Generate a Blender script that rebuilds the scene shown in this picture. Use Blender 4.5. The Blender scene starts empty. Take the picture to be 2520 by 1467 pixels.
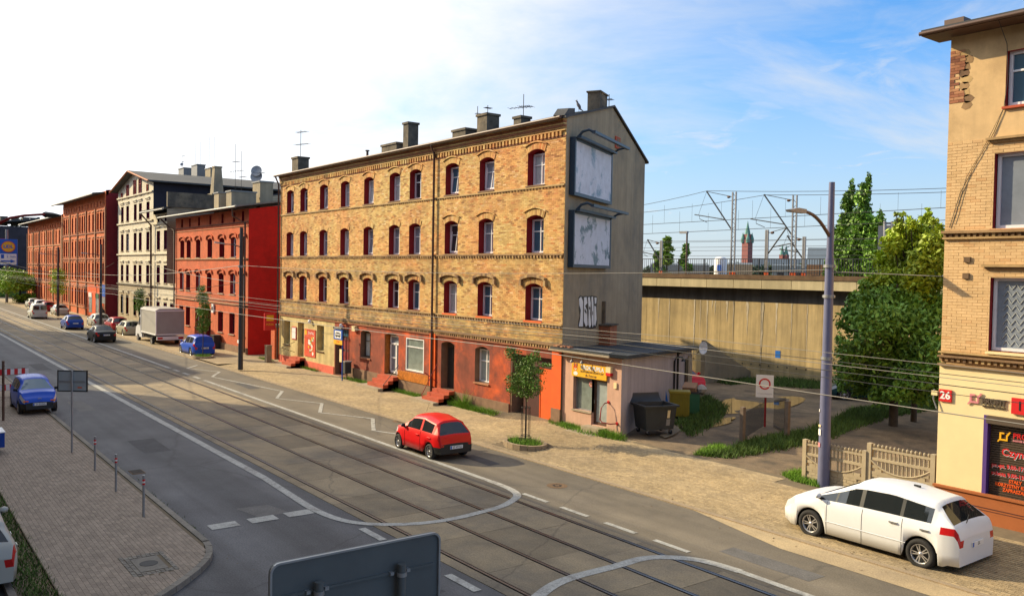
import bpy, math, random
import numpy as np
from mathutils import Vector, Matrix
random.seed(7); NR=np.random.RandomState(11)
S=bpy.context.scene; COL=S.collection
# ------------------------------------------------------------ camera, sky, sun, exposure
_y,_p,_r=math.radians(37.05),math.radians(1.70),math.radians(1.014)
_f0=Vector((-math.cos(_y),math.sin(_y),0)); _r0=Vector((math.sin(_y),math.cos(_y),0)); _u0=Vector((0,0,1))
FW=_f0*math.cos(_p)-_u0*math.sin(_p); _u=_u0*math.cos(_p)+_f0*math.sin(_p)
RT=_r0*math.cos(_r)+_u*math.sin(_r); UP=_u*math.cos(_r)-_r0*math.sin(_r)
EYE=Vector((0,0,6.6))
cd=bpy.data.cameras.new('camera'); cam=bpy.data.objects.new('camera',cd); COL.objects.link(cam); S.camera=cam
cd.sensor_width=36; cd.sensor_fit='HORIZONTAL'; cd.lens=36*2106/2520; cd.clip_start=.1; cd.clip_end=4000
m=Matrix.Identity(4)
for i in range(3): m[i][0]=RT[i]; m[i][1]=UP[i]; m[i][2]=-FW[i]; m[i][3]=EYE[i]
cam.matrix_world=m
def ray(x,y): return FW+RT*((x-1260)/2106)+UP*((733.5-y)/2106)
def G(x,y,z=0.):
    d=ray(x,y); return EYE+d*((z-6.6)/d.z)
def FY(x,y,Y):
    d=ray(x,y); return EYE+d*(Y/d.y)
def FX(x,y,X):
    d=ray(x,y); return EYE+d*(X/d.x)
SUN=Vector((-.776,-.437,.454)).normalized()
EL=math.asin(SUN.z); ROT=math.atan2(SUN.x,SUN.y)
W=bpy.data.worlds.new("World"); S.world=W; W.use_nodes=True
def nd(nt,t,**k):
    n=nt.nodes.new(t)
    for a,b in k.items():
        if a.startswith('i_'):
            key=a[2:]; key=int(key) if key.isdigit() else key.replace('_',' ')
            n.inputs[key].default_value=b
        else: setattr(n,a,b)
    return n
def lk(nt,a,b): nt.links.new(a,b)
def mth(nt,op,a,b=None,c=None,clamp=False):
    n=nt.nodes.new('ShaderNodeMath'); n.operation=op; n.use_clamp=clamp
    for i,v in enumerate((a,b,c)):
        if v is None: continue
        if isinstance(v,(int,float)): n.inputs[i].default_value=v
        else: nt.links.new(v,n.inputs[i])
    return n.outputs[0]
def mixc(nt,f,a,b,bt='MIX'):
    n=nt.nodes.new('ShaderNodeMix'); n.data_type='RGBA'; n.blend_type=bt
    for s,v in ((n.inputs[0],f),(n.inputs[6],a),(n.inputs[7],b)):
        if isinstance(v,(int,float)): s.default_value=v
        elif isinstance(v,tuple): s.default_value=v if len(v)==4 else v+(1,)
        else: nt.links.new(v,s)
    return n.outputs[2]
def ramp(nt,fac,stops):
    n=nt.nodes.new('ShaderNodeValToRGB'); e=n.color_ramp.elements
    while len(e)<len(stops): e.new(.5)
    for i,(p,c) in enumerate(stops):
        e[i].position=p; e[i].color=(c,c,c,1) if isinstance(c,(int,float)) else tuple(c)+(1,)
    nt.links.new(fac,n.inputs[0]); return n.outputs[0]
nt=W.node_tree; nt.nodes.clear(); CLX,CLY=12.,12.
sky=nd(nt,'ShaderNodeTexSky',sky_type='NISHITA',sun_disc=False,sun_elevation=EL,sun_rotation=ROT,altitude=200,air_density=1.0,dust_density=1.6,ozone_density=3.0)
geo=nd(nt,'ShaderNodeTexCoord'); D=geo.outputs['Generated']
sep=nd(nt,'ShaderNodeSeparateXYZ'); lk(nt,D,sep.inputs[0])
# clouds live on a horizontal sheet: direction / height
zz=mth(nt,'ADD',mth(nt,'MAXIMUM',sep.outputs[2],0.0),.09)
cx=mth(nt,'DIVIDE',sep.outputs[0],zz); cy=mth(nt,'DIVIDE',sep.outputs[1],zz)
cmb=nd(nt,'ShaderNodeCombineXYZ'); lk(nt,mth(nt,'ADD',cx,CLX),cmb.inputs[0]); lk(nt,mth(nt,'ADD',cy,CLY),cmb.inputs[1])
n1=nd(nt,'ShaderNodeTexNoise',i_Scale=.55,i_Detail=9.,i_Roughness=.62,i_Distortion=.5); lk(nt,cmb.outputs[0],n1.inputs['Vector'])
n2=nd(nt,'ShaderNodeTexNoise',i_Scale=2.3,i_Detail=8.,i_Roughness=.6,i_Distortion=.8); lk(nt,cmb.outputs[0],n2.inputs['Vector'])
dt=nd(nt,'ShaderNodeVectorMath',operation='DOT_PRODUCT'); lk(nt,D,dt.inputs[0]); dt.inputs[1].default_value=SUN
sd=dt.outputs['Value']
base=mixc(nt,1.,sky.outputs[0],(.48,1.02,1.42),'MULTIPLY')
# veil of thin cloud that thickens towards the sun
veil=mth(nt,'ADD',mth(nt,'MULTIPLY',mth(nt,'ADD',sd,-.06),1.9),mth(nt,'MULTIPLY',mth(nt,'ADD',n1.outputs[0],-.5),2.2),clamp=True)
wisps=ramp(nt,n2.outputs[0],[(.44,0.),(.66,1.)])
wisps=mth(nt,'MULTIPLY',wisps,ramp(nt,n1.outputs[0],[(.38,0.),(.56,1.)]))
hor=ramp(nt,sep.outputs[2],[(0.,.85),(.12,.42),(.28,.0)])
mp4=nd(nt,'ShaderNodeMapping'); mp4.inputs['Rotation'].default_value=(0,0,.9); mp4.inputs['Scale'].default_value=(1.,.42,1.); lk(nt,cmb.outputs[0],mp4.inputs[0])
n4=nd(nt,'ShaderNodeTexNoise',i_Scale=.95,i_Detail=11.,i_Roughness=.6,i_Distortion=.25); lk(nt,mp4.outputs[0],n4.inputs['Vector'])
band=mth(nt,'MULTIPLY',ramp(nt,n4.outputs[0],[(.44,0.),(.70,1.)]),.9)
fac=mth(nt,'MAXIMUM',mth(nt,'MAXIMUM',mth(nt,'MAXIMUM',veil,band),mth(nt,'MULTIPLY',wisps,.8)),hor)
glow=mth(nt,'POWER',mth(nt,'MAXIMUM',sd,0.),3.)
cb=mth(nt,'ADD',4.7,mth(nt,'MULTIPLY',glow,9.))
ccol=nd(nt,'ShaderNodeCombineColor'); lk(nt,mth(nt,'MULTIPLY',cb,.97),ccol.inputs[0]); lk(nt,mth(nt,'MULTIPLY',cb,1.),ccol.inputs[1]); lk(nt,mth(nt,'MULTIPLY',cb,1.04),ccol.inputs[2])
skyc=mixc(nt,fac,base,ccol.outputs[0])
bg=nd(nt,'ShaderNodeBackground',i_Strength=.115); lk(nt,skyc,bg.inputs[0])
wo=nd(nt,'ShaderNodeOutputWorld'); lk(nt,bg.outputs[0],wo.inputs[0])
sl=bpy.data.lights.new('sun','SUN'); sl.energy=4.6; sl.angle=math.radians(.5); sl.color=(1,.81,.50)
so=bpy.data.objects.new('sun',sl); COL.objects.link(so); so.rotation_euler=SUN.to_track_quat('Z','Y').to_euler()
S.view_settings.view_transform='Standard'; S.view_settings.look='None'; S.view_settings.gamma=1; S.view_settings.exposure=.62
S.view_settings.use_curve_mapping=False
S.render.engine='CYCLES'
# ------------------------------------------------------------ materials
MATS={}
def vecbase(nt,kind):
    tc=nd(nt,'ShaderNodeTexCoord')
    return tc.outputs['Object']
def mat(name,col,rough=.8,metal=0.,var=.25,scale=3.,bump=.0,bscale=40.,col2=None,fac2=(.45,.65),spec=.5,streak=0.,rnd=0.,coat=0.,speckle=0.,tracks=0.,crack=0.):
    """plain procedural surface: colour, broad mottling, optional second colour in patches, streaks, fine relief"""
    if name in MATS: return MATS[name]
    m=bpy.data.materials.new(name); m.use_nodes=True; nt=m.node_tree; b=nt.nodes['Principled BSDF']
    b.inputs['Roughness'].default_value=rough; b.inputs['Metallic'].default_value=metal; b.inputs['Specular IOR Level'].default_value=spec
    if coat: b.inputs['Coat Weight'].default_value=coat; b.inputs['Coat Roughness'].default_value=.03
    V=nd(nt,'ShaderNodeNewGeometry').outputs['Position'] if scale>0 else vecbase(nt,0); sc=abs(scale)
    c=tuple(col)+(1,)
    n=nd(nt,'ShaderNodeTexNoise',i_Scale=sc,i_Detail=6.,i_Roughness=.65); lk(nt,V,n.inputs['Vector'])
    if col2:
        n3=nd(nt,'ShaderNodeTexNoise',i_Scale=sc*.35,i_Detail=7.,i_Roughness=.7,i_Distortion=.4); lk(nt,V,n3.inputs['Vector'])
        c=mixc(nt,ramp(nt,n3.outputs[0],[(fac2[0],0.),(fac2[1],1.)]),c,tuple(col2))
    if var:
        v=ramp(nt,n.outputs[0],[(.25,1-var),(.75,1+var*.8)])
        c=mixc(nt,1.,c,v,'MULTIPLY')
    if streak:
        mp=nd(nt,'ShaderNodeMapping'); mp.inputs['Scale'].default_value=(1.6,1.6,.12); lk(nt,V,mp.inputs[0])
        n4=nd(nt,'ShaderNodeTexNoise',i_Scale=1.3,i_Detail=7.,i_Roughness=.7); lk(nt,mp.outputs[0],n4.inputs['Vector'])
        c=mixc(nt,1.,c,ramp(nt,n4.outputs[0],[(.35,1-streak),(.6,1.),(.8,1+streak*.4)]),'MULTIPLY')
    if speckle:
        n5=nd(nt,'ShaderNodeTexNoise',i_Scale=26.,i_Detail=3.,i_Roughness=.8); lk(nt,V,n5.inputs['Vector'])
        c=mixc(nt,1.,c,ramp(nt,n5.outputs[0],[(.3,1-speckle),(.7,1+speckle)]),'MULTIPLY')
    if tracks:
        mp=nd(nt,'ShaderNodeMapping'); mp.inputs['Scale'].default_value=(.025,.95,1.); lk(nt,V,mp.inputs[0])
        n6=nd(nt,'ShaderNodeTexNoise',i_Scale=1.,i_Detail=5.,i_Roughness=.55); lk(nt,mp.outputs[0],n6.inputs['Vector'])
        c=mixc(nt,1.,c,ramp(nt,n6.outputs[0],[(.32,1-tracks),(.68,1+tracks)]),'MULTIPLY')
    if crack:
        vo=nd(nt,'ShaderNodeTexVoronoi',feature='DISTANCE_TO_EDGE',i_Scale=crack); nn_=nd(nt,'ShaderNodeTexNoise',i_Scale=1.2,i_Detail=6.); lk(nt,V,nn_.inputs['Vector'])
        lk(nt,mixc(nt,.35,V,nn_.outputs[1]),vo.inputs['Vector'])
        c=mixc(nt,ramp(nt,vo.outputs[0],[(0.,.38),(.006,0.)]),c,(.025,.023,.022))
    if rnd:
        a=nd(nt,'ShaderNodeAttribute',attribute_name='rnd'); oi=nd(nt,'ShaderNodeObjectInfo')
        f=mth(nt,'FRACT',mth(nt,'ADD',a.outputs['Fac'],oi.outputs['Random']))
        c=mixc(nt,1.,c,ramp(nt,f,[(0.,1-rnd),(1.,1+rnd)]),'MULTIPLY')
    if isinstance(c,tuple): b.inputs['Base Color'].default_value=c
    else: lk(nt,c,b.inputs['Base Color'])
    if bump:
        nb=nd(nt,'ShaderNodeTexNoise',i_Scale=bscale,i_Detail=5.); lk(nt,V,nb.inputs['Vector'])
        bp=nd(nt,'ShaderNodeBump',i_Strength=bump,i_Distance=.02); lk(nt,nb.outputs[0],bp.inputs['Height']); lk(nt,bp.outputs[0],b.inputs['Normal'])
    MATS[name]=m; return m
def brickpal(name,stops,rough=.9,dirt=.3,tint=None,big=.4,soot=None):
    """bricks that are real boxes: colour picked per brick, broad soot and wear over it"""
    m=bpy.data.materials.new(name); m.use_nodes=True; nt=m.node_tree; b=nt.nodes['Principled BSDF']; b.inputs['Roughness'].default_value=rough
    a=nd(nt,'ShaderNodeAttribute',attribute_name='rnd'); oi=nd(nt,'ShaderNodeObjectInfo')
    f=mth(nt,'FRACT',mth(nt,'ADD',a.outputs['Fac'],oi.outputs['Random']))
    V=nd(nt,'ShaderNodeNewGeometry').outputs['Position']
    n=nd(nt,'ShaderNodeTexNoise',i_Scale=big,i_Detail=8.,i_Roughness=.7); lk(nt,V,n.inputs['Vector'])
    c=ramp(nt,f,stops)
    if tint: c=mixc(nt,ramp(nt,n.outputs[0],[(.42,0.),(.6,1.)]),c,mixc(nt,1.,c,tint,'MULTIPLY'))
    n2=nd(nt,'ShaderNodeTexNoise',i_Scale=1.7,i_Detail=8.,i_Roughness=.75); lk(nt,V,n2.inputs['Vector'])
    c=mixc(nt,1.,c,ramp(nt,n2.outputs[0],[(.3,1-dirt),(.55,1.),(.8,1+dirt*.5)]),'MULTIPLY')
    if soot:
        sz=nd(nt,'ShaderNodeSeparateXYZ'); lk(nt,V,sz.inputs[0]); zf=mth(nt,'DIVIDE',mth(nt,'ADD',sz.outputs[2],-3.5),9.5)
        st=ramp(nt,zf,[((z-3.5)/9.5,v) for z,v in soot]); n3=nd(nt,'ShaderNodeTexNoise',i_Scale=1.1,i_Detail=8.,i_Roughness=.7); lk(nt,V,n3.inputs['Vector'])
        k=mth(nt,'MULTIPLY',st,ramp(nt,n3.outputs[0],[(.36,.15),(.62,1.)])); c=mixc(nt,k,c,(.15,.115,.05))
    lk(nt,c,b.inputs['Base Color']); MATS[name]=m; return m
def brickmat(name,c1,c2,mortar,h=.077,l=.26,dirt=.25,axis='XZ',rough=.9,bump=.4,var=.3,mort=.012):
    """far walls: courses of brick as pattern"""
    m=bpy.data.materials.new(name); m.use_nodes=True; nt=m.node_tree; b=nt.nodes['Principled BSDF']; b.inputs['Roughness'].default_value=rough
    g=nd(nt,'ShaderNodeNewGeometry'); sp=nd(nt,'ShaderNodeSeparateXYZ'); lk(nt,g.outputs['Position'],sp.inputs[0])
    cm=nd(nt,'ShaderNodeCombineXYZ'); lk(nt,sp.outputs['XYZ'.index(axis[0])],cm.inputs[0]); lk(nt,sp.outputs['XYZ'.index(axis[1])],cm.inputs[1])
    br=nd(nt,'ShaderNodeTexBrick',i_Scale=1.,i_Mortar_Size=mort,i_Brick_Width=l,i_Row_Height=h,i_Bias=0.); lk(nt,cm.outputs[0],br.inputs['Vector'])
    br.inputs['Color1'].default_value=tuple(c1)+(1,); br.inputs['Color2'].default_value=tuple(c2)+(1,); br.inputs['Mortar'].default_value=tuple(mortar)+(1,)
    n2=nd(nt,'ShaderNodeTexNoise',i_Scale=.8,i_Detail=8.,i_Roughness=.75); lk(nt,g.outputs['Position'],n2.inputs['Vector'])
    c=mixc(nt,1.,br.outputs[0],ramp(nt,n2.outputs[0],[(.3,1-dirt),(.55,1.),(.8,1+dirt*.6)]),'MULTIPLY')
    lk(nt,c,b.inputs['Base Color'])
    bp=nd(nt,'ShaderNodeBump',i_Strength=bump,i_Distance=.01); lk(nt,br.outputs['Fac'],bp.inputs['Height']); bp.invert=True; lk(nt,bp.outputs[0],b.inputs['Normal'])
    MATS[name]=m; return m
def glass(name,col,rough=.04,spec=.8,var=0.):
    m=mat(name,col,rough=rough,var=var,spec=spec,scale=-2.); return m
M=lambda n:MATS[n]
mat('asphalt',(.080,.080,.086),rough=.8,var=.3,scale=.5,col2=(.098,.098,.102),bump=.25,bscale=60,speckle=.45,tracks=.28,crack=.16)
mat('asphalt_far_sunlit',(.15,.128,.095),rough=.85,var=.22,scale=.6,col2=(.115,.10,.08),bump=.2,bscale=60,speckle=.35,tracks=.2,crack=.2)  # same asphalt as the near lane, with warm sunlight put into the colour
mat('slab_concrete',(.25,.195,.12),rough=.85,var=.22,scale=.9,col2=(.15,.125,.09),bump=.15,speckle=.3,rnd=.2,tracks=.12,crack=.22)
mat('road_patch_dark',(.05,.05,.055),rough=.85,var=.3,scale=2,speckle=.4)
mat('road_patch_light',(.115,.11,.105),rough=.85,var=.3,scale=2,speckle=.4)
mat('debris',(.12,.07,.035),rough=.95,var=.4,scale=9)
mat('road_paint',(.36,.36,.335),rough=.75,var=.3,scale=5,speckle=.35,col2=(.20,.19,.175),fac2=(.50,.68))
mat('rail_steel',(.16,.16,.17),rough=.35,metal=.8,var=.2,scale=4)
mat('rail_groove',(.02,.02,.022),rough=.7,var=.2)
mat('kerb_stone',(.20,.18,.15),rough=.9,var=.2,scale=3,speckle=.25,rnd=.12)
mat('kerb_warm',(.30,.23,.15),rough=.9,var=.2,scale=3,speckle=.2,rnd=.12)
mat('paving_bed',(.15,.115,.07),rough=.95)
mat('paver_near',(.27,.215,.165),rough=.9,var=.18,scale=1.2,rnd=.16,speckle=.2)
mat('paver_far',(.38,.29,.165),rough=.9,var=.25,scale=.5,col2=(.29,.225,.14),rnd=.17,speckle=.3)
mat('dirt',(.19,.135,.08),rough=.95,var=.4,scale=1.3,col2=(.075,.06,.042),bump=.6,bscale=14,speckle=.4)
mat('far_ground',(.06,.075,.03),rough=1.,var=.4,scale=.05)
mat('puddle_water',(.05,.045,.035),rough=.02,var=0,spec=.9)
mat('grass_green',(.15,.30,.018),rough=.8,var=.4,scale=5,rnd=.45)
mat('grass_dark',(.07,.13,.018),rough=.85,var=.4,scale=5,rnd=.45)
mat('leaf_bright',(.22,.36,.02),rough=.6,var=.3,scale=4,rnd=.6)
mat('leaf_mid',(.13,.26,.02),rough=.6,var=.35,scale=3,rnd=.55)
mat('leaf_dark',(.10,.205,.022),rough=.65,var=.3,scale=2,rnd=.5)
mat('leaf_lime',(.30,.40,.02),rough=.6,var=.3,scale=2,rnd=.55)
mat('leaf_far',(.055,.095,.045),rough=.8,var=.3,scale=2,rnd=.4)
mat('bark',(.07,.055,.04),rough=.95,var=.3,scale=6)
mat('white_pvc',(.78,.78,.80),rough=.35,var=.05)
mat('jamb_red',(.24,.007,.010),rough=.8,var=.2,scale=4)
mat('mortar_yellow',(.56,.38,.15),rough=.95,var=.35,scale=1.5)
mat('red_plaster',(.24,.045,.020),rough=.85,var=.5,scale=1.3,col2=(.54,.080,.012),fac2=(.50,.64),streak=.25,bump=.2)  # weathered red; dark base and orange patches also paint in shade and sun
mat('red_strong',(.74,.105,.006),rough=.8,var=.18,scale=2,bump=.1)
mat('cream_plaster',(.66,.53,.25),rough=.9,var=.22,scale=1.6,col2=(.5,.39,.18),streak=.25,bump=.15)
mat('salmon_plinth',(.64,.12,.07),rough=.85,var=.25,scale=3)
mat('plinth_brown',(.22,.13,.08),rough=.9,var=.3,scale=2,bump=.3)
mat('gable_render',(.36,.295,.195),rough=.95,var=.18,scale=.9,col2=(.25,.215,.155),streak=.2,bump=.25)
mat('roof_felt',(.055,.058,.062),rough=.9,var=.25,scale=1.2,col2=(.08,.078,.075))
mat('roof_metal',(.17,.17,.17),rough=.6,var=.2,scale=1)
mat('tar_blue',(.022,.028,.035),rough=.75,var=.3,scale=1.2,col2=(.05,.05,.05))
mat('zinc_brown',(.09,.045,.03),rough=.5,var=.2)
mat('zinc_grey',(.2,.2,.19),rough=.45,metal=.3,var=.2)
mat('chimney_dark',(.10,.085,.065),rough=.95,var=.45,scale=2,col2=(.19,.15,.10),bump=.4)
mat('pink_plaster',(.58,.355,.26),rough=.9,var=.16,scale=1.5,bump=.15,streak=.12)
mat('grey_side',(.46,.40,.40),rough=.9,var=.15,scale=.8,streak=.22,bump=.15)
mat('concrete_wall',(.60,.45,.22),rough=.95,var=.16,scale=.7,col2=(.45,.345,.18),streak=.35,bump=.2,rnd=.08)
mat('concrete_beam',(.55,.46,.27),rough=.9,var=.15,scale=1,streak=.2,rnd=.08)
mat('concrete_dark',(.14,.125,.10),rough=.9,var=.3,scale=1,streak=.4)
mat('rust_edge',(.14,.085,.045),rough=.9,var=.4,scale=2)
mat('metal_grey',(.28,.28,.29),rough=.5,metal=.4,var=.15)
mat('metal_dark',(.03,.03,.032),rough=.5,metal=.3,var=.15)
mat('pole_blue',(.13,.14,.24),rough=.45,var=.12,scale=2)
mat('pole_black',(.035,.037,.045),rough=.55,var=.15)
mat('galvanised',(.33,.34,.35),rough=.45,metal=.5,var=.15)
mat('wire_dark',(.03,.03,.03),rough=.6,var=0)
mat('wire_light',(.26,.24,.21),rough=.5,var=0)
mat('board_frame',(.02,.04,.065),rough=.4,var=.1)
mat('board_paper',(.62,.66,.74),rough=.7,var=.18,scale=2.2,col2=(.26,.38,.48),fac2=(.54,.62),speckle=.05)
mat('board_paper_b',(.60,.64,.72),rough=.7,var=.1,scale=3.2,col2=(.16,.24,.27),fac2=(.53,.6))
mat('right_plaster',(.62,.42,.21),rough=.9,var=.2,scale=1.2,col2=(.44,.29,.14),streak=.12,bump=.2)
mat('cream_paint',(.78,.63,.35),rough=.85,var=.06,scale=2)
mat('brown_paint',(.34,.10,.025),rough=.7,var=.12,scale=3)
mat('purple_trim',(.09,.045,.22),rough=.4,var=.1)
mat('shutter_brown',(.085,.06,.042),rough=.5,var=.1)
mat('sign_red',(.60,.012,.015),rough=.45,var=.05)
mat('sign_orange',(.75,.10,.01),rough=.5,var=.05)
mat('sign_yellow',(.80,.42,.01),rough=.5,var=.05)
mat('sign_blue',(.01,.10,.50),rough=.45,var=.05)
mat('sign_white',(.78,.78,.78),rough=.5,var=.04)
mat('sign_back',(.10,.115,.12),rough=.55,metal=.1,var=.12,scale=2)
mat('sign_plate_grey',(.36,.39,.40),rough=.55,metal=.1,var=.1,scale=2)
mat('sign_black',(.012,.012,.012),rough=.5,var=0)
mat('sign_pink',(.62,.22,.25),rough=.5,var=.05)
mat('poster_red',(.62,.07,.03),rough=.6,var=.2,scale=3)
mat('plastic_black',(.014,.016,.018),rough=.5,var=.25)
mat('plastic_dark',(.035,.04,.042),rough=.6,var=.25)
mat('plastic_yellow',(.26,.21,.015),rough=.55,var=.2)
mat('plastic_green',(.02,.12,.06),rough=.5,var=.2)
mat('plastic_blue',(.01,.15,.55),rough=.5,var=.1)
mat('cardboard',(.34,.20,.12),rough=.9,var=.2)
mat('rubber',(.018,.018,.02),rough=.85,var=.2)
mat('rim_silver',(.55,.55,.57),rough=.3,metal=.7,var=.1)
mat('chrome',(.7,.7,.7),rough=.15,metal=1.,var=0)
mat('lamp_glass',(.55,.58,.62),rough=.12,var=.1,spec=.8)
mat('tail_red',(.5,.008,.01),rough=.15,var=.1,spec=.8)
mat('amber',(.75,.16,.01),rough=.2,var=.05)
mat('tarpaulin',(.34,.33,.31),rough=.7,var=.12,scale=1.5,bump=.25,bscale=4)
mat('concrete_fence',(.40,.33,.22),rough=.9,var=.15,scale=4,rnd=.08)
mat('weathered_post',(.17,.13,.10),rough=.95,var=.3,scale=4)
mat('tile_orange',(.52,.17,.02),rough=.35,var=.15,rnd=.2)
mat('step_red',(.42,.07,.025),rough=.8,var=.2)
mat('step_concrete',(.34,.28,.20),rough=.9,var=.2,scale=4)
mat('door_dark',(.06,.012,.010),rough=.6,var=.15)
mat('curtain',(.42,.44,.45),rough=.9,var=.3,scale=-9)
mat('church_brick',(.27,.10,.09),rough=.9,var=.1,scale=.2)
mat('church_copper',(.10,.24,.20),rough=.7,var=.1,scale=.2)
mat('church_roof',(.11,.14,.17),rough=.9,var=.1,scale=.2)
mat('far_wall_tan',(.40,.30,.19),rough=.9,var=.1,scale=.3)
mat('far_wall_orange',(.42,.19,.08),rough=.9,var=.1,scale=.3)
mat('far_wall_grey',(.25,.25,.24),rough=.9,var=.15,scale=.3)
mat('dark_shaded_wall',(.045,.04,.05),rough=.95,var=.3,scale=.8)  # wall tone holds the shade of a side facing away from the sun
mat('paint_purple_dark',(.10,.02,.045),rough=.85,var=.2,scale=1)
mat('skin',(.5,.3,.22),rough=.6,var=.05)
mat('cloth_dark',(.03,.03,.035),rough=.9,var=.2)
mat('cloth_red',(.3,.03,.03),rough=.9,var=.2)
mat('feather',(.12,.12,.14),rough=.9,var=.2)
glass('glass_dark',(.03,.035,.045)); glass('glass_red',(.09,.01,.018),rough=.12,spec=.5); glass('glass_shop',(.20,.24,.22),rough=.08,var=.4)
glass('glass_car',(.012,.016,.018)); glass('glass_blue',(.05,.12,.18),rough=.08); glass('glass_grey',(.22,.25,.30),rough=.08,var=.2)
glass('glass_purple',(.045,.012,.05),rough=.15,spec=.4); glass('glass_pale',(.33,.38,.38),rough=.15,var=.3)
for n_,c_ in dict(car_white=(.72,.74,.78),car_red=(.66,.001,.003),car_blue=(.002,.07,.50),car_blue_dark=(.003,.045,.30),car_black=(.008,.009,.011),car_silver=(.42,.42,.38),car_gold=(.36,.34,.24),car_wine=(.30,.01,.02),car_teal=(.02,.07,.08),car_van=(.50,.52,.48)).items():
    mat(n_,c_,rough=.4,var=.04,coat=.22,spec=.25)
brickpal('brick_yellow',[(0.,(.34,.17,.06)),(.14,(.60,.38,.13)),(.45,(.74,.50,.17)),(.8,(.80,.60,.25)),(.92,(.60,.26,.07)),(1.,(.86,.70,.38))],dirt=.34,tint=(1.0,.72,.66,1),big=.22,soot=[(3.55,1.),(4.4,.85),(4.6,.3),(5.7,.25),(6.35,.8),(6.9,.42),(7.3,.65),(7.5,.22),(10.,.35),(10.3,.2),(12.,.35),(12.9,.6)])
brickpal('brick_right',[(0.,(.58,.38,.185)),(.3,(.63,.42,.21)),(.9,(.67,.45,.23)),(1.,(.56,.33,.15))],dirt=.24)
brickpal('brick_soot',[(0.,(.16,.09,.05)),(.5,(.34,.21,.10)),(1.,(.50,.34,.15))],dirt=.4)
brickpal('brick_old_red',[(0.,(.20,.07,.04)),(.5,(.36,.14,.07)),(1.,(.46,.24,.12))],dirt=.4)
brickmat('brick_redhouse',(.66,.125,.035),(.54,.095,.025),(.46,.12,.05),dirt=.34)
brickmat('brick_orange',(.74,.165,.028),(.60,.12,.02),(.46,.12,.04),dirt=.36)
brickmat('brick_white',(.78,.71,.56),(.70,.64,.50),(.48,.43,.33),h=.09,l=.3,dirt=.2,mort=.018)
brickmat('brick_dirtywhite',(.52,.42,.27),(.42,.34,.22),(.3,.25,.17),h=.09,l=.3,dirt=.35,mort=.018)
brickmat('wall_deepred',(.62,.010,.004),(.56,.009,.004),(.58,.010,.004),dirt=.3,axis='YZ',bump=.1)
brickmat('wall_maroon',(.24,.014,.020),(.20,.012,.018),(.22,.014,.018),dirt=.2,axis='YZ',bump=.1)
brickmat('wall_black_brick',(.028,.024,.035),(.02,.018,.028),(.04,.035,.045),dirt=.3,axis='YZ')
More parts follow.
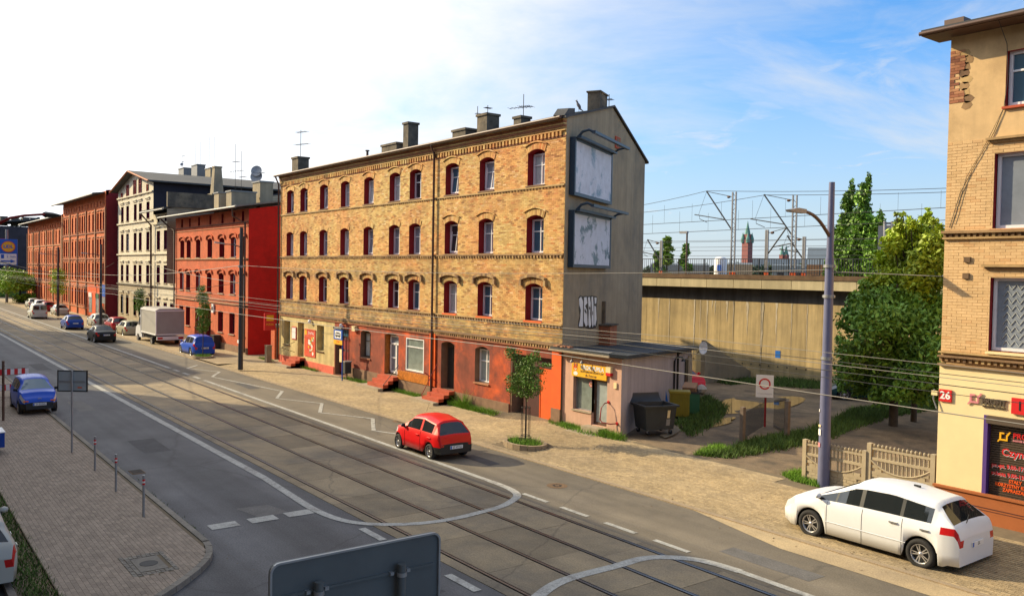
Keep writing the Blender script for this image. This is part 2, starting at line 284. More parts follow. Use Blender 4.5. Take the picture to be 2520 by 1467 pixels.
# ------------------------------------------------------------ mesh helpers
class MB:
    def __init__(s): s.v=[]; s.f=[]; s.mi=[]; s.mats=[]; s.r=[]; s.sm=[]
    def mid(s,m):
        if m not in s.mats: s.mats.append(m)
        return s.mats.index(m)
    def add(s,vs,fs,m,smooth=False,r=None):
        o=len(s.v); s.v+= [tuple(v) for v in vs]; k=s.mid(m); r=random.random() if r is None else r
        for f in fs: s.f.append(tuple(o+i for i in f)); s.mi.append(k); s.r.append(r); s.sm.append(smooth)
    def box(s,a,b,m,fr=None,r=None):
        x0,y0,z0=a; x1,y1,z1=b
        vs=[(x0,y0,z0),(x1,y0,z0),(x1,y1,z0),(x0,y1,z0),(x0,y0,z1),(x1,y0,z1),(x1,y1,z1),(x0,y1,z1)]
        if fr: vs=[fr(*v) for v in vs]
        s.add(vs,[(0,3,2,1),(4,5,6,7),(0,1,5,4),(1,2,6,5),(2,3,7,6),(3,0,4,7)],m,r=r)
    def obox(s,c,sz,m,rot=None,r=None):
        R=rot or Matrix.Identity(3); c=Vector(c); hx,hy,hz=[q/2 for q in sz]
        vs=[c+R@Vector((sx*hx,sy*hy,sz_*hz)) for sz_ in(-1,1) for sx,sy in((-1,-1),(1,-1),(1,1),(-1,1))]
        s.add(vs,[(0,3,2,1),(4,5,6,7),(0,1,5,4),(1,2,6,5),(2,3,7,6),(3,0,4,7)],m,r=r)
    def tube(s,pts,rad,m,n=8,cap=True,smooth=True):
        pts=[Vector(p) for p in pts]; rads=rad if isinstance(rad,(list,tuple)) else [rad]*len(pts)
        rings=[]; 
        for i,p in enumerate(pts):
            d=(pts[min(i+1,len(pts)-1)]-pts[max(i-1,0)]).normalized()
            a=Vector((0,0,1)) if abs(d.z)<.9 else Vector((1,0,0)); e1=d.cross(a).normalized(); e2=d.cross(e1)
            rings.append([p+(e1*math.cos(2*math.pi*k/n)+e2*math.sin(2*math.pi*k/n))*rads[i] for k in range(n)])
        vs=[v for rg in rings for v in rg]
        fs=[(i*n+k,i*n+(k+1)%n,(i+1)*n+(k+1)%n,(i+1)*n+k) for i in range(len(pts)-1) for k in range(n)]
        s.add(vs,fs,m,smooth)
        if cap: 
            s.add(rings[0],[tuple(range(n))],m); s.add(rings[-1],[tuple(range(n))[::-1]],m)
    def lathe(s,prof,m,fr,n=20,smooth=True):
        "prof: (r, h); fr(x,y,h)"
        vs=[fr(r*math.cos(2*math.pi*k/n),r*math.sin(2*math.pi*k/n),h) for r,h in prof for k in range(n)]
        fs=[(i*n+k,i*n+(k+1)%n,(i+1)*n+(k+1)%n,(i+1)*n+k) for i in range(len(prof)-1) for k in range(n)]
        s.add(vs,fs,m,smooth)
    def poly(s,pts,m,r=None): s.add(pts,[tuple(range(len(pts)))],m,r=r)
    def prism(s,pts,d,m,r=None,fr=None):
        "closed polygon pts (3d) pushed by vector d"
        d=Vector(d); p=[Vector(q) for q in pts]; n=len(p); vs=p+[q+d for q in p]
        if fr: vs=[fr(*v) for v in vs]
        fs=[tuple(range(n))[::-1],tuple(range(n,2*n))]+[(i,(i+1)%n,n+(i+1)%n,n+i) for i in range(n)]
        s.add(vs,fs,m,r=r)
    def mesh(s,name):
        me=bpy.data.meshes.new(name); me.from_pydata(s.v,[],s.f)
        for m_ in s.mats: me.materials.append(M(m_))
        me.polygons.foreach_set('material_index',s.mi); me.polygons.foreach_set('use_smooth',s.sm)
        at=me.attributes.new('rnd','FLOAT','FACE'); at.data.foreach_set('value',s.r); me.update(); return me
    def build(s,name,parent=None,kind=None,loc=None,label=None):
        if not s.f: return None
        return ob(name,s.mesh(name),parent,kind,loc,label)
def ob(name,me,parent=None,kind=None,loc=None,label=None):
    o=bpy.data.objects.new(name,me); COL.objects.link(o)
    if parent: 
        o.parent=parent; o.matrix_parent_inverse=Matrix.Translation(-WL(parent))
    if loc is not None: o.location=loc
    if kind: o['kind']=kind
    if label: o['label']=label
    return o
_WL={}
def WL(o): return _WL.get(o.name,Vector((0,0,0)))
def T(name,label,cat,loc=(0,0,0),group=None):
    o=bpy.data.objects.new(name,None); COL.objects.link(o); o.location=loc; o.empty_display_size=.3; _WL[o.name]=Vector(loc)
    o['label']=label; o['category']=cat
    if group: o['group']=group
    return o
def tag(o,label,cat,group=None):
    o['label']=label; o['category']=cat
    if group: o['group']=group
    return o
def kids(o): return [c for c in bpy.data.objects if c.parent==o]
_KID={}
def copy_tree(o,loc,rz=0,label=None,group=None):
    "copy of a thing and its parts; things copied this way are built about their own origin"
    def cp(a,p):
        c=a.copy(); COL.objects.link(c)
        if p: c.parent=p
        for ch in list(_children(a)): cp(ch,c)
        return c
    r=cp(o,None); r.location=loc; r.rotation_euler=(0,0,rz)
    if label: r['label']=label
    if group: r['group']=group
    return r
def _children(a):
    if a.name not in _KID: _KID[a.name]=list(a.children)
    return _KID[a.name]
def text(txt,size,m,fr,parent=None,name='lettering',ext=.006,align='CENTER',sx=1.,bold=0.,shear=0.):
    "fr: 4x4 matrix placing the text plane"
    cu=bpy.data.curves.new(name,'FONT'); cu.body=txt; cu.size=size; cu.extrude=ext; cu.align_x=align; cu.align_y='CENTER'; cu.offset=bold; cu.resolution_u=2; cu.shear=shear
    t=bpy.data.objects.new('tmp',cu); me=bpy.data.meshes.new_from_object(t); bpy.data.objects.remove(t); bpy.data.curves.remove(cu)
    me.transform(fr@Matrix.Diagonal((sx,1,1,1))); me.materials.clear(); me.materials.append(M(m)); me.name=name
    return ob(name,me,parent)
def plane_fr(o,u,up=(0,0,1)):
    u=Vector(u).normalized(); up=Vector(up).normalized(); n=u.cross(up); m=Matrix.Identity(4)
    for i in range(3): m[i][0]=u[i]; m[i][1]=up[i]; m[i][2]=n[i]; m[i][3]=o[i]
    return m
class Fr:
    "wall frame: u runs along the wall, n points out of it"
    def __init__(s,o,u): s.o=Vector((o[0],o[1],0)); s.u=Vector((u[0],u[1],0)).normalized(); s.n=Vector((s.u.y,-s.u.x,0))
    def __call__(s,u,d,z): return s.o+s.u*u+s.n*d+Vector((0,0,z))
def arcpts(u0,u1,z1,rise,n=8):
    "top outline of an opening from left spring to right spring"
    if rise<=0: return [(u0,z1),(u1,z1)]
    return [(u0+(u1-u0)*k/n, z1-rise*(2*k/n-1)**2) for k in range(n+1)]
def wall(mb,fr,u0,u1,z0,z1,ops,m,jm,depth,d=0.,soff=None):
    us=sorted({u0,u1}|{o[0] for o in ops}|{o[1] for o in ops}); zs=sorted({z0,z1}|{o[2] for o in ops}|{o[3] for o in ops})
    us=[u for u in us if u0<=u<=u1]; zs=[z for z in zs if z0<=z<=z1]
    for a,b in zip(us,us[1:]):
        run=None
        for c,e in zip(zs,zs[1:]):
            um,zm=(a+b)/2,(c+e)/2
            if any(o[0]<um<o[1] and o[2]<zm<o[3] for o in ops):
                if run is not None: mb.poly([fr(a,d,run),fr(b,d,run),fr(b,d,c),fr(a,d,c)],m); run=None
            elif run is None: run=c
        if run is not None: mb.poly([fr(a,d,run),fr(b,d,run),fr(b,d,zs[-1]),fr(a,d,zs[-1])],m)
    for o in ops:
        a,b,c,e=o[:4]; rise=o[4] if len(o)>4 else 0
        ap=arcpts(a,b,e,rise)
        if rise>0:
            h=len(ap)//2
            mb.poly([fr(a,d,e)]+[fr(u,d,z) for u,z in ap[:h+1]][::1],m); mb.poly([fr(b,d,e)]+[fr(u,d,z) for u,z in ap[h:]][::-1],m)
        out=[(a,c)]+ap+[(b,c)]
        for (p,q),(r_,t) in zip(out,out[1:]+out[:1]):
            mb.poly([fr(p,d,q),fr(r_,d,t),fr(r_,d-depth,t),fr(p,d-depth,q)],jm)
def pvc(parent,fr,op,depth,style='cross',gm='glass_dark',fm='white_pvc',tilt=False,inf='jamb_red',w=.07,name='window',label=None,trans=.36,sill=None):
    "window set at the back of its opening: frame part with glass pane (and sill) as sub-parts"
    a,b,c,e=op[:4]; rise=op[4] if len(op)>4 else 0; d=-depth
    top=e-rise
    mb=MB(); a+=.02; b-=.02; c+=.02
    if rise>0: mb.poly([fr(u,d,z) for u,z in [(a-.02,top)]+arcpts(a-.02,b+.02,e,rise)+[(b+.02,top)]],inf)
    fw=.06
    def fb(u0,u1,z0,z1,d0=d-.02,d1=d+fw):
        mb.box((u0,d0,z0),(u1,d1,z1),fm,fr)
    fb(a,b,c,c+w); fb(a,b,top-w,top); fb(a,a+w,c+w,top-w); fb(b-w,b,c+w,top-w)
    zt=top-(top-c)*trans
    if not tilt:
        if style in('cross','T'): fb((a+b)/2-.025,(a+b)/2+.025,c+w,top-w,d-.01,d+.045)
        if style in('cross','trans','T'): fb(a+w,b-w,zt-.025,zt+.025,d-.01,d+.04)
    o=mb.build(name,parent,label=label)
    g=MB(); g.poly([fr(a+w*.8,d,c+w*.8),fr(b-w*.8,d,c+w*.8),fr(b-w*.8,d,top-w*.8),fr(a+w*.8,d,top-w*.8)],gm); g.build('pane',o)
    if tilt:
        s=MB(); k=math.tan(math.radians(5.5)); aa,bb,cc,tt=a+w,b-w,c+w,top-w-.02
        def fs(u,q,z): return fr(u,d+.05+q+(cc-z)*k*-1*-1*(1) if False else d+.05+q-(z-cc)*k,z)
        for (u0,u1,z0,z1) in ((aa,bb,cc,cc+.06),(aa,bb,tt-.06,tt),(aa,aa+.06,cc,tt),(bb-.06,bb,cc,tt),((aa+bb)/2-.018,(aa+bb)/2+.018,cc,tt),(aa,bb,zt-.018,zt+.018)):
            vs=[(u0,0,z0),(u1,0,z0),(u1,.05,z0),(u0,.05,z0),(u0,0,z1),(u1,0,z1),(u1,.05,z1),(u0,.05,z1)]
            s.add([fs(*v) for v in vs],[(0,3,2,1),(4,5,6,7),(0,1,5,4),(1,2,6,5),(2,3,7,6),(3,0,4,7)],fm)
        s.add([fs(aa,.02,cc),fs(bb,.02,cc),fs(bb,.02,tt),fs(aa,.02,tt)],[(0,1,2,3)],gm)
        s.build('tilted_sash',o)
    if sill:
        s=MB(); s.box((a-.06,-.01,c-.09),(b+.06,.09,c-.03),sill,fr); s.build('sill',o)
    return o
def bricks(fr,u0,u1,z0,z1,ops,name,parent,m,L=.25,h=.068,g=.009,t=.008,near='hi',nind=300,ring=.0,amp=.003,skip=None):
    "real courses of brick on a wall; the biggest-looking ones are objects, the rest one stuff mesh"
    rows=int((z1-z0)/(h+g)); bx=[]
    for r in range(rows):
        za=z0+r*(h+g); zb=za+h; zm=(za+zb)/2; off=(L+g)/2*(r%2); u=u0-off
        cuts=[]
        for o in ops:
            a,b,c,e=o[:4]; rise=o[4] if len(o)>4 else 0
            if c-.01<zm<e+ (ring if rise>0 else 0):
                E=e+(ring if rise>0 else 0); rr=rise*1.0
                if rise>0 and zm>E-rr-.0: hw=(b-a)/2*math.sqrt(max(0,(E-zm)/rr)); hw=min(hw,(b-a)/2+ (ring if zm>e-rise else 0)) ; cuts.append(((a+b)/2-hw,(a+b)/2+hw))
                else: cuts.append((a,b))
        while u<u1:
            a,b=max(u,u0),min(u+L,u1); u+=L+g
            if b-a<.04: continue
            ok=True
            for ca,cb in cuts:
                if a>=ca and b<=cb: ok=False;break
                if a<ca<b and b<=cb: b=ca-.002
                elif a<cb<b and a>=ca: a=cb+.002
                elif a<ca and b>cb: b=ca-.002
            if not ok or b-a<.03: continue
            if skip and skip((a+b)/2,zm): continue
            bx.append((a,b,za,zb,t+random.uniform(-amp,amp)))
    full=[q for q in bx if abs((q[1]-q[0])-L)<1e-4]
    full.sort(key=lambda q:(-q[1] if near=='hi' else q[0])); ind=set(full[:nind])
    um=MB(); um.box((0,-.02,0),(L,t,h),m,fr=lambda a,b,c:fr.u*a+fr.n*b+Vector((0,0,c)),r=0.); me=um.mesh('brick')
    for q in full[:nind]:
        o=ob('brick',me,parent); o.location=fr(q[0],0,q[2])+fr.n*(q[4]-t)
    rest=[q for q in bx if q not in ind]; n=len(rest)
    if not n: return
    A=np.array(rest); P=np.zeros((n,8,3)); uo=np.array(fr.o); uu=np.array(fr.u); nn=np.array(fr.n)
    k=0
    for dd in(0,1):
        for zi in(2,3):
            for ui in(0,1):
                P[:,k,:]=uo+A[:,ui,None]*uu+(A[:,4,None]*dd-.01*(1-dd))*nn; P[:,k,2]+=A[:,zi]; k+=1
    # 0:(u0,z0,in)1:(u1,z0,in)2:(u0,z1,in)3:(u1,z1,in)4..7 same out
    base=(np.arange(n)*8)[:,None,None]; F=np.array([[4,5,7,6],[0,1,5,4],[6,7,3,2],[0,4,6,2],[5,1,3,7]])[None]+base
    fast(name,P.reshape(-1,3),F.reshape(-1,4),m,np.repeat(NR.rand(n),5),parent,'stuff')
def fast(name,V,F,m,r=None,parent=None,kind=None,smooth=False):
    me=bpy.data.meshes.new(name); nv=len(V); nf,k=F.shape
    me.vertices.add(nv); me.vertices.foreach_set('co',np.asarray(V,dtype=np.float32).ravel())
    me.loops.add(nf*k); me.loops.foreach_set('vertex_index',F.astype(np.int32).ravel())
    me.polygons.add(nf); me.polygons.foreach_set('loop_start',(np.arange(nf)*k).astype(np.int32)); 
    try: me.polygons.foreach_set('loop_total',np.full(nf,k,dtype=np.int32))
    except Exception: pass
    if smooth: me.polygons.foreach_set('use_smooth',np.ones(nf,dtype=bool))
    me.materials.append(M(m)) if isinstance(m,str) else [me.materials.append(M(q)) for q in m]
    me.update(calc_edges=True)
    if r is not None:
        at=me.attributes.new('rnd','FLOAT','FACE'); at.data.foreach_set('value',np.asarray(r,dtype=np.float32))
    me.validate()
    if not smooth: me.shade_flat()
    return ob(name,me,parent,kind)
def leaves(name,blobs,n,size,m,parent=None,kind=None,shell=.5,flat=.5,mats=None):
    "crown of leaf-sized faces scattered in clumps: blobs=(x,y,z,rx,ry,rz)"
    B=np.array(blobs,float); w=(B[:,3]*B[:,4]*B[:,5])**.75; w/=w.sum(); idx=NR.choice(len(B),n,p=w)
    d=NR.normal(size=(n,3)); d/=np.linalg.norm(d,axis=1)[:,None]; rad=NR.rand(n)**(1-shell)**1.; rad=shell+(1-shell)*NR.rand(n)**.5
    rad*=(1+.18*NR.randn(n))
    C=B[idx,:3]+d*rad[:,None]*B[idx,3:6]
    a=NR.normal(size=(n,3)); a/=np.linalg.norm(a,axis=1)[:,None]; b=np.cross(a,NR.normal(size=(n,3))); b/=np.linalg.norm(b,axis=1)[:,None]
    s=size*(.6+.8*NR.rand(n))[:,None]; a*=s; b*=s*flat
    V=np.stack([C-a,C-b*.9,C+a,C+b*.9],1).reshape(-1,3); F=np.arange(n*4).reshape(n,4)
    # clump tone: each blob its own shade, plus leaf-to-leaf spread
    cl=NR.rand(len(B)); r=np.clip(.25+.5*cl[idx]*.7+.35*NR.rand(n),0,.999)
    return fast(name,V,F,m,r,parent,kind)
def grassy(name,pts,m,h=.18,sp=.10,lean=.5,w=.012,label=None,parent=None):
    "blades round given ground points"
    P=np.array(pts,float); n=len(P); P=P.copy(); P[:,:2]+=NR.randn(n,2)*sp
    a=NR.rand(n)*6.283; dx=np.stack([np.cos(a),np.sin(a),0*a],1)*w; hh=h*(.4+NR.rand(n)); tip=P+np.stack([NR.randn(n)*lean*hh,NR.randn(n)*lean*hh,hh],1)
    V=np.stack([P-dx,P+dx,tip],1).reshape(-1,3); F=np.arange(n*3).reshape(n,3)
    o=fast(name,V,F,m,NR.rand(n),parent,'stuff')
    return o
mat('lime_run',(.60,.52,.38),rough=.9,var=.2,scale=4)
# ------------------------------------------------------------ ground, road, tracks, pavements
def sm(t): t=max(0,min(1,t)); return t*t*(3-2*t)
def hz(x,y): return .02+.10*sm((y-18.7)/1.6)+.23*sm((x+31)/4)*sm((y-20)/2.6)
def K(x,y,z=None):
    "yard measurements, taken for a floor at .12, moved to the yard's real level"
    return Vector((x*.9645,y*.9645,0 if z is None else 6.6-(6.6-z)*.9645))
def sheet(name,pts,z,m,kind='structure'):
    mb=MB(); mb.poly([(x,y,z) for x,y in pts],m); return mb.build(name,kind=kind)
sheet('ground',[(-2500,-1500),(600,-1500),(600,2500),(-2500,2500)],-.08,'far_ground')
road_near=sheet('road',[(-450,-9),(60,-9),(60,10.42),(-450,10.42)],0,'asphalt')
sheet('road',[(-450,15.3),(60,15.3),(60,19.6),(-450,19.6)],0,'asphalt_far_sunlit')
# tram bed of concrete slabs
bed=sheet('tram_bed',[(-450,10.42),(60,10.42),(60,15.3),(-450,15.3)],-.04,'rail_groove')
sl=MB(); sl.box((0,0,-.1),(2.435,1,.004),'slab_concrete'); 
for (ya,yb) in ((10.44,10.73),(10.89,12.18),(12.34,13.57),(13.73,14.92),(15.08,15.29)):
    s_=MB(); s_.box((0,ya,-.06),(2.437,yb,.004),'slab_concrete'); me=s_.mesh('concrete_slab')
    small=yb-ya<.5
    if small:
        s_=MB()
        for k in range(-180,24): s_.box((k*2.45,ya,-.06),(k*2.45+2.44,yb,.004),'slab_concrete')
        s_.build('slab_edging',bed,'stuff')
    else:
        for k in range(-68,3):
            o=ob('concrete_slab',me,bed); o.location=(k*2.45-.4+(.6 if ya>13 else 0),0,random.uniform(-.002,.002))
        s_=MB(); s_.box((-450,ya,-.06),(-168,yb,.002),'slab_concrete'); s_.build('slab_strip',bed,'stuff')
for i,(y,lb) in enumerate(((10.80,'steel tram rail nearest the blue-grey near lane, first of four'),(12.25,'second steel tram rail counted from the near lane'),(13.64,'third steel tram rail counted from the near lane'),(14.99,'steel tram rail nearest the far lane, beside the white edge line'))):
    t=T('tram_rail',lb,'tram rail',(0,y,0),'tram rails in the concrete bed')
    r_=MB(); r_.box((-450,y-.028,-.05),(60,y+.028,.012),'rail_steel'); r_.build('rail_head',t)
    r_=MB(); r_.box((-450,y+.060,-.05),(60,y+.078,.008),'rail_steel'); r_.build('guard_lip',t)
# painted lines
def pline(pts,w,name='road_marking',z=.012):
    mb=MB(); P=[Vector((x,y,0)) for x,y in pts]; L=[];R=[]
    for i,p in enumerate(P):
        d=(P[min(i+1,len(P)-1)]-P[max(i-1,0)]).normalized(); n=Vector((-d.y,d.x,0))*w/2; L.append(p+n); R.append(p-n)
    for i in range(len(P)-1):
        mb.poly([(q.x,q.y,z) for q in (L[i],L[i+1],R[i+1],R[i])],'road_paint')
    return mb.build(name,kind='structure')
def smooth(pts,n=5):
    P=[Vector(p+(0,)) for p in pts]; out=[]
    for i in range(len(P)-1):
        a,b,c,d=P[max(i-1,0)],P[i],P[i+1],P[min(i+2,len(P)-1)]
        for k in range(n):
            t=k/n; q=.5*((2*b)+(c-a)*t+(2*a-5*b+4*c-d)*t*t+(3*b-a-3*c+d)*t**3); out.append((q.x,q.y))
    out.append((P[-1].x,P[-1].y)); return out
pline([(-300,10.02),(-60,10.0),(-26,9.98)],.26)
pline(smooth([(-26,9.98),(-23.45,9.85),(-21.8,9.80),(-20.6,9.95),(-19.85,10.35),(-19.35,11.0),(-19.05,11.75),(-18.98,12.6),(-19.1,13.55),(-19.25,14.3),(-19.62,15.0),(-20.0,15.42),(-20.7,15.66),(-21.8,15.72)]),.24,z=.014)
pline([(-21.8,15.72),(-50.5,15.72)],.2)
pline([(-57.5,15.72),(-300,15.72)],.2)
for k in range(3): pline([(-51.3-k*2.1,15.72),(-52.5-k*2.1,15.72)],.2)
pline(smooth([(-12.6,9.9),(-13.1,10.4),(-13.5,11.1),(-13.75,11.7),(-13.85,12.4),(-13.83,13.5),(-13.85,14.4),(-13.55,15.0),(-12.96,15.45),(-12,15.6)]),.28,z=.014)
pline([(-12,15.6),(40,15.6)],.2); pline([(-12.6,9.9),(40,9.9)],.22)
for a,b in ((-20.02,-18.87),(-18.26,-17.14),(-16.46,-15.33),(-14.68,-13.56)): pline([(a,15.66),(b,15.66)],.16)
for a,b in ((-19.55,-18.4),(-15.5,-14.35)): pline([(a,10.08),(b,10.08)],.2,z=.014)
for y in (6.92,7.95,8.95): pline([(-21.72,y),(-21.72,y+.72)],.46)
# bus bay zig-zag
zg_=[(-58.5,17.75),(-56.9,16.6),(-54.1,17.8),(-51.85,16.6),(-44.0,17.85),(-41.7,16.62),(-39.05,17.88),(-36.56,16.64),(-33.9,17.95),(-31.33,16.64),(-28.2,17.9)]
for a,b in zip(zg_,zg_[1:]): pline([a,b],.13 if b[1]>a[1] else .17)
# near pavement island of small concrete blocks with a rounded nose
def nose(y): return float(np.interp(y,[3,3.8,4.5,5.06,5.6,5.95,6.14,6.27,6.33],[-16.7,-16.95,-17.42,-17.95,-18.55,-19.05,-19.45,-19.9,-20.4]))
isl=MB(); isl.poly([(-450,3.0,.114),(-16.9,3.0,.114)]+[(nose(y)-.02,y,.114) for y in np.linspace(3.2,6.3,14)]+[(-450,6.3,.114)],'paving_bed')
island=isl.build('pavement',kind='structure')
def pavers(name,parent,rows,m,L=.2,h=.1,g=.006,zf=lambda x,y:.12,xr=None,near=(-14,5),nind=300,holes=(),t=.05,swap=False):
    bx=[]
    for r,y in enumerate(rows):
        xa,xb=xr(y+h/2); x=xa+(L/2 if r%2 else 0)
        while x<xb-.03:
            x2=min(x+L-g,xb)
            if not any(a<(x+x2)/2<b and c<y+h/2<d for a,b,c,d in holes): bx.append((x,x2,y,y+h-g,zf((x+x2)/2,y+h/2)+random.uniform(-.0012,.0012)))
            x+=L
    bx.sort(key=lambda q:(q[0]-near[0])**2+(q[2]-near[1])**2)
    um=MB(); um.box((0,0,-.02),(L-g,h-g,0),m,r=0.); me=um.mesh('paving_block'); c=0; rest=[]
    for q in bx:
        if c<nind and abs(q[1]-q[0]-(L-g))<1e-5:
            o=ob('paving_block',me,parent); o.location=(q[0],q[2],q[4]); c+=1
        else: rest.append(q)
    A=np.array(rest); n=len(A); P=np.zeros((n,8,3)); k=0
    for zo in (-.02,0):
        for yi in(2,3):
            for xi in(0,1): P[:,k,0]=A[:,xi];P[:,k,1]=A[:,yi];P[:,k,2]=A[:,4]+zo;k+=1
    b=(np.arange(n)*8)[:,None,None]; F=np.array([[4,5,7,6],[0,1,5,4],[2,6,7,3],[0,4,6,2],[1,3,7,5]])[None]+b
    fast(name,P.reshape(-1,3),F.reshape(-1,4),m,np.repeat(NR.rand(n),5),parent,'stuff')
mh=(-20.15,-18.75,4.45,5.35)
pavers('paving_blocks',island,np.arange(3.02,6.22,.1),'paver_near',xr=lambda y:(-48,nose(y)-.06),holes=[mh])
w_=MB(); w_.poly([(-450,3.0,.12),(-48,3.0,.12),(-48,6.3,.12),(-450,6.3,.12)],'paver_near'); w_.build('paving_strip',island,'stuff')
def kerb(name,pts,z0,z1,w,m,parent=None,seg=.98):
    out=[]; 
    for a,b in zip(pts,pts[1:]):
        a=Vector((a[0],a[1],0)); b=Vector((b[0],b[1],0)); d=b-a; L=d.length; d.normalize(); n=Vector((-d.y,d.x,0)); k=max(1,round(L/seg))
        for i in range(k):
            p=a+d*(L*i/k+.005); q=a+d*(L*(i+1)/k-.005); mb=MB()
            mb.prism([(p.x,p.y,z0),(q.x,q.y,z0),(q.x+n.x*w,q.y+n.y*w,z0),(p.x+n.x*w,p.y+n.y*w,z0)],(0,0,z1-z0),m)
            out.append(mb.build('kerb_stone',parent))
    return out
kt=T('pavement_kerb','grey stone kerb along the near pavement and round its nose','kerb',(-30,6.4,0))
nosepts=[(nose(y)-.07,y) for y in (3,3.5,4,4.5,4.9,5.3,5.65,5.95,6.14,6.27,6.32)]
kerb('kerb',nosepts[::-1]+[],-.02,.13,.15,'kerb_stone',kt,.6)
kerb('kerb',[(-20.3,6.32),(-75,6.32)],-.02,.13,-.15,'kerb_stone',kt)
kb=MB(); kb.box((-450,6.32,-.02),(-75.05,6.47,.13),'kerb_stone'); kb.build('kerb_stones_far',kt,'stuff')
# paving and side road behind it
kb=MB(); kb.poly([(-120,2.35,.06),(-17.8,2.35,.06),(-17.2,3.0,.06),(-120,3.0,.06)],'dirt'); kb.build('verge',kind='structure')
kb=MB(); kb.box((-120,2.2,-.02),(-17.6,2.34,.10),'kerb_stone'); tag(kb.build('side_street_kerb'),'low kerb between the grass strip and the parked silver car','kerb')
sheet('pavement',[(-16,-8),(8,-8),(8,6.2),(-11.5,6.2),(-13,5),(-13.4,3)],.1,'paver_near')
# manhole set in cobbles
t=T('manhole_cover','square concrete manhole cover ringed by small cobbles on the near pavement','manhole cover',(-19.45,4.9,.12))
a_=MB(); a_.box((-19.95,4.62,.05),(-19.0,5.18,.125),'kerb_stone'); a_.build('cover_slab',t)
a_=MB(); a_.lathe([(0,.0),(.19,0),(.19,-.02)],'rail_groove',lambda x,y,h:Vector((-19.48+x,4.9+y,.131+h)),18,False); a_.build('iron_lid',t)
cb=MB(); cb.box((-.04,-.04,-.05),(.04,.04,.0),'kerb_stone',r=0.); cm_=cb.mesh('cobble')
c_=MB()
for x in np.arange(-20.12,-18.76,.093):
    for y in np.arange(4.47,5.34,.093):
        if not(-20.0<x<-18.96 and 4.58<y<5.22): o=ob('cobble',cm_,t); o.location=(x+random.uniform(-.006,.006),y,.127+random.uniform(-.006,.006))
for (x,y,a,b_,m_,s_) in ((-33,8.3,2.6,.9,'road_patch_dark',0),(-22.5,8.6,1.1,.8,'road_patch_light',.1),(-44,8.0,3.2,.7,'road_patch_light',0),(-62,8.9,4,.8,'road_patch_dark',0),(-24.5,17.2,1.8,.5,'road_patch_dark',0),(-12,16.6,2.4,.6,'road_patch_light',0),(-47,17.0,2.8,.6,'road_patch_dark',0),(-15.5,8.9,1.7,.9,'road_patch_dark',.2)):
    pp=[(x+dx*a/2+random.uniform(-.08,.08),y+dy*b_/2+random.uniform(-.05,.05)+s_*dx) for dx,dy in ((-1,-1),(0,-1.03),(1,-1),(1,1),(0,.97),(-1,1))]
    sheet('road_patch',pp,.004,m_)
# far pavement
fp=MB(); N=70
for i in range(N):
    for j in range(10):
        x0,x1=-62+i*.85,-62+(i+1)*.85; y0,y1=18.6+j*.45,18.6+(j+1)*.45
        fp.poly([(x,y,hz(x,y)-.005) for x,y in ((x0,y0),(x1,y0),(x1,y1),(x0,y1))],'paving_bed')
farp=fp.build('pavement',kind='structure')
def fxr(y):
    return (-57.5, -6.0 if y<22.2 else (-22.6 if y>22.75 else -15.9))
def fzf(x,y): return hz(x,y)+.004
ringh=(-26.35,-24.3,19.05,20.6)
pavers('paving_blocks',farp,np.arange(18.78,23.0,.1),'paver_far',xr=fxr,zf=fzf,near=(-14,19),holes=[ringh],g=.006)
w_=MB(); w_.poly([(-450,18.75,.12),(-57.5,18.75,.12),(-57.5,27,.12),(-450,27,.12)],'paver_far'); w_.poly([(-6,18.75,.12),(40,18.75,.12),(40,27,.35),(-6,27,.35)],'paver_far')
w_.build('paving_strip',farp,'stuff')
w_=MB(); w_.box((-62,18.60,-.02),(40,18.755,.035),'kerb_warm'); w_.box((-450,18.60,-.02),(-62,18.755,.11),'kerb_warm')
tag(w_.build('pavement_kerb'),'flush warm grey kerb line along the far pavement','kerb')
# parking strip of blocks in front (flush)
gl=MB(); gl.poly([(-12.5,17.75,.006),(40,17.75,.006),(40,18.6,.006),(-16,18.6,.006)],'paver_far'); gl.build('parking_strip',kind='structure')
# yard of trodden earth
yd=MB(); nx,ny=60,50
def yz(x,y): return .33*sm((y-22.2)/.8)+.02+.05*math.sin(x*1.1)*math.sin(y*.9)*sm((y-23)/2) if x>-32 else .1
gx=np.linspace(-64,14,nx+1); gy=np.linspace(22.0,48,ny+1); vs=[(x,y,yz(x,y)) for y in gy for x in gx]
yd.add(vs,[(j*(nx+1)+i,j*(nx+1)+i+1,(j+1)*(nx+1)+i+1,(j+1)*(nx+1)+i) for j in range(ny) for i in range(nx)],'dirt',True)
yard=yd.build('yard_ground',kind='structure')
def blobpoly(cx,cy,rx,ry,rot,z,m,name,n=28,seed=1):
    r=random.Random(seed); ph=[r.uniform(0,6.28) for _ in range(4)]; mb=MB(); pts=[]
    for k in range(n):
        a=2*math.pi*k/n; q=1+.16*math.sin(2*a+ph[0])+.1*math.sin(3*a+ph[1])+.06*math.sin(5*a+ph[2])
        x,y=rx*q*math.cos(a),ry*q*math.sin(a); pts.append((cx+x*math.cos(rot)-y*math.sin(rot),cy+x*math.sin(rot)+y*math.cos(rot),z))
    mb.poly(pts,m); return mb.build(name,kind='structure')
blobpoly(-23.6,28.6,2.0,.42,1.75,.375,'puddle_water','puddle',seed=2)
blobpoly(-26.3,35.2,4.0,1.5,1.9,.365,'puddle_water','puddle',seed=5)
blobpoly(-13.6,28.4,1.5,.6,2.2,.375,'puddle_water','puddle',seed=8)
blobpoly(-19.5,22.95,5.2,.5,.02,.175,'dirt','dirt_patch',seed=4)
blobpoly(-23.2,25.6,.25,1.6,.5,.415,'slab_concrete','concrete_patch',seed=9)
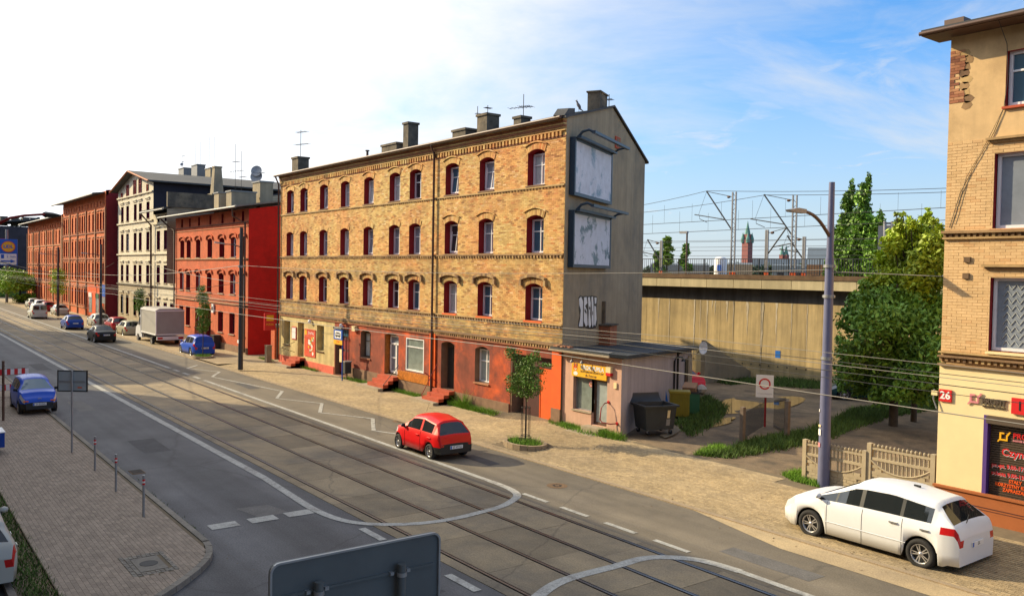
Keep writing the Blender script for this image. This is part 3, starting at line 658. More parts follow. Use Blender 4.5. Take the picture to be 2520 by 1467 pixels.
# ------------------------------------------------------------ the yellow brick tenement
FZ=Fr((0,23.04),(1,0)); YF=23.04
cols=[(-55.71),(-53.45),(-50.37),(-47.37),(-44.32),(-41.30),(-39.10),(-35.58),(-32.62),(-28.95)]
ten=T('brick_tenement','large yellow brick tenement of four storeys with a grey gable end','building',(-42,28,0))
ops=[]
for c in cols:
    for z0,z1 in ((10.38,11.92),(7.46,9.09),(4.53,6.15)): ops.append((c-.59,c+.59,z0,z1,.16))
gops=[(-56.59,-55.5,1.42,3.06,0),(-54.2,-53.19,.75,3.04,0),(-51.16,-50.1,1.40,3.02,0),(-48.45,-46.66,.15,3.0,0),(-45.07,-43.84,1.53,3.12,.13),(-42.17,-40.62,.85,3.14,.12),(-39.86,-37.98,1.28,3.05,0),(-36.31,-35.1,.74,3.13,.14),(-33.32,-32.15,1.41,3.12,.16),(-30.5,-27.6,.15,3.0,0)]
w=MB(); wall(w,FZ,-57.4,-27.0,3.55,13.0,ops,'mortar_yellow','jamb_red',.40); w.build('front_wall',ten)
w=MB(); wall(w,FZ,-57.4,-48.56,.05,3.46,gops[:3],'cream_plaster','cream_plaster',.38,d=.02); w.build('cream_shop_front',ten)
w=MB(); wall(w,FZ,-48.56,-27.6,.05,3.46,gops[3:],'red_plaster','plinth_brown',.42,d=.02); w.build('red_ground_floor',ten)
w=MB(); wall(w,FZ,-27.62,-27.0,.05,3.46,[],'red_strong','red_strong',.1,d=.035); w.build('orange_pilaster',ten); w=MB(); w.box((-37.32,.03,.75),(-36.78,.10,3.44),'red_strong',FZ); w.build('orange_pilaster',ten)
bricks(FZ,-57.38,-27.02,3.66,12.24,[o[:4]+(o[4],) for o in ops],'brick_courses',ten,'brick_yellow',ring=.26)
# arches of upright bricks over every window, hoods, belts and cornice
ar=MB()
for (a,b,c,e,rs) in ops:
    n=13; R=.25
    for k in range(n):
        t0,t1=k/n,(k+1)/n-.012; um=lambda t:a-.02+(b-a+.04)*t; zf_=lambda t:e-rs*(2*t-1)**2
        sx=lambda t:(t-.5)*.22
        ar.prism([(um(t0),-.01,zf_(t0)),(um(t1),-.01,zf_(t1)),(um(t1)+sx(t1),-.01,zf_(t1)+R),(um(t0)+sx(t0),-.01,zf_(t0)+R)],(0,.045,0),'brick_yellow',fr=FZ)
ar.build('arch_bricks',ten,'stuff')
hd=MB()
for i,c in enumerate(cols):
    def hood(z,w_,rs,th,dd,ears):
        n=10
        for k in range(n):
            t0,t1=k/n,(k+1)/n; u0=c-w_+2*w_*t0; u1=c-w_+2*w_*t1; za=z-rs*(2*t0-1)**2; zb=z-rs*(2*t1-1)**2
            hd.prism([(u0,-.01,za),(u1,-.01,zb),(u1,-.01,zb+th),(u0,-.01,za+th)],(0,dd,0),'brick_soot' if ears else 'brick_yellow',fr=FZ)
        if ears:
            for s in(-1,1): hd.box((c+s*w_-.07,-.01,z-rs-.24),(c+s*w_+.07,dd*.9,z-rs+.02),'brick_soot',FZ)
    hood(11.92+.29,.76,.17,.055,.10,False)
    if i>=7: hood(9.09+.29,.76,.17,.055,.10,False)
    hood(6.15+.27,.84,.15,.12,.16,True)
hd.build('window_hood_bricks',ten,'stuff')
def belt(z,h,dd,mat_,dent=None,u0=-57.4,u1=-27.0,name='belt_course',fr=FZ,par=None):
    b=MB(); b.box((u0,-.01,z),(u1,dd,z+h),mat_,fr); o=b.build(name,par)
    if dent:
        dh,dw,dg,ddp=dent; b=MB(); u=u0+.05
        while u<u1-dw: b.box((u,-.01,z-dh),(u+dw,ddp,z-.003),mat_,fr); u+=dw+dg
        b.build('dentil_bricks',o if False else par,'stuff')
belt(10.24,.07,.07,'brick_soot',(.05,.10,.12,.05),par=ten)
belt(7.36,.06,.08,'brick_soot',(.10,.10,.12,.06),par=ten)
belt(4.42,.06,.08,'brick_soot',(.10,.10,.12,.06),par=ten)
belt(3.56,.10,.14,'brick_soot',(.12,.09,.10,.11),par=ten,name='shop_cornice')
belt(3.36,.07,.09,'brick_old_red',None,par=ten)
belt(12.50,.07,.09,'brick_yellow',(.20,.12,.13,.08),par=ten,name='cornice')
for k,(z,d_) in enumerate(((12.24,.03),(12.58,.11),(12.66,.13),(12.74,.15),(12.82,.17),(12.90,.20))):
    b=MB(); b.box((-57.4,-.01,z),(-27.0,d_,z+.066),'brick_yellow' if k%2 else 'brick_old_red',FZ); b.build('corbel_course',ten)
tilts={7:1,8:1,2:1,4:1,3:1}
for i,c in enumerate(cols):
    for r,(z0,z1) in enumerate(((10.38,11.92),(7.46,9.09),(4.53,6.15))):
        tl=(r==0 and i in(0,2,4,7,8)) or (r==1 and i in(0,1,3,4,7)) or (r==2 and i==4)
        o=pvc(ten,FZ,(c-.59,c+.59,z0,z1,.16),.36,'cross',random.choice(['glass_dark','glass_dark','glass_grey','curtain','glass_blue']),tilt=tl,sill='plinth_brown' if not(r==2 and i>6) else 'red_strong')
# ground floor fittings
pvc(ten,FZ,gops[0],.34,'T','glass_shop',fm='cream_plaster',sill='zinc_brown',name='shop_window')
pvc(ten,FZ,gops[2],.34,'T','glass_shop',fm='cream_plaster',sill='zinc_brown',name='shop_window')
pvc(ten,FZ,gops[4],.30,'T','curtain',fm='shutter_brown',sill='brick_old_red',name='window',inf='shutter_brown')
pvc(ten,FZ,gops[6],.05,'trans','glass_shop',name='display_window',trans=.27,w=.07)
pvc(ten,FZ,gops[8],.30,'T','glass_pale',fm='white_pvc',sill='brick_old_red',name='window',inf='shutter_brown',w=.05)
d=MB(); d.box((-54.2,-.34,.75),(-53.19,-.28,3.04),'cream_plaster',FZ); d.box((-54.1,-.28,1.6),(-53.3,-.265,2.6),'glass_dark',FZ); d.build('entrance_door',ten)
d=MB(); d.box((-48.45,-.36,.15),(-46.66,-.30,2.45),'door_dark',FZ); d.box((-47.58,-.30,.15),(-47.53,-.27,2.45),'jamb_red',FZ)
for k in range(2):
    for j in range(3): d.box((-48.35+k*.92,-.30,.35+j*.7),(-47.70+k*.92,-.285,.9+j*.7),'jamb_red',FZ)
o=d.build('entrance_door',ten)
d=MB(); d.box((-48.45,-.34,2.5),(-46.66,-.3,3.0),'shutter_brown',FZ)
for k in range(5): d.box((-48.4+k*.36,-.3,2.55),(-48.10+k*.36,-.28,2.95),'glass_blue',FZ)
d.build('transom_window',ten)
d=MB()
for (a,b,c,e) in ((-42.05,-41.97,.9,3.0),(-40.72,-40.64,.9,3.0),(-41.42,-41.3,.9,2.55),(-42.05,-40.64,2.93,3.02),(-42.05,-40.64,2.5,2.6),(-42.05,-40.64,.9,1.05),(-42.05,-41.4,1.75,1.8)): d.box((a,-.36,c),(b,-.26,e),'white_pvc',FZ)
o=d.build('glazed_door',ten); g=MB(); g.box((-42.05,-.33,.9),(-40.64,-.31,3.0),'glass_grey',FZ); g.build('pane',o)
d=MB(); d.box((-36.31,-.40,.74),(-35.1,-.36,3.0),'shutter_brown',FZ); d.box((-36.2,-.36,.8),(-35.75,-.34,2.8),'plastic_black',FZ); o=d.build('entrance_door',ten)
g=MB(); g.box((-35.62,-.36,1.35),(-35.2,-.33,2.5),'glass_pale',FZ); g.box((-35.55,-.36,2.55),(-35.25,-.33,2.9),'tarpaulin',FZ); g.build('door_glass',o)
d=MB(); d.box((-30.5,-.9,.15),(-27.6,-.86,3.0),'shutter_brown',FZ); d.box((-30.5,-.86,.1),(-30.42,.0,3.0),'plinth_brown',FZ); d.build('passage_back',ten)
d=MB(); d.box((-28.72,-.28,.33),(-27.6,-.24,2.5),'red_strong',FZ); d.box((-28.72,-.24,.33),(-28.67,-.22,2.5),'sign_orange',FZ); d.build('orange_gate_leaf',ten)
d=MB(); d.box((-29.9,-.32,.2),(-28.74,-.28,2.5),'door_dark',FZ); d.build('gate_leaf',ten)
d=MB(); d.box((-30.5,-.30,2.52),(-27.6,-.22,3.0),'door_dark',FZ); d.build('gate_transom',ten)
# plinths
d=MB(); d.box((-57.4,-.01,.05),(-54.2,.06,.62),'salmon_plinth',FZ); d.box((-53.19,-.01,.05),(-48.6,.06,.60),'salmon_plinth',FZ); d.build('salmon_plinth',ten)
for a,b,z in ((-46.62,-42.22,.80),(-40.55,-36.4,.72),(-35.0,-30.55,.72),(-27.58,-27.0,.95)): d=MB(); d.box((a,-.01,.05),(b,.075,z),'plinth_brown',FZ); d.build('stone_plinth',ten)
# glazed orange tiles under the display window and round the shop door
tl=MB(); tl.box((0,-.0,0),(.094,.018,.094),'tile_orange',lambda a,b,c:Vector((a,-b,c)),r=0.); tm=tl.mesh('glazed_tile')
tp=MB(); tp.box((-40.6,-.01,.74),(-37.4,.075,1.24),'plinth_brown',FZ); tp.build('tile_backing',ten)
for i in range(32):
    for j in range(5): o=ob('glazed_tile',tm,ten); o.location=(-40.58+i*.0985,23.04-.076,.755+j*.0985)
tl=MB()
for i in range(23):
    for j in range(4): tl.box((-42.165,-.40+j*.098,.88+i*.098),(-42.150,-.31+j*.098,.97+i*.098),'tile_orange',FZ)
tl.build('jamb_tiles',ten,'stuff')
# steps: three flights
def steps(u0,u1,z1,n,mt,par,low=None,y0=0.,rise=None,zb=.10):
    for k in range(n):
        zt=z1-(z1-zb)*k/n; dd=.30*(k+1)+.1
        b=MB(); ext=0 if not low or k<n-1 else low
        b.box((u0-ext,y0,zb-.05),(u1+.0,y0+dd+.0,zt),mt if k<n-1 or not low else 'step_concrete',FZ); b.build('step',par)
def rail(pts,r=.018,m='metal_dark',name='handrail',par=None):
    b=MB()
    for s in pts: b.tube(s,r,m,6)
    return b.build(name,par)
st=T('door_steps','pale red steps at the cream shop door beside the pizza poster','steps',(-53.7,22.4,0)); steps(-54.5,-52.95,.75,4,'step_red',st,.5)
rail([[(-54.5,22.0,.5),(-54.5,22.0,1.35),(-54.5,22.95,1.7)],[(-54.5,22.95,1.0),(-54.5,22.0,1.35)]],par=st)
st=T('door_steps','red concrete steps below the white glazed shop door with orange tiles','steps',(-41.4,22.4,0)); steps(-42.3,-40.5,.84,4,'step_red',st,.7)
rail([[(-40.45,22.0,.45),(-40.45,22.95,1.5)],[(-40.45,22.95,.95),(-40.45,22.3,1.2)]],par=st)
st=T('door_steps','red steps with weeds leading to the dark door right of the downpipe','steps',(-35.7,22.4,0)); steps(-36.5,-34.95,.74,4,'step_red',st,.7)
rail([[(-36.5,22.2,1.55),(-36.5,22.95,1.0)],[(-36.5,22.0,.4),(-36.5,22.9,1.9)]],m='jamb_red',par=st)
# gable end, back and roof
GD=Vector((-.487,.874,0)).normalized(); GC=Vector((-27.0,23.04,0)); FG=Fr(GC,GD)
g=MB(); g.poly([FG(s,0,z) for s,z in ((0,.05),(12.32,.05),(12.32,12.75),(6.29,14.55),(.0,13.2))],'gable_render')
g.build('gable_wall',ten)
g=MB(); g.box((6.72,.0,12.72),(7.52,.05,13.28),'step_red',FG); g.box((6.9,.05,12.8),(7.45,.06,13.2),'plinth_brown',FG); g.build('walled_up_window',ten)
bk=FG(12.32,0,0); 
g=MB(); g.poly([(bk.x,bk.y,.05),(-57.4,bk.y,.05),(-57.4,bk.y,12.75),(bk.x,bk.y,12.75)],'gable_render')
g.poly([(-57.4,23.04,.05),(-57.4,bk.y,.05),(-57.4,bk.y,12.75),(-57.4,28.54,14.5),(-57.4,23.04,13)],'gable_render'); g.build('rear_wall',ten)
r=MB(); rd=FG(6.29,0,0)
def slab(mb,p,th,m): 
    mb.prism(p,(0,0,th),m)
a0=FG(-.38,.10,12.93); a1=FG(6.3,.10,14.58); a2=FG(12.75,.10,12.68)
slab(r,[(-57.6,a0.y,12.93),tuple(a0),tuple(a1),(-57.6,a1.y,14.58)],.10,'roof_felt'); slab(r,[(-57.6,a1.y,14.58),tuple(a1),tuple(a2),(-57.6,a2.y,12.68)],.10,'roof_felt'); rf=r.build('roof',ten)
b=MB(); b.prism([tuple(FG(-.05,.03,13.0)),tuple(FG(.9,.03,13.3)),tuple(FG(.9,.03,13.55)),tuple(FG(.15,.03,13.42)),tuple(FG(-.35,.03,13.05))],tuple(-FG.n*.5),'roof_felt'); b.build('verge_end',rf)
gut=MB(); gut.tube([(-57.6,22.62,12.98),(-26.9,22.62,12.98)],.07,'zinc_brown',8); gut.build('gutter',rf)
dp=MB(); dp.tube([(-37.05,22.68,12.9),(-37.05,22.9,12.5),(-37.05,22.9,.3)],.06,'zinc_brown',8); dp.build('downpipe',ten)
dp=MB(); dp.tube([(-57.35,22.62,12.9),(-57.45,22.9,12.4),(-57.45,22.9,.3)],.06,'zinc_brown',8); dp.build('downpipe',ten)
def chim(x0,x1,y0,y1,z0,z1,par,m='chimney_dark',cap=True):
    b=MB(); b.box((x0,y0,z0),(x1,y1,z1),m); 
    if cap: b.box((x0-.06,y0-.06,z1-.12),(x1+.06,y1+.06,z1),m)
    b.build('chimney',par)
for q in ((-57.35,-56.3,23.8,24.6,13.0,14.35),(-48.2,-46.3,25.9,26.7,13.5,14.45),(-45.5,-44.9,25.9,26.6,13.5,15.5),(-40.2,-38.9,26,26.8,13.5,14.42),(-37.8,-36.9,26,26.8,13.5,14.95),(-34.3,-33.7,25.8,26.4,13.5,14.35)): chim(*q,rf)
b=MB(); cfr=lambda s,d,z:FG(s,d,z); b.box((4.45,-.65,14.0),(5.55,-.05,14.95),'chimney_dark',cfr); b.box((4.40,-.70,14.95),(5.60,.0,15.02),'chimney_dark',cfr); b.build('chimney',rf)
b=MB(); b.tube([(-50.3,26,13.7),(-50.3,26,14.3)],.08,'zinc_brown',8); b.tube([(-50.3,26,14.3),(-50.3,26,14.36)],.14,'zinc_brown',8); b.build('vent_pipe',rf)
def antenna(x,y,z,h,label,bars,dish=None,m='metal_dark'):
    t=T('roof_antenna',label,'antenna',(x,y,z),'aerials on the roofs'); b=MB(); b.tube([(x,y,z),(x,y,z+h)],.02,m,5); b.build('mast',t)
    for (hh,ln,az) in bars:
        b=MB(); dx,dy=math.cos(az),math.sin(az); b.tube([(x-dx*ln*.4,y-dy*ln*.4,z+hh),(x+dx*ln*.6,y+dy*ln*.6,z+hh)],.014,m,4)
        for k in range(7):
            q=-.4+k/6; b.tube([(x+dx*ln*q-dy*.22,y+dy*ln*q+dx*.22,z+hh),(x+dx*ln*q+dy*.22,y+dy*ln*q-dx*.22,z+hh)],.009,m,4)
        b.build('aerial',t)
    if dish:
        for (hh,rr) in dish:
            b=MB(); c=Vector((x,y-.1,z+hh)); n=Vector((.75,-.6,.25)).normalized(); Rm=n.to_track_quat('Z','Y').to_matrix()
            b.lathe([(rr*q,.18*rr*q*q) for q in(0.001,.3,.6,.8,1.)],'metal_grey',lambda a,b_,h:c+Rm@Vector((a,b_,h)),18); b.build('dish',t)
    return t
antenna(-56.8,24.2,14.35,1.9,'thin aerial on the leftmost chimney of the yellow tenement',[(1.75,1.0,.3),(.9,1.3,.3)])
antenna(-38.2,26.3,14.2,1.3,'stick aerial left of the tall middle chimney of the yellow tenement',[(.9,.3,1.2)])
antenna(-37.4,26.4,14.95,.45,'short aerial standing on the tall middle chimney','') if False else antenna(-37.4,26.4,14.95,.5,'short aerial standing on the tall middle chimney',[(.35,.25,0.)])
antenna(-33.9,26.1,14.35,1.1,'aerial with a grid arm on the low chimney near the gable',[(.45,1.3,3.6),(.5,.6,.5)])
antenna(-30.4,28.6,14.5,.75,'small aerial right of the gable chimney',[(.5,.3,.4)])
# crow on the verge
c=MB(); cc=FG(1.6,-.05,13.78)
c.lathe([(.0,-.2),(.05,-.14),(.085,0),(.07,.1),(.04,.16),(.05,.2),(.045,.25),(.0,.29)],'feather',lambda a,b_,h:cc+Vector((a-h*.35,b_-.2*h,h*.85)),10); c.tube([cc+Vector((-.06,-.05,.25)),cc+Vector((-.20,-.07,.24))],[.018,.003],'metal_dark',5); c.tube([cc+Vector((.02,0,-.1)),cc+Vector((.22,.05,-.24))],[.05,.02],'feather',5)
c.tube([cc+Vector((0,0,-.05)),cc+Vector((0,0,-.26))],.008,'metal_dark',4); tag(c.build('bird'),'dark bird perched on the gable verge of the yellow tenement','bird')
# billboards on the gable
def billboard(z0,z1,label,paper):  # frame, paper, tray, lamp bar
    t=T('billboard',label,'billboard',tuple(FG(3,.2,z0)),'billboards on the gable')
    b=MB(); s0,s1=.40,5.64; w=.14
    for (a,c_,e,f) in ((s0,s1,z0,z0+w),(s0,s1,z1-w,z1),(s0,s0+w,z0+w,z1-w),(s1-w,s1,z0+w,z1-w)): b.box((a,.02,e),(c_,.26,f),'board_frame',FG)
    b.build('frame',t); b=MB(); b.box((s0+w,.02,z0+w),(s1-w,.235,z1-w),paper,FG); b.build('panel',t)
    b=MB(); b.box((s0+.1,.30,z1-.04),(s1,.48,z1+.06),'board_frame',FG); b.build('top_tray',t)
    b=MB(); b.tube([FG(s0+.2,.2,z1-.1),FG(s0+.2,.5,z1+.22),FG(s0+.25,.75,z1+.30),FG(s0+.3,.95,z1+.2)],.06,'board_frame',8)
    b.tube([FG(s1-.2,.2,z1-.1),FG(s1-.2,.6,z1+.15),FG(s1-.2,.95,z1+.2)],.05,'board_frame',8); b.build('bracket',t)
    b=MB(); b.box((s0+.2,.90,z1+.14),(s1+.1,1.06,z1+.25),'board_frame',FG); b.build('lamp_bar',t)
billboard(9.87,12.28,'upper of two framed billboards on the grey gable, torn pale paper','board_paper')
billboard(6.86,9.25,'lower of two framed billboards on the grey gable, peeling dark patches','board_paper_b')
# graffiti: bulbous silver letters outlined in black, flat paint
def q10(x,y): 
    p=((1900+x/1.63)*.72,(300+y/1.63)*.72); d=ray(*p); t_=((GC-EYE).dot(FG.n))/d.dot(FG.n); P=EYE+d*t_; return (P-GC).dot(FG.u),P.z
gf=T('graffiti','silver and black bubble letter graffiti low on the grey gable','graffiti',tuple(FG(3,0,4.2)))
def blob(pts,m,name,d):
    b=MB(); b.poly([FG(*(lambda s:(s[0],d,s[1]))(q10(x,y))) for x,y in pts],m); b.build(name,gf)
ol=[(124,1170),(134,1158),(150,1162),(166,1160),(182,1162),(196,1158),(212,1160),(226,1162),(231,1180),(228,1200),(226,1230),(229,1270),(230,1310),(222,1338),(206,1342),(190,1345),(172,1340),(158,1336),(140,1338),(122,1335),(124,1300),(132,1270),(126,1230),(130,1200)]
blob(ol,'sign_black','outline',.006)
for sh in ([(128,1176),(140,1164),(150,1190),(150,1330),(126,1330),(134,1290),(138,1240),(130,1210)],[(156,1168),(170,1166),(174,1200),(162,1215),(172,1240),(176,1320),(166,1332),(155,1300)],[(178,1168),(188,1166),(193,1200),(190,1260),(196,1320),(188,1338),(180,1320),(182,1250)],[(197,1166),(206,1164),(209,1220),(210,1320),(203,1336),(198,1300),(199,1230)],[(214,1168),(226,1170),(224,1200),(216,1206)],[(213,1215),(222,1218),(226,1290),(218,1330),(212,1318)]):
    blob(sh,'board_paper' if False else 'sign_white','letter',.009)
for sh in ([(160,1228),(170,1250),(168,1262),(158,1245)],[(184,1215),(190,1225),(189,1240),(183,1232)],[(202,1240),(206,1250),(205,1270),(201,1262)]): blob(sh,'sign_black','letter_counter',.012)
b=MB(); s_,z_=q10(258,1255); b.box((s_-.06,.0,3.3),(s_+.10,.16,z_+.55),'chimney_dark',FG); b.build('flue_pipe',ten)
b=MB(); s_,z_=q10(260,1340); b.box((s_-.55,.0,2.9),(s_+.5,.55,z_+.15),'brick_old_red',FG); b.box((s_-.62,.0,z_+.15),(s_+.57,.62,z_+.22),'chimney_dark',FG); b.build('brick_stack',ten)
# shop signs on the cream front
def sign(name,label,cat,fr,a,b_,z0,z1,d0,d1,m): 
    t=T(name,label,cat,tuple(fr((a+b_)/2,d1,z0))); q=MB(); q.box((a,d0,z0),(b_,d1,z1),m,fr); q.build('board',t); return t
t=sign('poster','tall red pizza menu poster on the cream shop front','poster',FZ,-53.02,-51.3,.9,2.68,.03,.06,'poster_red')
text('Złoty Róg',.22,'sign_white',plane_fr((-52.0,23.04-.062,2.45),(1,0,0)),t,ext=.003)
b=MB(); b.box((-52.95,.062,2.3),(-52.65,.067,2.62),'sign_yellow',FZ); b.build('emblem',t)
b=MB(); rr=random.Random(3)
for k in range(60): b.box((lambda x,z:(x,.062+k*.0001,z))(-52.3+rr.random()*.8,1.0+rr.random()*1.15),(0,0,0),'sign_white',FZ) if False else None
for k in range(46):
    cx_,cz_=-51.9+rr.uniform(-.42,.42),1.65+rr.uniform(-.55,.5); a=rr.uniform(.05,.13); c_=FZ(cx_,.064+k*.0002,cz_)
    b.poly([c_+Vector((a*math.cos(6.28*j/8),0,a*math.sin(6.28*j/8))) for j in range(8)],rr.choice(['sign_yellow','cream_paint','sign_white','poster_red','sign_orange','grass_green']))
b.build('food_picture',t)
b=MB()
for k in range(14): b.box((-52.92,.062,1.05+k*.08),(-52.92+rr.uniform(.3,.5),.066,1.08+k*.08),'sign_orange',FZ)
b.build('menu_lines',t)
t=sign('notice_board','white notice board with red edge left of the cream shop door','notice board',FZ,-55.1,-54.38,1.85,2.7,.03,.07,'sign_red'); b=MB(); b.box((-55.05,.07,1.9),(-54.43,.08,2.65),'sign_white',FZ); b.build('sheet',t)
t=T('hanging_sign','red and yellow projecting sign at the left corner of the cream shop','shop sign',(-57.5,22.4,2.4)); b=MB(); b.box((-57.52,21.95,2.3),(-57.42,22.75,3.5),'sign_red'); b.build('board',t)
b=MB(); b.box((-57.418,22.1,2.95),(-57.410,22.6,3.35),'sign_yellow'); b.build('emblem',t); text('PIZZA',.2,'sign_yellow',plane_fr((-57.415,22.35,2.7),(0,1,0)),t,ext=.003)
b=MB(); b.tube([(-57.47,22.75,3.4),(-57.47,23.0,3.4)],.02,'metal_dark',6); b.build('bracket',t)
for x,l in ((-52.0,'white wall lamp above the pizza poster'),(-47.4,'white wall lamp above the dark red double door')):
    b=MB(); c0=FZ(x,.15,3.2); b.lathe([(0,-.14),(.09,-.1),(.12,0),(.09,.1),(0,.14)],'sign_white',lambda a,b_,h:c0+Vector((a,b_,h)),12); tag(b.build('wall_lamp'),l,'lamp')
b=MB(); b.box((-45.9,.02,3.0),(-45.5,.2,3.3),'cream_paint',FZ); tag(b.build('alarm_box'),'cream alarm box on the red wall left of the arched window','alarm box')
b=MB(); b.box((-57.3,21.95,.1),(-56.9,22.3,1.25),'kerb_warm'); b.box((-57.33,21.92,1.25),(-56.87,22.33,1.3),'kerb_warm'); tag(b.build('cable_cabinet'),'pale grey cable cabinet at the left corner of the yellow tenement','cabinet')
# litter bin
t=T('litter_bin','dark green litter bin on a post by the red wall, right of the bus stop','litter bin',(-46.0,22.6,.12)); b=MB(); b.tube([(-46,22.6,.1),(-46,22.6,.75)],.05,'kerb_warm',8); b.build('post',t)
b=MB(); b.box((-46.25,22.4,.5),(-45.8,22.8,1.15),'plastic_dark'); b.box((-46.28,22.37,1.15),(-45.77,22.83,1.22),'metal_grey'); b.build('bin',t)
# bus stop
t=T('bus_stop_sign','blue tram stop sign with a bus symbol on a tall blue post','stop sign',(-45.72,22.18,.12),)
b=MB(); b.tube([(-45.72,22.18,.1),(-45.72,22.18,3.3)],.04,'sign_blue',8); b.build('post',t)
def bs(u0,u1,z0,z1,m,name,y=22.13,dd=.03): 
    b=MB(); b.box((u0,y-dd,z0),(u1,y,z1),m); return b.build(name,t)
bs(-46.75,-45.62,2.48,3.06,'sign_blue','blue_panel'); bs(-46.75,-45.62,2.48-.0,2.48+.0001,'sign_blue','edge') if False else None
bs(-46.75,-45.62,2.20,2.475,'sign_yellow','yellow_strip'); bs(-46.85,-45.6,3.10,3.22,'sign_black','name_board')
text('Bytomska Kościół',.11,'sign_white',plane_fr((-46.22,22.098,3.16),(1,0,0)),t,ext=.002); text('ZTM',.2,'sign_red',plane_fr((-46.18,22.098,2.335),(1,0,0)),t,ext=.002)
bs(-46.6,-45.77,2.56,3.0,'sign_white','symbol_field',22.099,.003); b=MB(); b.box((-46.50,22.08,2.68),(-45.87,22.0955,2.86),'sign_black'); b.box((-46.4,22.08,2.88),(-45.97,22.0955,2.91),'sign_black')
for x in(-46.38,-46.0): b.tube([(x,22.095,2.67),(x,22.08,2.67)],.045,'sign_black',10)
b.build('tram_symbol',t); b=MB()
for k in range(4): b.box((-46.45+k*.145,22.075,2.75),(-46.34+k*.145,22.0795,2.83),'sign_white')
b.build('symbol_windows',t); bs(-45.95,-45.66,1.2,1.95,'cream_paint','timetable')
# ------------------------------------------------------------ the little shop built against the gable
FA=Fr((0,23.1),(1,0)); shop=T('annex_shop','low pink pet-grooming shop with a sloping tar roof against the gable','shop',(-25.3,24,.3))
so_=[(-26.33,-25.2,1.08,2.42,0),(-25.2,-24.32,.61,2.42,0)]
w=MB(); wall(w,FA,-27.02,-23.54,.05,3.36,so_,'pink_plaster','pink_plaster',.22,d=0); w.build('front_wall',shop)
FS=Fr((-23.54,23.1),GD); w=MB(); w.poly([FS(0,0,.05),FS(9.4,0,.05),FS(9.4,0,2.88),FS(0,0,3.36)],'grey_side'); w.build('side_wall',shop)
w=MB(); w.box((9.45,-.6,.05),(12.9,-.05,2.75),'grey_side',FS); w.build('rear_shed',shop)
w=MB(); w.box((12.0,-.05,.2),(12.9,.0,2.5),'step_concrete',FS); w.box((11.3,-.05,.2),(11.9,0.,2.4),'plastic_black',FS); w.build('shed_door',shop)
r=MB(); rp=[(-27.42,22.72),(-23.95,22.72),tuple(FS(-.2,.28,0)[:2])]
def rz(y): return 3.42-(y-22.7)*.054
pr=[(-27.42,22.72),(-23.85,22.72)]+[(FS(-.25,.30,0).x,FS(-.25,.30,0).y),(FS(13.4,.3,0).x,FS(13.4,.3,0).y),(FG(12.3,.02,0).x,FG(12.3,.02,0).y),(FG(.1,.02,0).x,FG(.1,.02,0).y),(-27.42,23.0)]
r.prism([(x,y,rz(y)) for x,y in pr],(0,0,.13),'tar_blue'); r.build('tar_roof',shop)
r=MB(); r.box((-27.45,22.66,3.40),(-23.82,22.74,3.47),'step_concrete'); r.poly([(-27.40,22.70,3.415),(-23.9,22.70,3.415),(-23.5,23.08,3.40),(-27.1,23.08,3.40)],'concrete_dark'); r.poly([(-27.42,22.74,3.566),(-23.9,22.74,3.566),(-24.4,23.5,3.53),(-27.1,23.1,3.55)],'roof_metal'); r.build('eaves_board',shop)
r=MB()
for k in range(7): r.obox((-27.2+k*.13+random.uniform(0,.05),22.95+random.uniform(-.1,.1),3.60),(.12,.2,.05),'brick_old_red')
r.build('loose_bricks',shop,'stuff')
# window, door, step, sign
o=MB()
for a,b_,c,e in ((-26.30,-26.24,1.1,2.4),(-25.28,-25.2,1.1,2.4),(-26.3,-25.2,2.35,2.42),(-26.3,-25.2,1.08,1.13)): o.box((a,-.22,c),(b_,-.14,e),'zinc_brown' if a>-26 else 'metal_grey',FA)
o=o.build('window',shop); g=MB(); g.box((-26.25,-.20,1.12),(-25.26,-.18,2.38),'glass_shop',FA); g.build('pane',o)
o=MB()
for a,b_,c,e in ((-25.20,-25.08,.61,2.42),(-24.42,-24.32,.61,2.42),(-25.08,-24.42,2.33,2.42),(-25.08,-24.42,.61,.72)): o.box((a,-.20,c),(b_,-.12,e),'zinc_brown',FA)
o=o.build('door',shop); g=MB(); g.box((-25.08,-.18,.72),(-24.42,-.16,2.33),'glass_pale',FA); g.build('pane',o); g=MB(); g.box((-25.16,-.12,1.45),(-25.12,-.07,1.6),'chrome',FA); g.build('handle',o)
b=MB(); b.box((-26.36,-.0,1.02),(-25.18,.05,1.08),'step_concrete',FA); b.build('sill',shop)
b=MB(); b.box((-25.22,-.22,.5),(-25.19,.02,1.08),'pink_plaster',FA); b.build('door_reveal',shop)
b=MB(); b.box((-25.35,0,.15),(-24.3,.42,.58),'step_concrete',FA); b.build('step',shop); b=MB(); b.box((-25.85,0,.1),(-24.3,.85,.36),'step_concrete',FA); b.build('step',shop)
t=sign('shop_sign','yellow UROK PUPILA pet salon sign with a small dog picture','shop sign',FA,-26.36,-24.31,2.44,2.98,.01,.07,'sign_yellow')
text('UROK PUPILA',.24,'sign_white',plane_fr((-25.12,23.1-.073,2.83),(1,0,0)),t,ext=.005,bold=.008,sx=.9)
text('SALON KĄPIELOWO-KOSMETYCZNY',.105,'shutter_brown',plane_fr((-25.15,23.1-.073,2.67),(1,0,0)),t,ext=.003,sx=.78)
text('dla Zwierząt',.13,'shutter_brown',plane_fr((-25.2,23.1-.073,2.53),(1,0,0)),t,ext=.003)
b=MB()
def disc(cx,cz,rx,rzz,m,d): b.poly([FA(cx+rx*math.cos(6.28*k/14),d,cz+rzz*math.sin(6.28*k/14)) for k in range(14)],m)
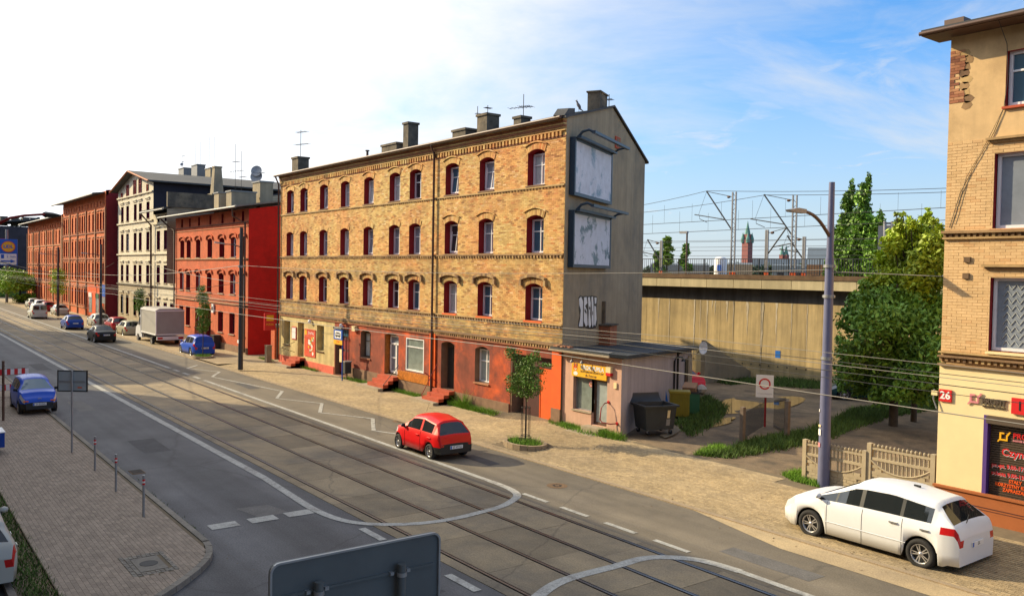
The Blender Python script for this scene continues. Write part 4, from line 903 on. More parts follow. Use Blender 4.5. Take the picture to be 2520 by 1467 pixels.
disc(-26.14,2.80,.13,.14,'sign_orange',.073); disc(-26.20,2.91,.05,.07,'brown_paint',.075); disc(-26.05,2.91,.05,.07,'brown_paint',.076); disc(-26.12,2.74,.07,.05,'cream_paint',.077); disc(-26.12,2.76,.02,.02,'sign_black',.079); disc(-26.18,2.83,.015,.018,'sign_black',.080); disc(-26.08,2.83,.015,.018,'sign_black',.081); disc(-26.12,2.56,.13,.08,'sign_white',.074); b.build('dog_picture',t)
b=MB(); disc(-25.42,2.18,.12,.12,'sign_red',-.17+.02); disc(-25.42,2.18,.085,.085,'sign_white',-.145); b.box((-25.48,-.143,2.13),(-25.36,-.140,2.22),'brown_paint',FA); tag(b.build('no_dogs_sticker'),'round red and white sticker at the top of the shop window','sticker')
b=MB(); b.box((-24.28,.0,2.78),(-24.02,.14,3.0),'cream_paint',FA); b.box((-24.28,.0,2.66),(-24.02,.14,2.78),'sign_red',FA); tag(b.build('alarm_box'),'cream and red alarm siren box beside the yellow shop sign','alarm box')
b=MB(); b.box((-23.92,.0,2.2),(-23.76,.05,2.42),'cream_paint',FA); tag(b.build('meter_box'),'small cream meter plate on the pink shop wall','meter plate')
t=T('grab_handrail','bent red and brown grab rail on the pink wall by the shop door','handrail',tuple(FA(-24.0,.1,1))); b=MB(); b.tube([FA(-24.22,.0,1.62),FA(-24.24,.2,1.58),FA(-24.32,.3,1.4),FA(-24.32,.35,.95),FA(-24.2,.35,.86),FA(-23.78,.32,.86),FA(-23.72,.05,.86)],.022,'jamb_red',8); b.build('rail',t)
b=MB(); b.tube([FA(-24.22,.0,1.62),FA(-24.22,.04,1.62)],.06,'sign_red',10); b.tube([FA(-23.72,.0,.86),FA(-23.72,.04,.86)],.06,'sign_red',10); b.build('flange',t)
for x in(-26.1,-25.5): 
    b=MB(); b.tube([FA(x,0,3.2),FA(x,.25,3.25),FA(x,.3,3.15)],.02,'metal_dark',6); b.lathe([(.0,.0),(.08,-.1),(.07,-.14)],'metal_grey',lambda a,b_,h,x=x:FA(x+a,.3+b_,3.15+h),10); tag(b.build('spot_lamp'),'small spot lamp under the shop eaves, '+('left' if x<-26 else 'right')+' of two','lamp')
b=MB(); b.tube([FS(8.6,.06,.4),FS(8.6,.06,2.55),FS(8.6,.15,2.72),FS(8.9,.35,2.7),FS(8.95,.4,2.6)],.045,'metal_dark',8); b.lathe([(.12,-.06),(.05,.04),(0,.05)],'metal_dark',lambda a,b_,h:FS(8.95,.4,2.58)+Vector((a,b_,h)),12); b.build('conduit_lamp',shop)
b=MB(); b.tube([FS(9.35,.05,.3),FS(9.35,.05,2.9)],.05,'metal_dark',8); b.build('downpipe',shop)
b=MB(); b.obox(FS(2.0,.2,3.3),(.04,.04,.04),'metal_dark'); 
b=MB(); c0=FS(13.3,.4,2.85); b.lathe([(.001,0),(.2,.03),(.34,.09)],'sign_white',lambda a,b_,h:c0+Vector((h*1.,a,b_)),16); b.tube([c0,c0+Vector((-.3,0,-.3))],.02,'metal_dark',5); tag(b.build('satellite_dish'),'white satellite dish at the back edge of the tar roof','satellite dish')
# ------------------------------------------------------------ other houses of the row
def simple_win(par,fr,op,depth,gm,style='T',fm='white_pvc',sill=None,w=.06,inf='jamb_red'): return pvc(par,fr,op,depth,style,gm,fm,sill=sill,w=w,inf=inf,trans=.33)
R0=T('brick_house','orange-red three-storey brick house with a deep red end wall','building',(-72,25,0)); FR=Fr((0,22.64),(1,0))
ro=[]
for x in (-79.2,-77.3,-74.6,-71.5,-68.5,-65.8,-63.75): ro+=[(x-.6,x+.6,7.40,8.98,.14)]
for x in (-79.3,-77.4,-74.6,-71.6,-68.6,-65.9,-63.75): ro+=[(x-.6,x+.6,4.55,6.17,.14)]
for x in (-79.3,-77.0,-74.4,-71.4,-68.4,-65.7,-63.75): ro+=[(x-.25,x+.25,10.1,10.85,0)]
for x in (-79.4,-77.4,-74.7,-68.7,-66.0,-63.7): ro+=[(x-.62,x+.62,1.45,3.12,.1 if x>-69 else 0)]
ro+=[(-72.4,-71.1,.4,3.3,.18)]
w=MB(); wall(w,FR,-81.3,-62.5,.05,11.0,ro,'brick_redhouse','jamb_red',.34); w.build('front_wall',R0)
h_=MB()
for o in ro:
    if o[3]<10 and o[3]>4: 
        c=(o[0]+o[1])/2; n=6; z=o[3]+.26
        for k in range(n):
            t0,t1=k/n,(k+1)/n; h_.prism([(c-.8+1.6*t0,-.01,z-.18*(2*t0-1)**2),(c-.8+1.6*t1,-.01,z-.18*(2*t1-1)**2),(c-.8+1.6*t1,-.01,z+.09-.18*(2*t1-1)**2),(c-.8+1.6*t0,-.01,z+.09-.18*(2*t0-1)**2)],(0,.12,0),'wall_brickdark' if False else 'brick_redhouse',fr=FR)
        for s in (-1,1): h_.box((c+s*.78-.08,-.01,z-.38),(c+s*.78+.08,.12,z-.15),'brick_redhouse',FR)
h_.build('window_hood_bricks',R0,'stuff')
for o in ro:
    big=o[3]-o[2]>1
    if o[2]<.5: d=MB(); d.box((o[0],-.34,o[2]),(o[1],-.3,o[3]),'door_dark',FR); d.build('entrance_door',R0)
    else: simple_win(R0,FR,o,.30,random.choice(['glass_red','glass_dark','glass_red']),'T',fm='white_pvc' if random.random()<.3 else 'jamb_red',sill='step_concrete' if big else None)
for z,h,d in ((7.22,.10,.10),(3.72,.10,.12),(3.98,.07,.08),(9.98,.08,.06),(9.70,.05,.05)):
    b=MB(); b.box((-81.3,-.01,z),(-62.5,d,z+h),'brick_old_red',FR); b.build('belt_course',R0)
b=MB(); b.box((-81.3,-.01,.05),(-62.5,.10,.62),'plinth_brown',FR); b.build('plinth',R0)
b=MB(); b.poly([(-62.5,22.64,.05),(-62.5,34,.05),(-62.5,34,12.9),(-62.5,22.64,10.95)],'wall_deepred'); b.build('end_wall',R0); b=MB(); b.poly([(-81.3,22.64,5),(-81.3,34,5),(-81.3,34,12.9),(-81.3,22.64,10.95)],'wall_maroon'); b.build('end_wall',R0)
r=MB(); r.prism([(-83.2,21.6,11.05),(-62.3,21.6,11.05),(-62.3,34.5,13.15),(-83.2,34.5,13.15)],(0,0,.12),'roof_metal'); rf2=r.build('roof',R0)
g=MB(); g.tube([(-83.2,21.55,11.05),(-62.3,21.55,11.05)],.08,'zinc_grey',8); g.build('gutter',rf2)
g=MB(); g.tube([(-63.0,21.55,11.0),(-63,21.6,10.4),(-62.75,22.45,9.9),(-62.75,22.45,.3)],.07,'zinc_brown',7); g.build('downpipe',R0)
g=MB(); g.tube([(-82.6,21.6,11.0),(-82.2,22.3,10.2),(-81.2,22.5,9.9),(-81.2,22.5,.3)],.07,'zinc_brown',7); g.build('downpipe',R0)
b=MB(); b.box((-62.49,25.2,2.3),(-62.44,25.9,3.0),'step_concrete'); b.box((-62.49,25.2,2.0),(-62.44,25.9,2.25),'step_concrete'); tag(b.build('wall_plates'),'two pale plates on the deep red end wall','wall plate')
def blk(par,x0,x1,y0,y1,z0,z1,m='kerb_stone',cap='zinc_grey'): 
    b=MB(); b.box((x0,y0,z0),(x1,y1,z1),m); b.box((x0-.08,y0-.08,z1),(x1+.08,y1+.08,z1+.12),cap); b.build('chimney',par)
# chimneys of the red house: long low stacks and the tapered tall one
for pa,pb,pt_,Y_ in ((527,543,478,25.3),(557,575,474,25.3),(622,648,452,28.0)):
    a_=FY(pa,pt_,Y_); c_=FY(pb,pt_,Y_); blk(rf2,a_.x,a_.x+(c_.x-a_.x)*.7,Y_,Y_+(2.2 if Y_<26 else 1.2),11.5,a_.z,'gable_render')
b=MB(); 
for (z0,w0,z1,w1) in ((11.8,.62,13.6,.62),(13.6,.7,13.8,.7),(13.8,.5,16.35,.34),(16.35,.4,16.5,.4)):
    cx_,cy_=FY(534,440,27.6).x,27.6; vs=[(cx_+s*w_,cy_+t_*w_,z) for z,w_ in((z0,w0),(z1,w1)) for s,t_ in((-1,-1),(1,-1),(1,1),(-1,1))]; b.add(vs,[(0,3,2,1),(4,5,6,7),(0,1,5,4),(1,2,6,5),(2,3,7,6),(3,0,4,7)],'gable_render')
b.build('tall_chimney',rf2)
dq=FY(634,452,28.5); antenna(dq.x,28.5,dq.z,1.2,'cluster of round satellite dishes on the red house chimney',[(.9,1.6,.2),(1.0,1.0,1.3)],dish=[(.6,.55),(1.1,.5)])
dq=FY(579,452,28.5); antenna(dq.x,28.5,12.2,FY(579,355,28.5).z-12.2,'tallest aerial on the red house roof with a long cross boom',[(4.6,.9,.4),(3.7,2.2,.3),(2.2,.4,.3)])
dq=FY(594,452,28.5); antenna(dq.x,28.5,12.2,FY(594,372,28.5).z-12.2,'second tall aerial on the red house roof, studded with short arms',[(3.0,1.2,.2),(2.0,.6,.5),(1.0,.7,.2)])
# white houses
def W_(x,z,k=1.0424): return x*k,6.6+(z-6.6)*k
FWh=Fr((0,23.6),(1,0)); kk=23.6/22.64
def sx_(x): return x*kk
def sz_(z): return 6.6+(z-6.6)*kk
WH=T('white_house','white brick house with a gabled front and tall dark side wall','building',(-100,26,0))
wo_=[]
for cx in (-101.8,-99.4,-96.1,-94.0,-91.0):
    for z0,z1 in ((11.39,13.07),(8.2,10.06),(4.93,6.7),(1.38,3.42)): wo_.append((sx_(cx-.6),sx_(cx+.6),sz_(z0),sz_(z1),0))
for cx,z0,z1,hw in ((-101.9,14.2,14.9,.3),(-99.3,14.2,15.6,.45),(-96.2,14.2,15.9,.5),(-94.0,14.2,15.9,.5),(-91.1,14.2,15.1,.3)): wo_.append((sx_(cx-hw),sx_(cx+hw),sz_(z0)-.3,sz_(z1)-.3,0))
xl,xr_,zt=sx_(-103.8),sx_(-89.0),sz_(14.85)
w=MB(); wall(w,FWh,xl,xr_,sz_(4.4),zt,[o for o in wo_ if o[3]<zt],'brick_white','glass_purple',.3); 
hi=[o for o in wo_ if o[3]>=zt or o[2]>sz_(13.5)]
w.poly([(xl,23.6,zt),(xr_,23.6,zt),(sx_(-96.4),23.6,16.85)],'brick_white'); w.build('front_wall',WH)
w=MB(); wall(w,FWh,xl,xr_,.05,sz_(4.4),[o for o in wo_ if o[3]<sz_(4.4)],'brick_dirtywhite','glass_purple',.3); w.build('ground_floor_wall',WH)
for o in wo_:
    simple_win(WH,FWh,o if o[2]<zt-1.5 else o,.24 if o[2]<zt-1.5 else -.04,'glass_purple','T',fm='jamb_red' if random.random()<.8 else 'white_pvc',sill='step_concrete')
h_=MB()
for o in wo_:
    if o[3]<sz_(13.5): h_.box((o[0]-.2,-.01,o[3]+.35),(o[1]+.2,.16,o[3]+.47),'brick_white',FWh); h_.box((o[0]-.15,-.01,o[3]+.2),(o[1]+.15,.08,o[3]+.35),'brick_white',FWh)
h_.build('window_hoods',WH,'stuff')
for z in (4.55,7.75,11.1,13.95): 
    b=MB(); b.box((xl,-.01,sz_(z)),(xr_,.16,sz_(z)+.14),'brick_white' if z>5 else 'concrete_dark',FWh); b.build('belt_course',WH)
b=MB(); b.poly([(xr_,23.6,.05),(xr_,48,.05),(xr_,48,zt),(xr_,23.6,zt)],'wall_black_brick'); b.build('side_wall',WH)
r=MB(); xa=sx_(-96.4); RZ=16.85; r.prism([(xl-.7,22.9,zt-.10),(xa,22.9,RZ),(xa,48,RZ),(xl-.7,48,zt-.10)],(0,0,.16),'roof_felt'); r.prism([(xr_+.9,22.9,zt-.0),(xa,22.9,RZ),(xa,48,RZ),(xr_+.9,48,zt-.0)],(0,0,.16),'roof_felt'); rw=r.build('roof',WH)
b=MB()
for a,b_ in (((xl-.7,22.85,zt-.05),(xa,22.85,RZ+.08)),((xr_+.9,22.85,zt+.05),(xa,22.85,RZ+.08))): b.tube([a,b_],.11,'brown_paint',4)
b.build('bargeboard',rw)
def blkpx(par,pa,pb,pt,Y,zb,m,d=1.1):
    a=FY(pa,pt,Y); b_=FY(pb,pt,Y); w_=(b_.x-a.x)*.62; blk(par,a.x,a.x+w_,Y,Y+d,zb,(a.z+b_.z)/2,m); return a.x+w_/2,(a.z+b_.z)/2
c1=blkpx(rw,439,460,415,36,15.2,'roof_metal'); c2=blkpx(rw,471,494,407,36,15.2,'roof_metal'); c3=blkpx(rw,505,526,415,36,15.2,'gable_render')
antenna(c1[0]-.6,36.4,c1[1]-.2,2.0,'aerial left of the chimneys on the white house',[(2.1,.9,.3),(1.3,.4,.3)],dish=[(.9,.25)])
for x,y,l in ((c2[0]-.4,36.3,'left thin rod of a pair on the middle white house chimney'),(c2[0]+.4,36.7,'right thin rod of a pair on the middle white house chimney'),(c3[0]-.4,36.3,'left thin rod on the far white house chimney'),(c3[0]+.4,36.7,'right thin rod on the far white house chimney')):
    b=MB(); b.tube([(x,y,c1[1]),(x,y,c1[1]+3.2)],.02,'metal_dark',4); tag(b.build('rod_aerial'),l,'antenna')
WB=T('white_wing','low white brick wing between the white gabled house and the red house','building',(-88,26,0))
wb=[]
for cx,i in ((-87.1,0),(-84.6,1),(-82.4,2)):
    for z0,z1 in ((8.2,10.02),(5.0,6.7),(1.3,3.2)): wb.append((sx_(cx-.6),sx_(cx+.6),sz_(z0),sz_(z1),0))
    wb.append((sx_(cx-.35),sx_(cx+.35),sz_(10.9),sz_(11.5),0))
w=MB(); wall(w,FWh,xr_+.02,sx_(-81.2),.05,sz_(11.66),wb,'brick_white','glass_purple',.3); w.build('front_wall',WB)
for k,o in enumerate(wb): simple_win(WB,FWh,o,.24,'glass_blue' if k in(4,8) else 'glass_purple','T',fm='jamb_red',sill='step_concrete')
h_=MB()
for o in wb:
    if o[3]<sz_(10.5): h_.box((o[0]-.2,-.01,o[3]+.35),(o[1]+.2,.14,o[3]+.47),'brick_white',FWh)
h_.build('window_hoods',WB,'stuff')
for z in (4.55,7.75,10.65):
    b=MB(); b.box((xr_+.02,-.01,sz_(z)),(sx_(-81.2),.14,sz_(z)+.14),'brick_white' if z>5 else 'concrete_dark',FWh); b.build('belt_course',WB)
r=MB(); r.prism([(xr_+.05,22.3,sz_(11.8)),(-84,22.3,sz_(11.8)),(-84,40,15.2),(xr_+.05,40,15.2)],(0,0,.14),'roof_felt'); rr_=r.build('roof',WB)
b=MB(); b.poly([(-84,22.6,5),(-84,40,5),(-84,40,15.2),(-84,22.6,sz_(11.8))],'brick_dirtywhite'); b.box((-84.2,22.6,12.2),(-83.8,32,13.6),'chimney_dark'); b.build('party_wall',WB)
g=MB(); g.tube([(xr_+.3,22.2,sz_(11.75)),(-84,22.2,sz_(11.75))],.08,'zinc_grey',7); g.tube([(xr_+.2,22.3,sz_(11.7)),(xr_+.3,23.3,sz_(10.6)),(xr_+.3,23.35,.3)],.1,'zinc_brown',7); g.build('gutter',WB)
# long orange brick houses
def orange(nm,label,x0,x1,top,bays,rows,Y=22.64,endwall=True,depth=12,dz=0):
    t=T(nm,label,'building',((x0+x1)/2,26,0)); F_=Fr((0,Y),(1,0)); oo=[]
    n=sum(bays); per=(x1-x0)/len(bays)
    for i,bn in enumerate(bays):
        for j in range(bn):
            c=x0+per*i+per*(j+.5)/bn*.84+per*.08
            for z0,z1 in rows: oo.append((c-.5,c+.5,z0,z1,.14 if z0>8 else .08))
    for i in range(len(bays)*3): c=x0+(i+.5)*(x1-x0)/(len(bays)*3); oo.append((c-.18,c+.18,top-1.15,top-.55,0))
    w=MB(); wall(w,F_,x0,x1,.05,top,oo,'brick_orange','jamb_red',.3); w.build('front_wall',t)
    for o in oo:
        if o[3]-o[2]>1: simple_win(t,F_,o,.25,'glass_red','T',fm='jamb_red',sill='brick_old_red')
        else: g=MB(); g.poly([F_(o[0],-.25,o[2]),F_(o[1],-.25,o[2]),F_(o[1],-.25,o[3]),F_(o[0],-.25,o[3])],'glass_red'); g.build('attic_pane',t)
    for i in range(len(bays)+1):
        b=MB(); u=x0+per*i; b.box((u-.22,-.01,.05),(u+.22,.14,top-1.4),'brick_old_red',F_); b.build('pilaster',t)
    for z0,z1 in rows:
        b=MB(); b.box((x0,-.01,z0-.38),(x1,.1,z0-.24),'brick_old_red',F_); b.build('belt_course',t)
    h_=MB()
    for o in oo:
        if o[3]-o[2]>1: h_.box((o[0]-.12,-.01,o[3]+.16),(o[1]+.12,.09,o[3]+.28),'brick_old_red',F_)
    h_.build('window_hoods',t,'stuff')
    b=MB(); b.poly([(x1,Y,.05),(x1,Y+depth,.05),(x1,Y+depth,top+1.0+dz),(x1,Y+2.,top+.8+dz),(x1,Y,top+.6+dz)],'wall_maroon'); b.build('end_wall',t); b=MB(); b.box((x0,Y+.02,top),(x1,Y+.3,top+.5),'brick_orange'); b.build('eaves_wall',t)
    r=MB(); r.prism([(x0-1.0,Y-1.3,top+.1),(x1-.6,Y-1.3,top+.1),(x1-.6,Y+depth,top+1.9),(x0-1.0,Y+depth,top+1.9)],(0,0,.14),'roof_felt'); rr=r.build('roof',t)
    g=MB(); g.tube([(x0-1.0,Y-1.35,top+.08),(x1-.6,Y-1.35,top+.08)],.09,'zinc_grey',6); g.build('gutter',rr)
    return t
rows4=((10.9,13.0),(7.7,9.8),(4.7,6.9),(1.4,3.5))
OA=orange('brick_apartment_house','tall orange brick apartment house with pilasters beside the white house',-137.6,-110.0,14.9,[3,2,3,2,3],rows4)
OB=orange('brick_apartment_house','farther and slightly lower orange brick apartment house with pilasters',-171,-138.6,13.3,[2,3,2,3,2],((9.8,11.7),(6.9,8.8),(4.1,6.1),(1.3,3.3)))
b=MB(); b.box((-119.5,-.02+.03,.3),(-110.6,.16,4.0),'sign_orange',Fr((0,22.64),(1,0))); b.build('orange_shop_front',OA)
for x,m_ in ((-117.6,'glass_pale'),(-113.6,'glass_pale')): 
    b=MB(); b.box((x-.9,.16,.7),(x+.9,.2,3.1),m_,Fr((0,22.64),(1,0))); b.box((x-.9,.2,2.6),(x+.9,.24,3.15),'sign_white' if x<-115 else 'plastic_green',Fr((0,22.64),(1,0))); b.build('shop_window',OA)
b=MB(); b.obox((-110.3,27,15.9),(.5,1.,.8),'brick_orange'); b.build('chimney',OA)
antenna(-111,25.5,16,2.2,'aerial on the end of the tall orange apartment house',[(2.0,1.2,.3),(1.5,.6,.3)])
antenna(-117,26,16,.9,'small flat aerial on the tall orange apartment house roof',[(.8,1.8,.3)])
# dark house closing the street, behind the supermarket sign
DH=T('dark_house','house closing the street behind the supermarket sign, shade painted into its dark walls','building',(-200,26,0)); b=MB()
b.box((-215,13.5,.05),(-196,29.5,14.0),'dark_shaded_wall'); b.build('wall',DH); b=MB(); b.prism([(-195.8,13.3,14.0),(-195.8,29.8,15.6),(-215,29.8,15.6),(-215,13.3,14.0)],(0,0,.3),'roof_felt'); rf3=b.build('roof',DH)
for y in (22,24,26,27.5): blk(rf3,-205,-203.8,y,y+1.3,14.4,16.2,'chimney_dark')
for y,z,m_ in ((20.6,9.5,'sign_red'),(26.0,9.6,'glass_blue'),(20.6,5.5,'glass_dark'),(26,5.5,'glass_dark')): b=MB(); b.box((-196.0,y,z),(-195.9,y+1.6,z+2.0),m_); b.build('window',DH)
# supermarket sign on a mast
t=T('supermarket_sign','tall blue and white LIDL sign with yellow disc and arrow at the far left','sign',(-165,18.9,0)); 
def rot_fr(o,u): return plane_fr(o,u)
su=Vector((.22,.975,0)).normalized(); sO=Vector((-165,17.3,0)); FL=Fr(sO,su)
b=MB(); b.tube([FL(1.4,-.3,0),FL(1.4,-.3,12.3)],.22,'metal_grey',8); b.build('mast',t)
FL0=FL; FL=lambda u,d,z:FL0(u*.92+.35,d,6.3+(z-6.3)*.74)
b=MB(); b.box((0,0,6.3),(2.9,.25,12.2),'sign_blue',FL); b.build('board',t); b=MB(); b.box((.15,.25,6.5),(2.75,.3,8.9),'sign_white',FL); b.build('white_panel',t)
b=MB(); b.poly([FL(1.45+1.12*math.cos(6.28*k/24),.30,10.5+1.25*math.sin(6.28*k/24)) for k in range(24)],'sign_red'); b.poly([FL(1.45+1.02*math.cos(6.28*k/24),.32,10.5+1.14*math.sin(6.28*k/24)) for k in range(24)],'sign_yellow'); b.build('yellow_disc',t)
text('LIDL',.72,'sign_blue',plane_fr(tuple(FL(1.45,.34,10.5)),su),t,bold=.02); text('2 min',.6,'sign_blue',plane_fr(tuple(FL(1.9,.32,8.3)),su),t); b=MB(); b.box((.3,.30,7.85),(.8,.32,8.75),'sign_blue',FL); b.prism([tuple(FL(*p)) for p in ((.3,.3,7.1),(1.8,.3,7.1),(1.8,.3,6.85),(2.6,.3,7.25),(1.8,.3,7.65),(1.8,.3,7.4),(.3,.3,7.4))],tuple(FL0.n*.03),'sign_blue'); b.build('arrow',t)
# ------------------------------------------------------------ the tenement on the right, number 26
RY=23.1; FRt=Fr((0,RY),(1,0)); RT_=T('corner_tenement','pale brick tenement at the right edge with a closed exchange office','building',(-5,27,.3)); x0=-11.38
rop=[]
for z0,z1,xo in ((4.80,6.69,-10.17),(7.93,9.86,-10.17),(11.03,12.42,-9.97)):
    for k in range(3): rop.append((xo+k*2.7,xo+1.5+k*2.7,z0,z1,0))
shut=(-10.2,-7.3,1.06,3.15,0)
w=MB(); wall(w,FRt,x0,-.5,4.4,13.05,rop,'right_plaster','jamb_red',.24); w.build('front_wall',RT_)
w=MB(); wall(w,FRt,x0-.01,-.5,1.0,4.32,[shut],'cream_paint','purple_trim',.16,d=.03); w.build('cream_ground_floor',RT_)
w=MB(); w.box((x0-.03,-.0,.1),(-.5,.09,1.06),'brown_paint',FRt); w.box((x0-.05,.0,1.062),(-.5,.14,1.12),'brown_paint',FRt); w.build('brown_plinth',RT_)
w=MB(); w.box((x0,.08,.74),(-.5,.094,.765),'door_dark',FRt); w.box((x0,.08,.68),(-.5,.094,.70),'door_dark',FRt); w.build('plinth_groove',RT_)
bricks(FRt,x0+.0,-.52,4.72,10.3,[o[:4] for o in rop],'brick_courses',RT_,'brick_right',near='lo',L=.25,h=.068,g=.009,t=.008,amp=.003)
bricks(FRt,x0,x0+.40,11.3,12.75,[],'exposed_bricks',RT_,'brick_old_red',near='lo',nind=40,t=.015,skip=lambda u,z: u>x0+.10+.26*abs(math.sin(z*3.1+1)))
w=MB(); rr=random.Random(9)
for k in range(9):
    cx_,cz_=x0+rr.uniform(.35,.6),11.2+k*.17; w.prism([FRt(cx_+.16*math.cos(6.28*q/7)*rr.uniform(.7,1.3),.0,cz_+.12*math.sin(6.28*q/7)) for q in range(7)],tuple(FRt.n*.004),'brick_soot')
w.build('bare_mortar_patch',RT_,'stuff')
for k,(z,d_,h) in enumerate(((4.32,.10,.06),(4.55,.13,.05),(4.66,.09,.04),(7.69,.07,.05),(7.84,.14,.07))):
    b=MB(); b.box((x0-.03,-.0,z),(-.5,d_+.02,z+h),'brick_soot',FRt); b.build('belt_course',RT_)
b=MB(); u=x0
while u<-.7: b.box((u,.0,4.45),(u+.075,.09,4.545),'brick_soot',FRt); b.box((u,.0,7.75),(u+.075,.09,7.835),'brick_soot',FRt); u+=.155
b.build('dentil_bricks',RT_,'stuff')
for zz_ in (6.96,10.20):
    for k in range(3): b=MB(); b.box((-10.35+k*2.7,.0,zz_),(-8.5+k*2.7,.15,zz_+.06),'brick_soot',FRt); b.box((-10.3+k*2.7,.0,zz_-.06),(-8.55+k*2.7,.08,zz_-.005),'brick_soot',FRt); b.build('window_hood',RT_)
for i,o in enumerate(rop):
    pvc(RT_,FRt,o,.20,'mid' if i<6 else 'cross',{0:'glass_grey',3:'glass_grey'}.get(i,'glass_blue'),w=.08,sill='cream_paint' if i<3 else 'step_red',fm='white_pvc')
b=MB(); o=rop[0]
for k in range(9):
    z=o[2]+.15+k*.18
    for j in range(5): b.tube([FRt(o[0]+.25+j*.2,-.185,z),FRt(o[0]+.35+j*.2,-.185,z+.14),FRt(o[0]+.45+j*.2,-.185,z)],.010,'sign_plate_grey',4,cap=False)
b.build('net_curtain',RT_,'stuff')
b=MB(); b.box((x0-.47,-.3,13.06),(-.3,.66,13.12),'zinc_brown',FRt); b.prism([FRt(x0-.47,.68,13.12),FRt(-.3,.68,13.12),FRt(-.3,-4,13.7),FRt(x0-.47,-4,13.7)],(0,0,.10),'roof_felt'); rf4=b.build('roof',RT_)
b=MB(); b.tube([FRt(x0-.5,.7,13.12),FRt(-.3,.7,13.12)],.055,'zinc_brown',8); b.build('gutter',rf4)
b=MB(); b.box((x0+.05,.1,13.2),(x0+.55,.5,13.40),'zinc_brown',FRt); b.build('roof_hatch',rf4)
b=MB(); b.box((x0,-11,.1),(-.5,-.3,13.0),'right_plaster',FRt); b.build('rear_body',RT_)
b=MB(); b.tube([FRt(-9.9,.7,13.1),FRt(-9.95,.05,12.6),FRt(-9.9,.03,11.8),FRt(-9.98,.03,11.0),FRt(-10.2,.03,10.4),FRt(-10.6,.03,9.7),FRt(-11.0,.03,8.9),FRt(-11.25,.03,8.0)],.010,'wire_dark',4); b.tube([FRt(-9.98,.03,11.0),FRt(-10.35,.04,10.2),FRt(-10.85,.04,9.3),FRt(-11.15,.04,8.1)],.008,'wire_dark',4); tag(b.build('loose_cable'),'thin loose cables running down the front of the right tenement','cable')
for dx,zv_ in ((.62,7.15),(.60,6.72)):
    b=MB(); b.obox(FRt(x0+dx,.03,zv_),(.16,.06,.14),'rust_edge'); b.build('wall_anchor',RT_)
sh=T('roller_shutter','closed brown roller shutter printed with opening hours','shutter',(-9,RY,1.1)); n_=31
b=MB(); b.box((-10.12,-.15,2.95),(-7.3,.10,3.14),'shutter_brown',FRt); b.build('shutter_box',sh)
sb=MB(); sb.prism([(0,.13,0),(0,.10,.010),(0,.095,.045),(0,.13,.0575)],(2.75,0,0),'shutter_brown'); sm_=sb.mesh('slat')
for k in range(n_): o=ob('slat',sm_,sh); o.location=(-10.08,RY,1.07+k*.0605)
b=MB(); b.box((-10.2,-.14,1.06),(-10.10,.05,3.15),'purple_trim',FRt); b.build('guide_rail',sh)
def tx(s,size,m,u,z,sxx=.9,al='LEFT',d=.085): return text(s,size,m,plane_fr(tuple(FRt(u,-d,z)),(1,0,0)),sh,ext=.003,align=al,sx=sxx,bold=.004)
def logo(par,u,z,s,m,d,nm='emblem'):
    b=MB()
    for (a,b_,c,e) in ((.12,.78,.12,.26),(.12,.26,.26,.80),(.26,.5,.68,.80),(.66,.78,.26,.62)): b.box((u+a*s,d,z+c*s),(u+b_*s,d+.03,z+e*s),m,FRt)
    b.prism([FRt(u-.08*s,d,z-.02*s),FRt(u+.05*s,d,z-.02*s),FRt(u+.22*s,d,z+.2*s),FRt(u+.12*s,d,z+.26*s)],tuple(FRt.n*.028),m); b.prism([FRt(u+.66*s,d,z+.62*s),FRt(u+.78*s,d,z+.5*s),FRt(u+1.02*s,d,z+.9*s),FRt(u+.9*s,d,z+.92*s)],tuple(FRt.n*.028),m); b.build(nm,par)
logo(sh,-9.89,2.50,.30,'sign_yellow',-.09); tx('PROFIT',.20,'sign_red',-9.54,2.69); tx('KANTOR WALUT',.06,'sign_pink',-9.54,2.57)
for dx,m_,dd in ((.015,'sign_white',.090),(0,'sign_red',.084)): tx('Czynne:',.26,m_,-9.80+dx,2.24-dx,1.,d=dd)
for s_t,z in (('pn.-pt. 9.00-17.00',1.88),('sobota 9.00-13.00',1.67)):
    for dx,m_,dd in ((.012,'sign_white',.090),(0,'sign_red',.084)): tx(s_t,.14,m_,-10.03+dx,z-dx,.92,d=dd)
tx('STAŁY',.12,'sign_orange',-9.6,1.52); tx('KORZYSTNY KURS',.12,'sign_orange',-9.93,1.40,.85); tx('ZAPRASZAMY',.12,'sign_orange',-9.74,1.28,.85)
fs=T('fascia_sign','pink emblem and dark PROFIT letters mounted on the cream wall','shop sign',tuple(FRt(-10.4,.1,3.4))); logo(fs,-10.60,3.38,.34,'sign_pink',.05)
text('PROFIT',.20,'shutter_brown',plane_fr(tuple(FRt(-10.26,.055,3.50)),(1,0,0)),fs,ext=.02,align='LEFT',sx=.92,bold=.008); text('KANTOR WALUT',.08,'shutter_brown',plane_fr(tuple(FRt(-10.24,.055,3.37)),(1,0,0)),fs,ext=.015,align='LEFT',sx=.9)
t=sign('letter_sign','red panel with the letter I at the right edge of the cream wall','shop sign',FRt,-9.53,-8.7,3.28,3.68,.035,.10,'sign_red'); text('I',.34,'sign_black',plane_fr(tuple(FRt(-9.33,.105,3.48)),(1,0,0)),t,ext=.005)
t=sign('house_number','red house number plate 26 on the cream corner','number plate',FRt,x0+.02,x0+.35,3.36,3.68,.04,.08,'sign_red'); text('26',.28,'sign_white',plane_fr(tuple(FRt(x0+.185,.083,3.52)),(1,0,0)),t,ext=.003,bold=.008)
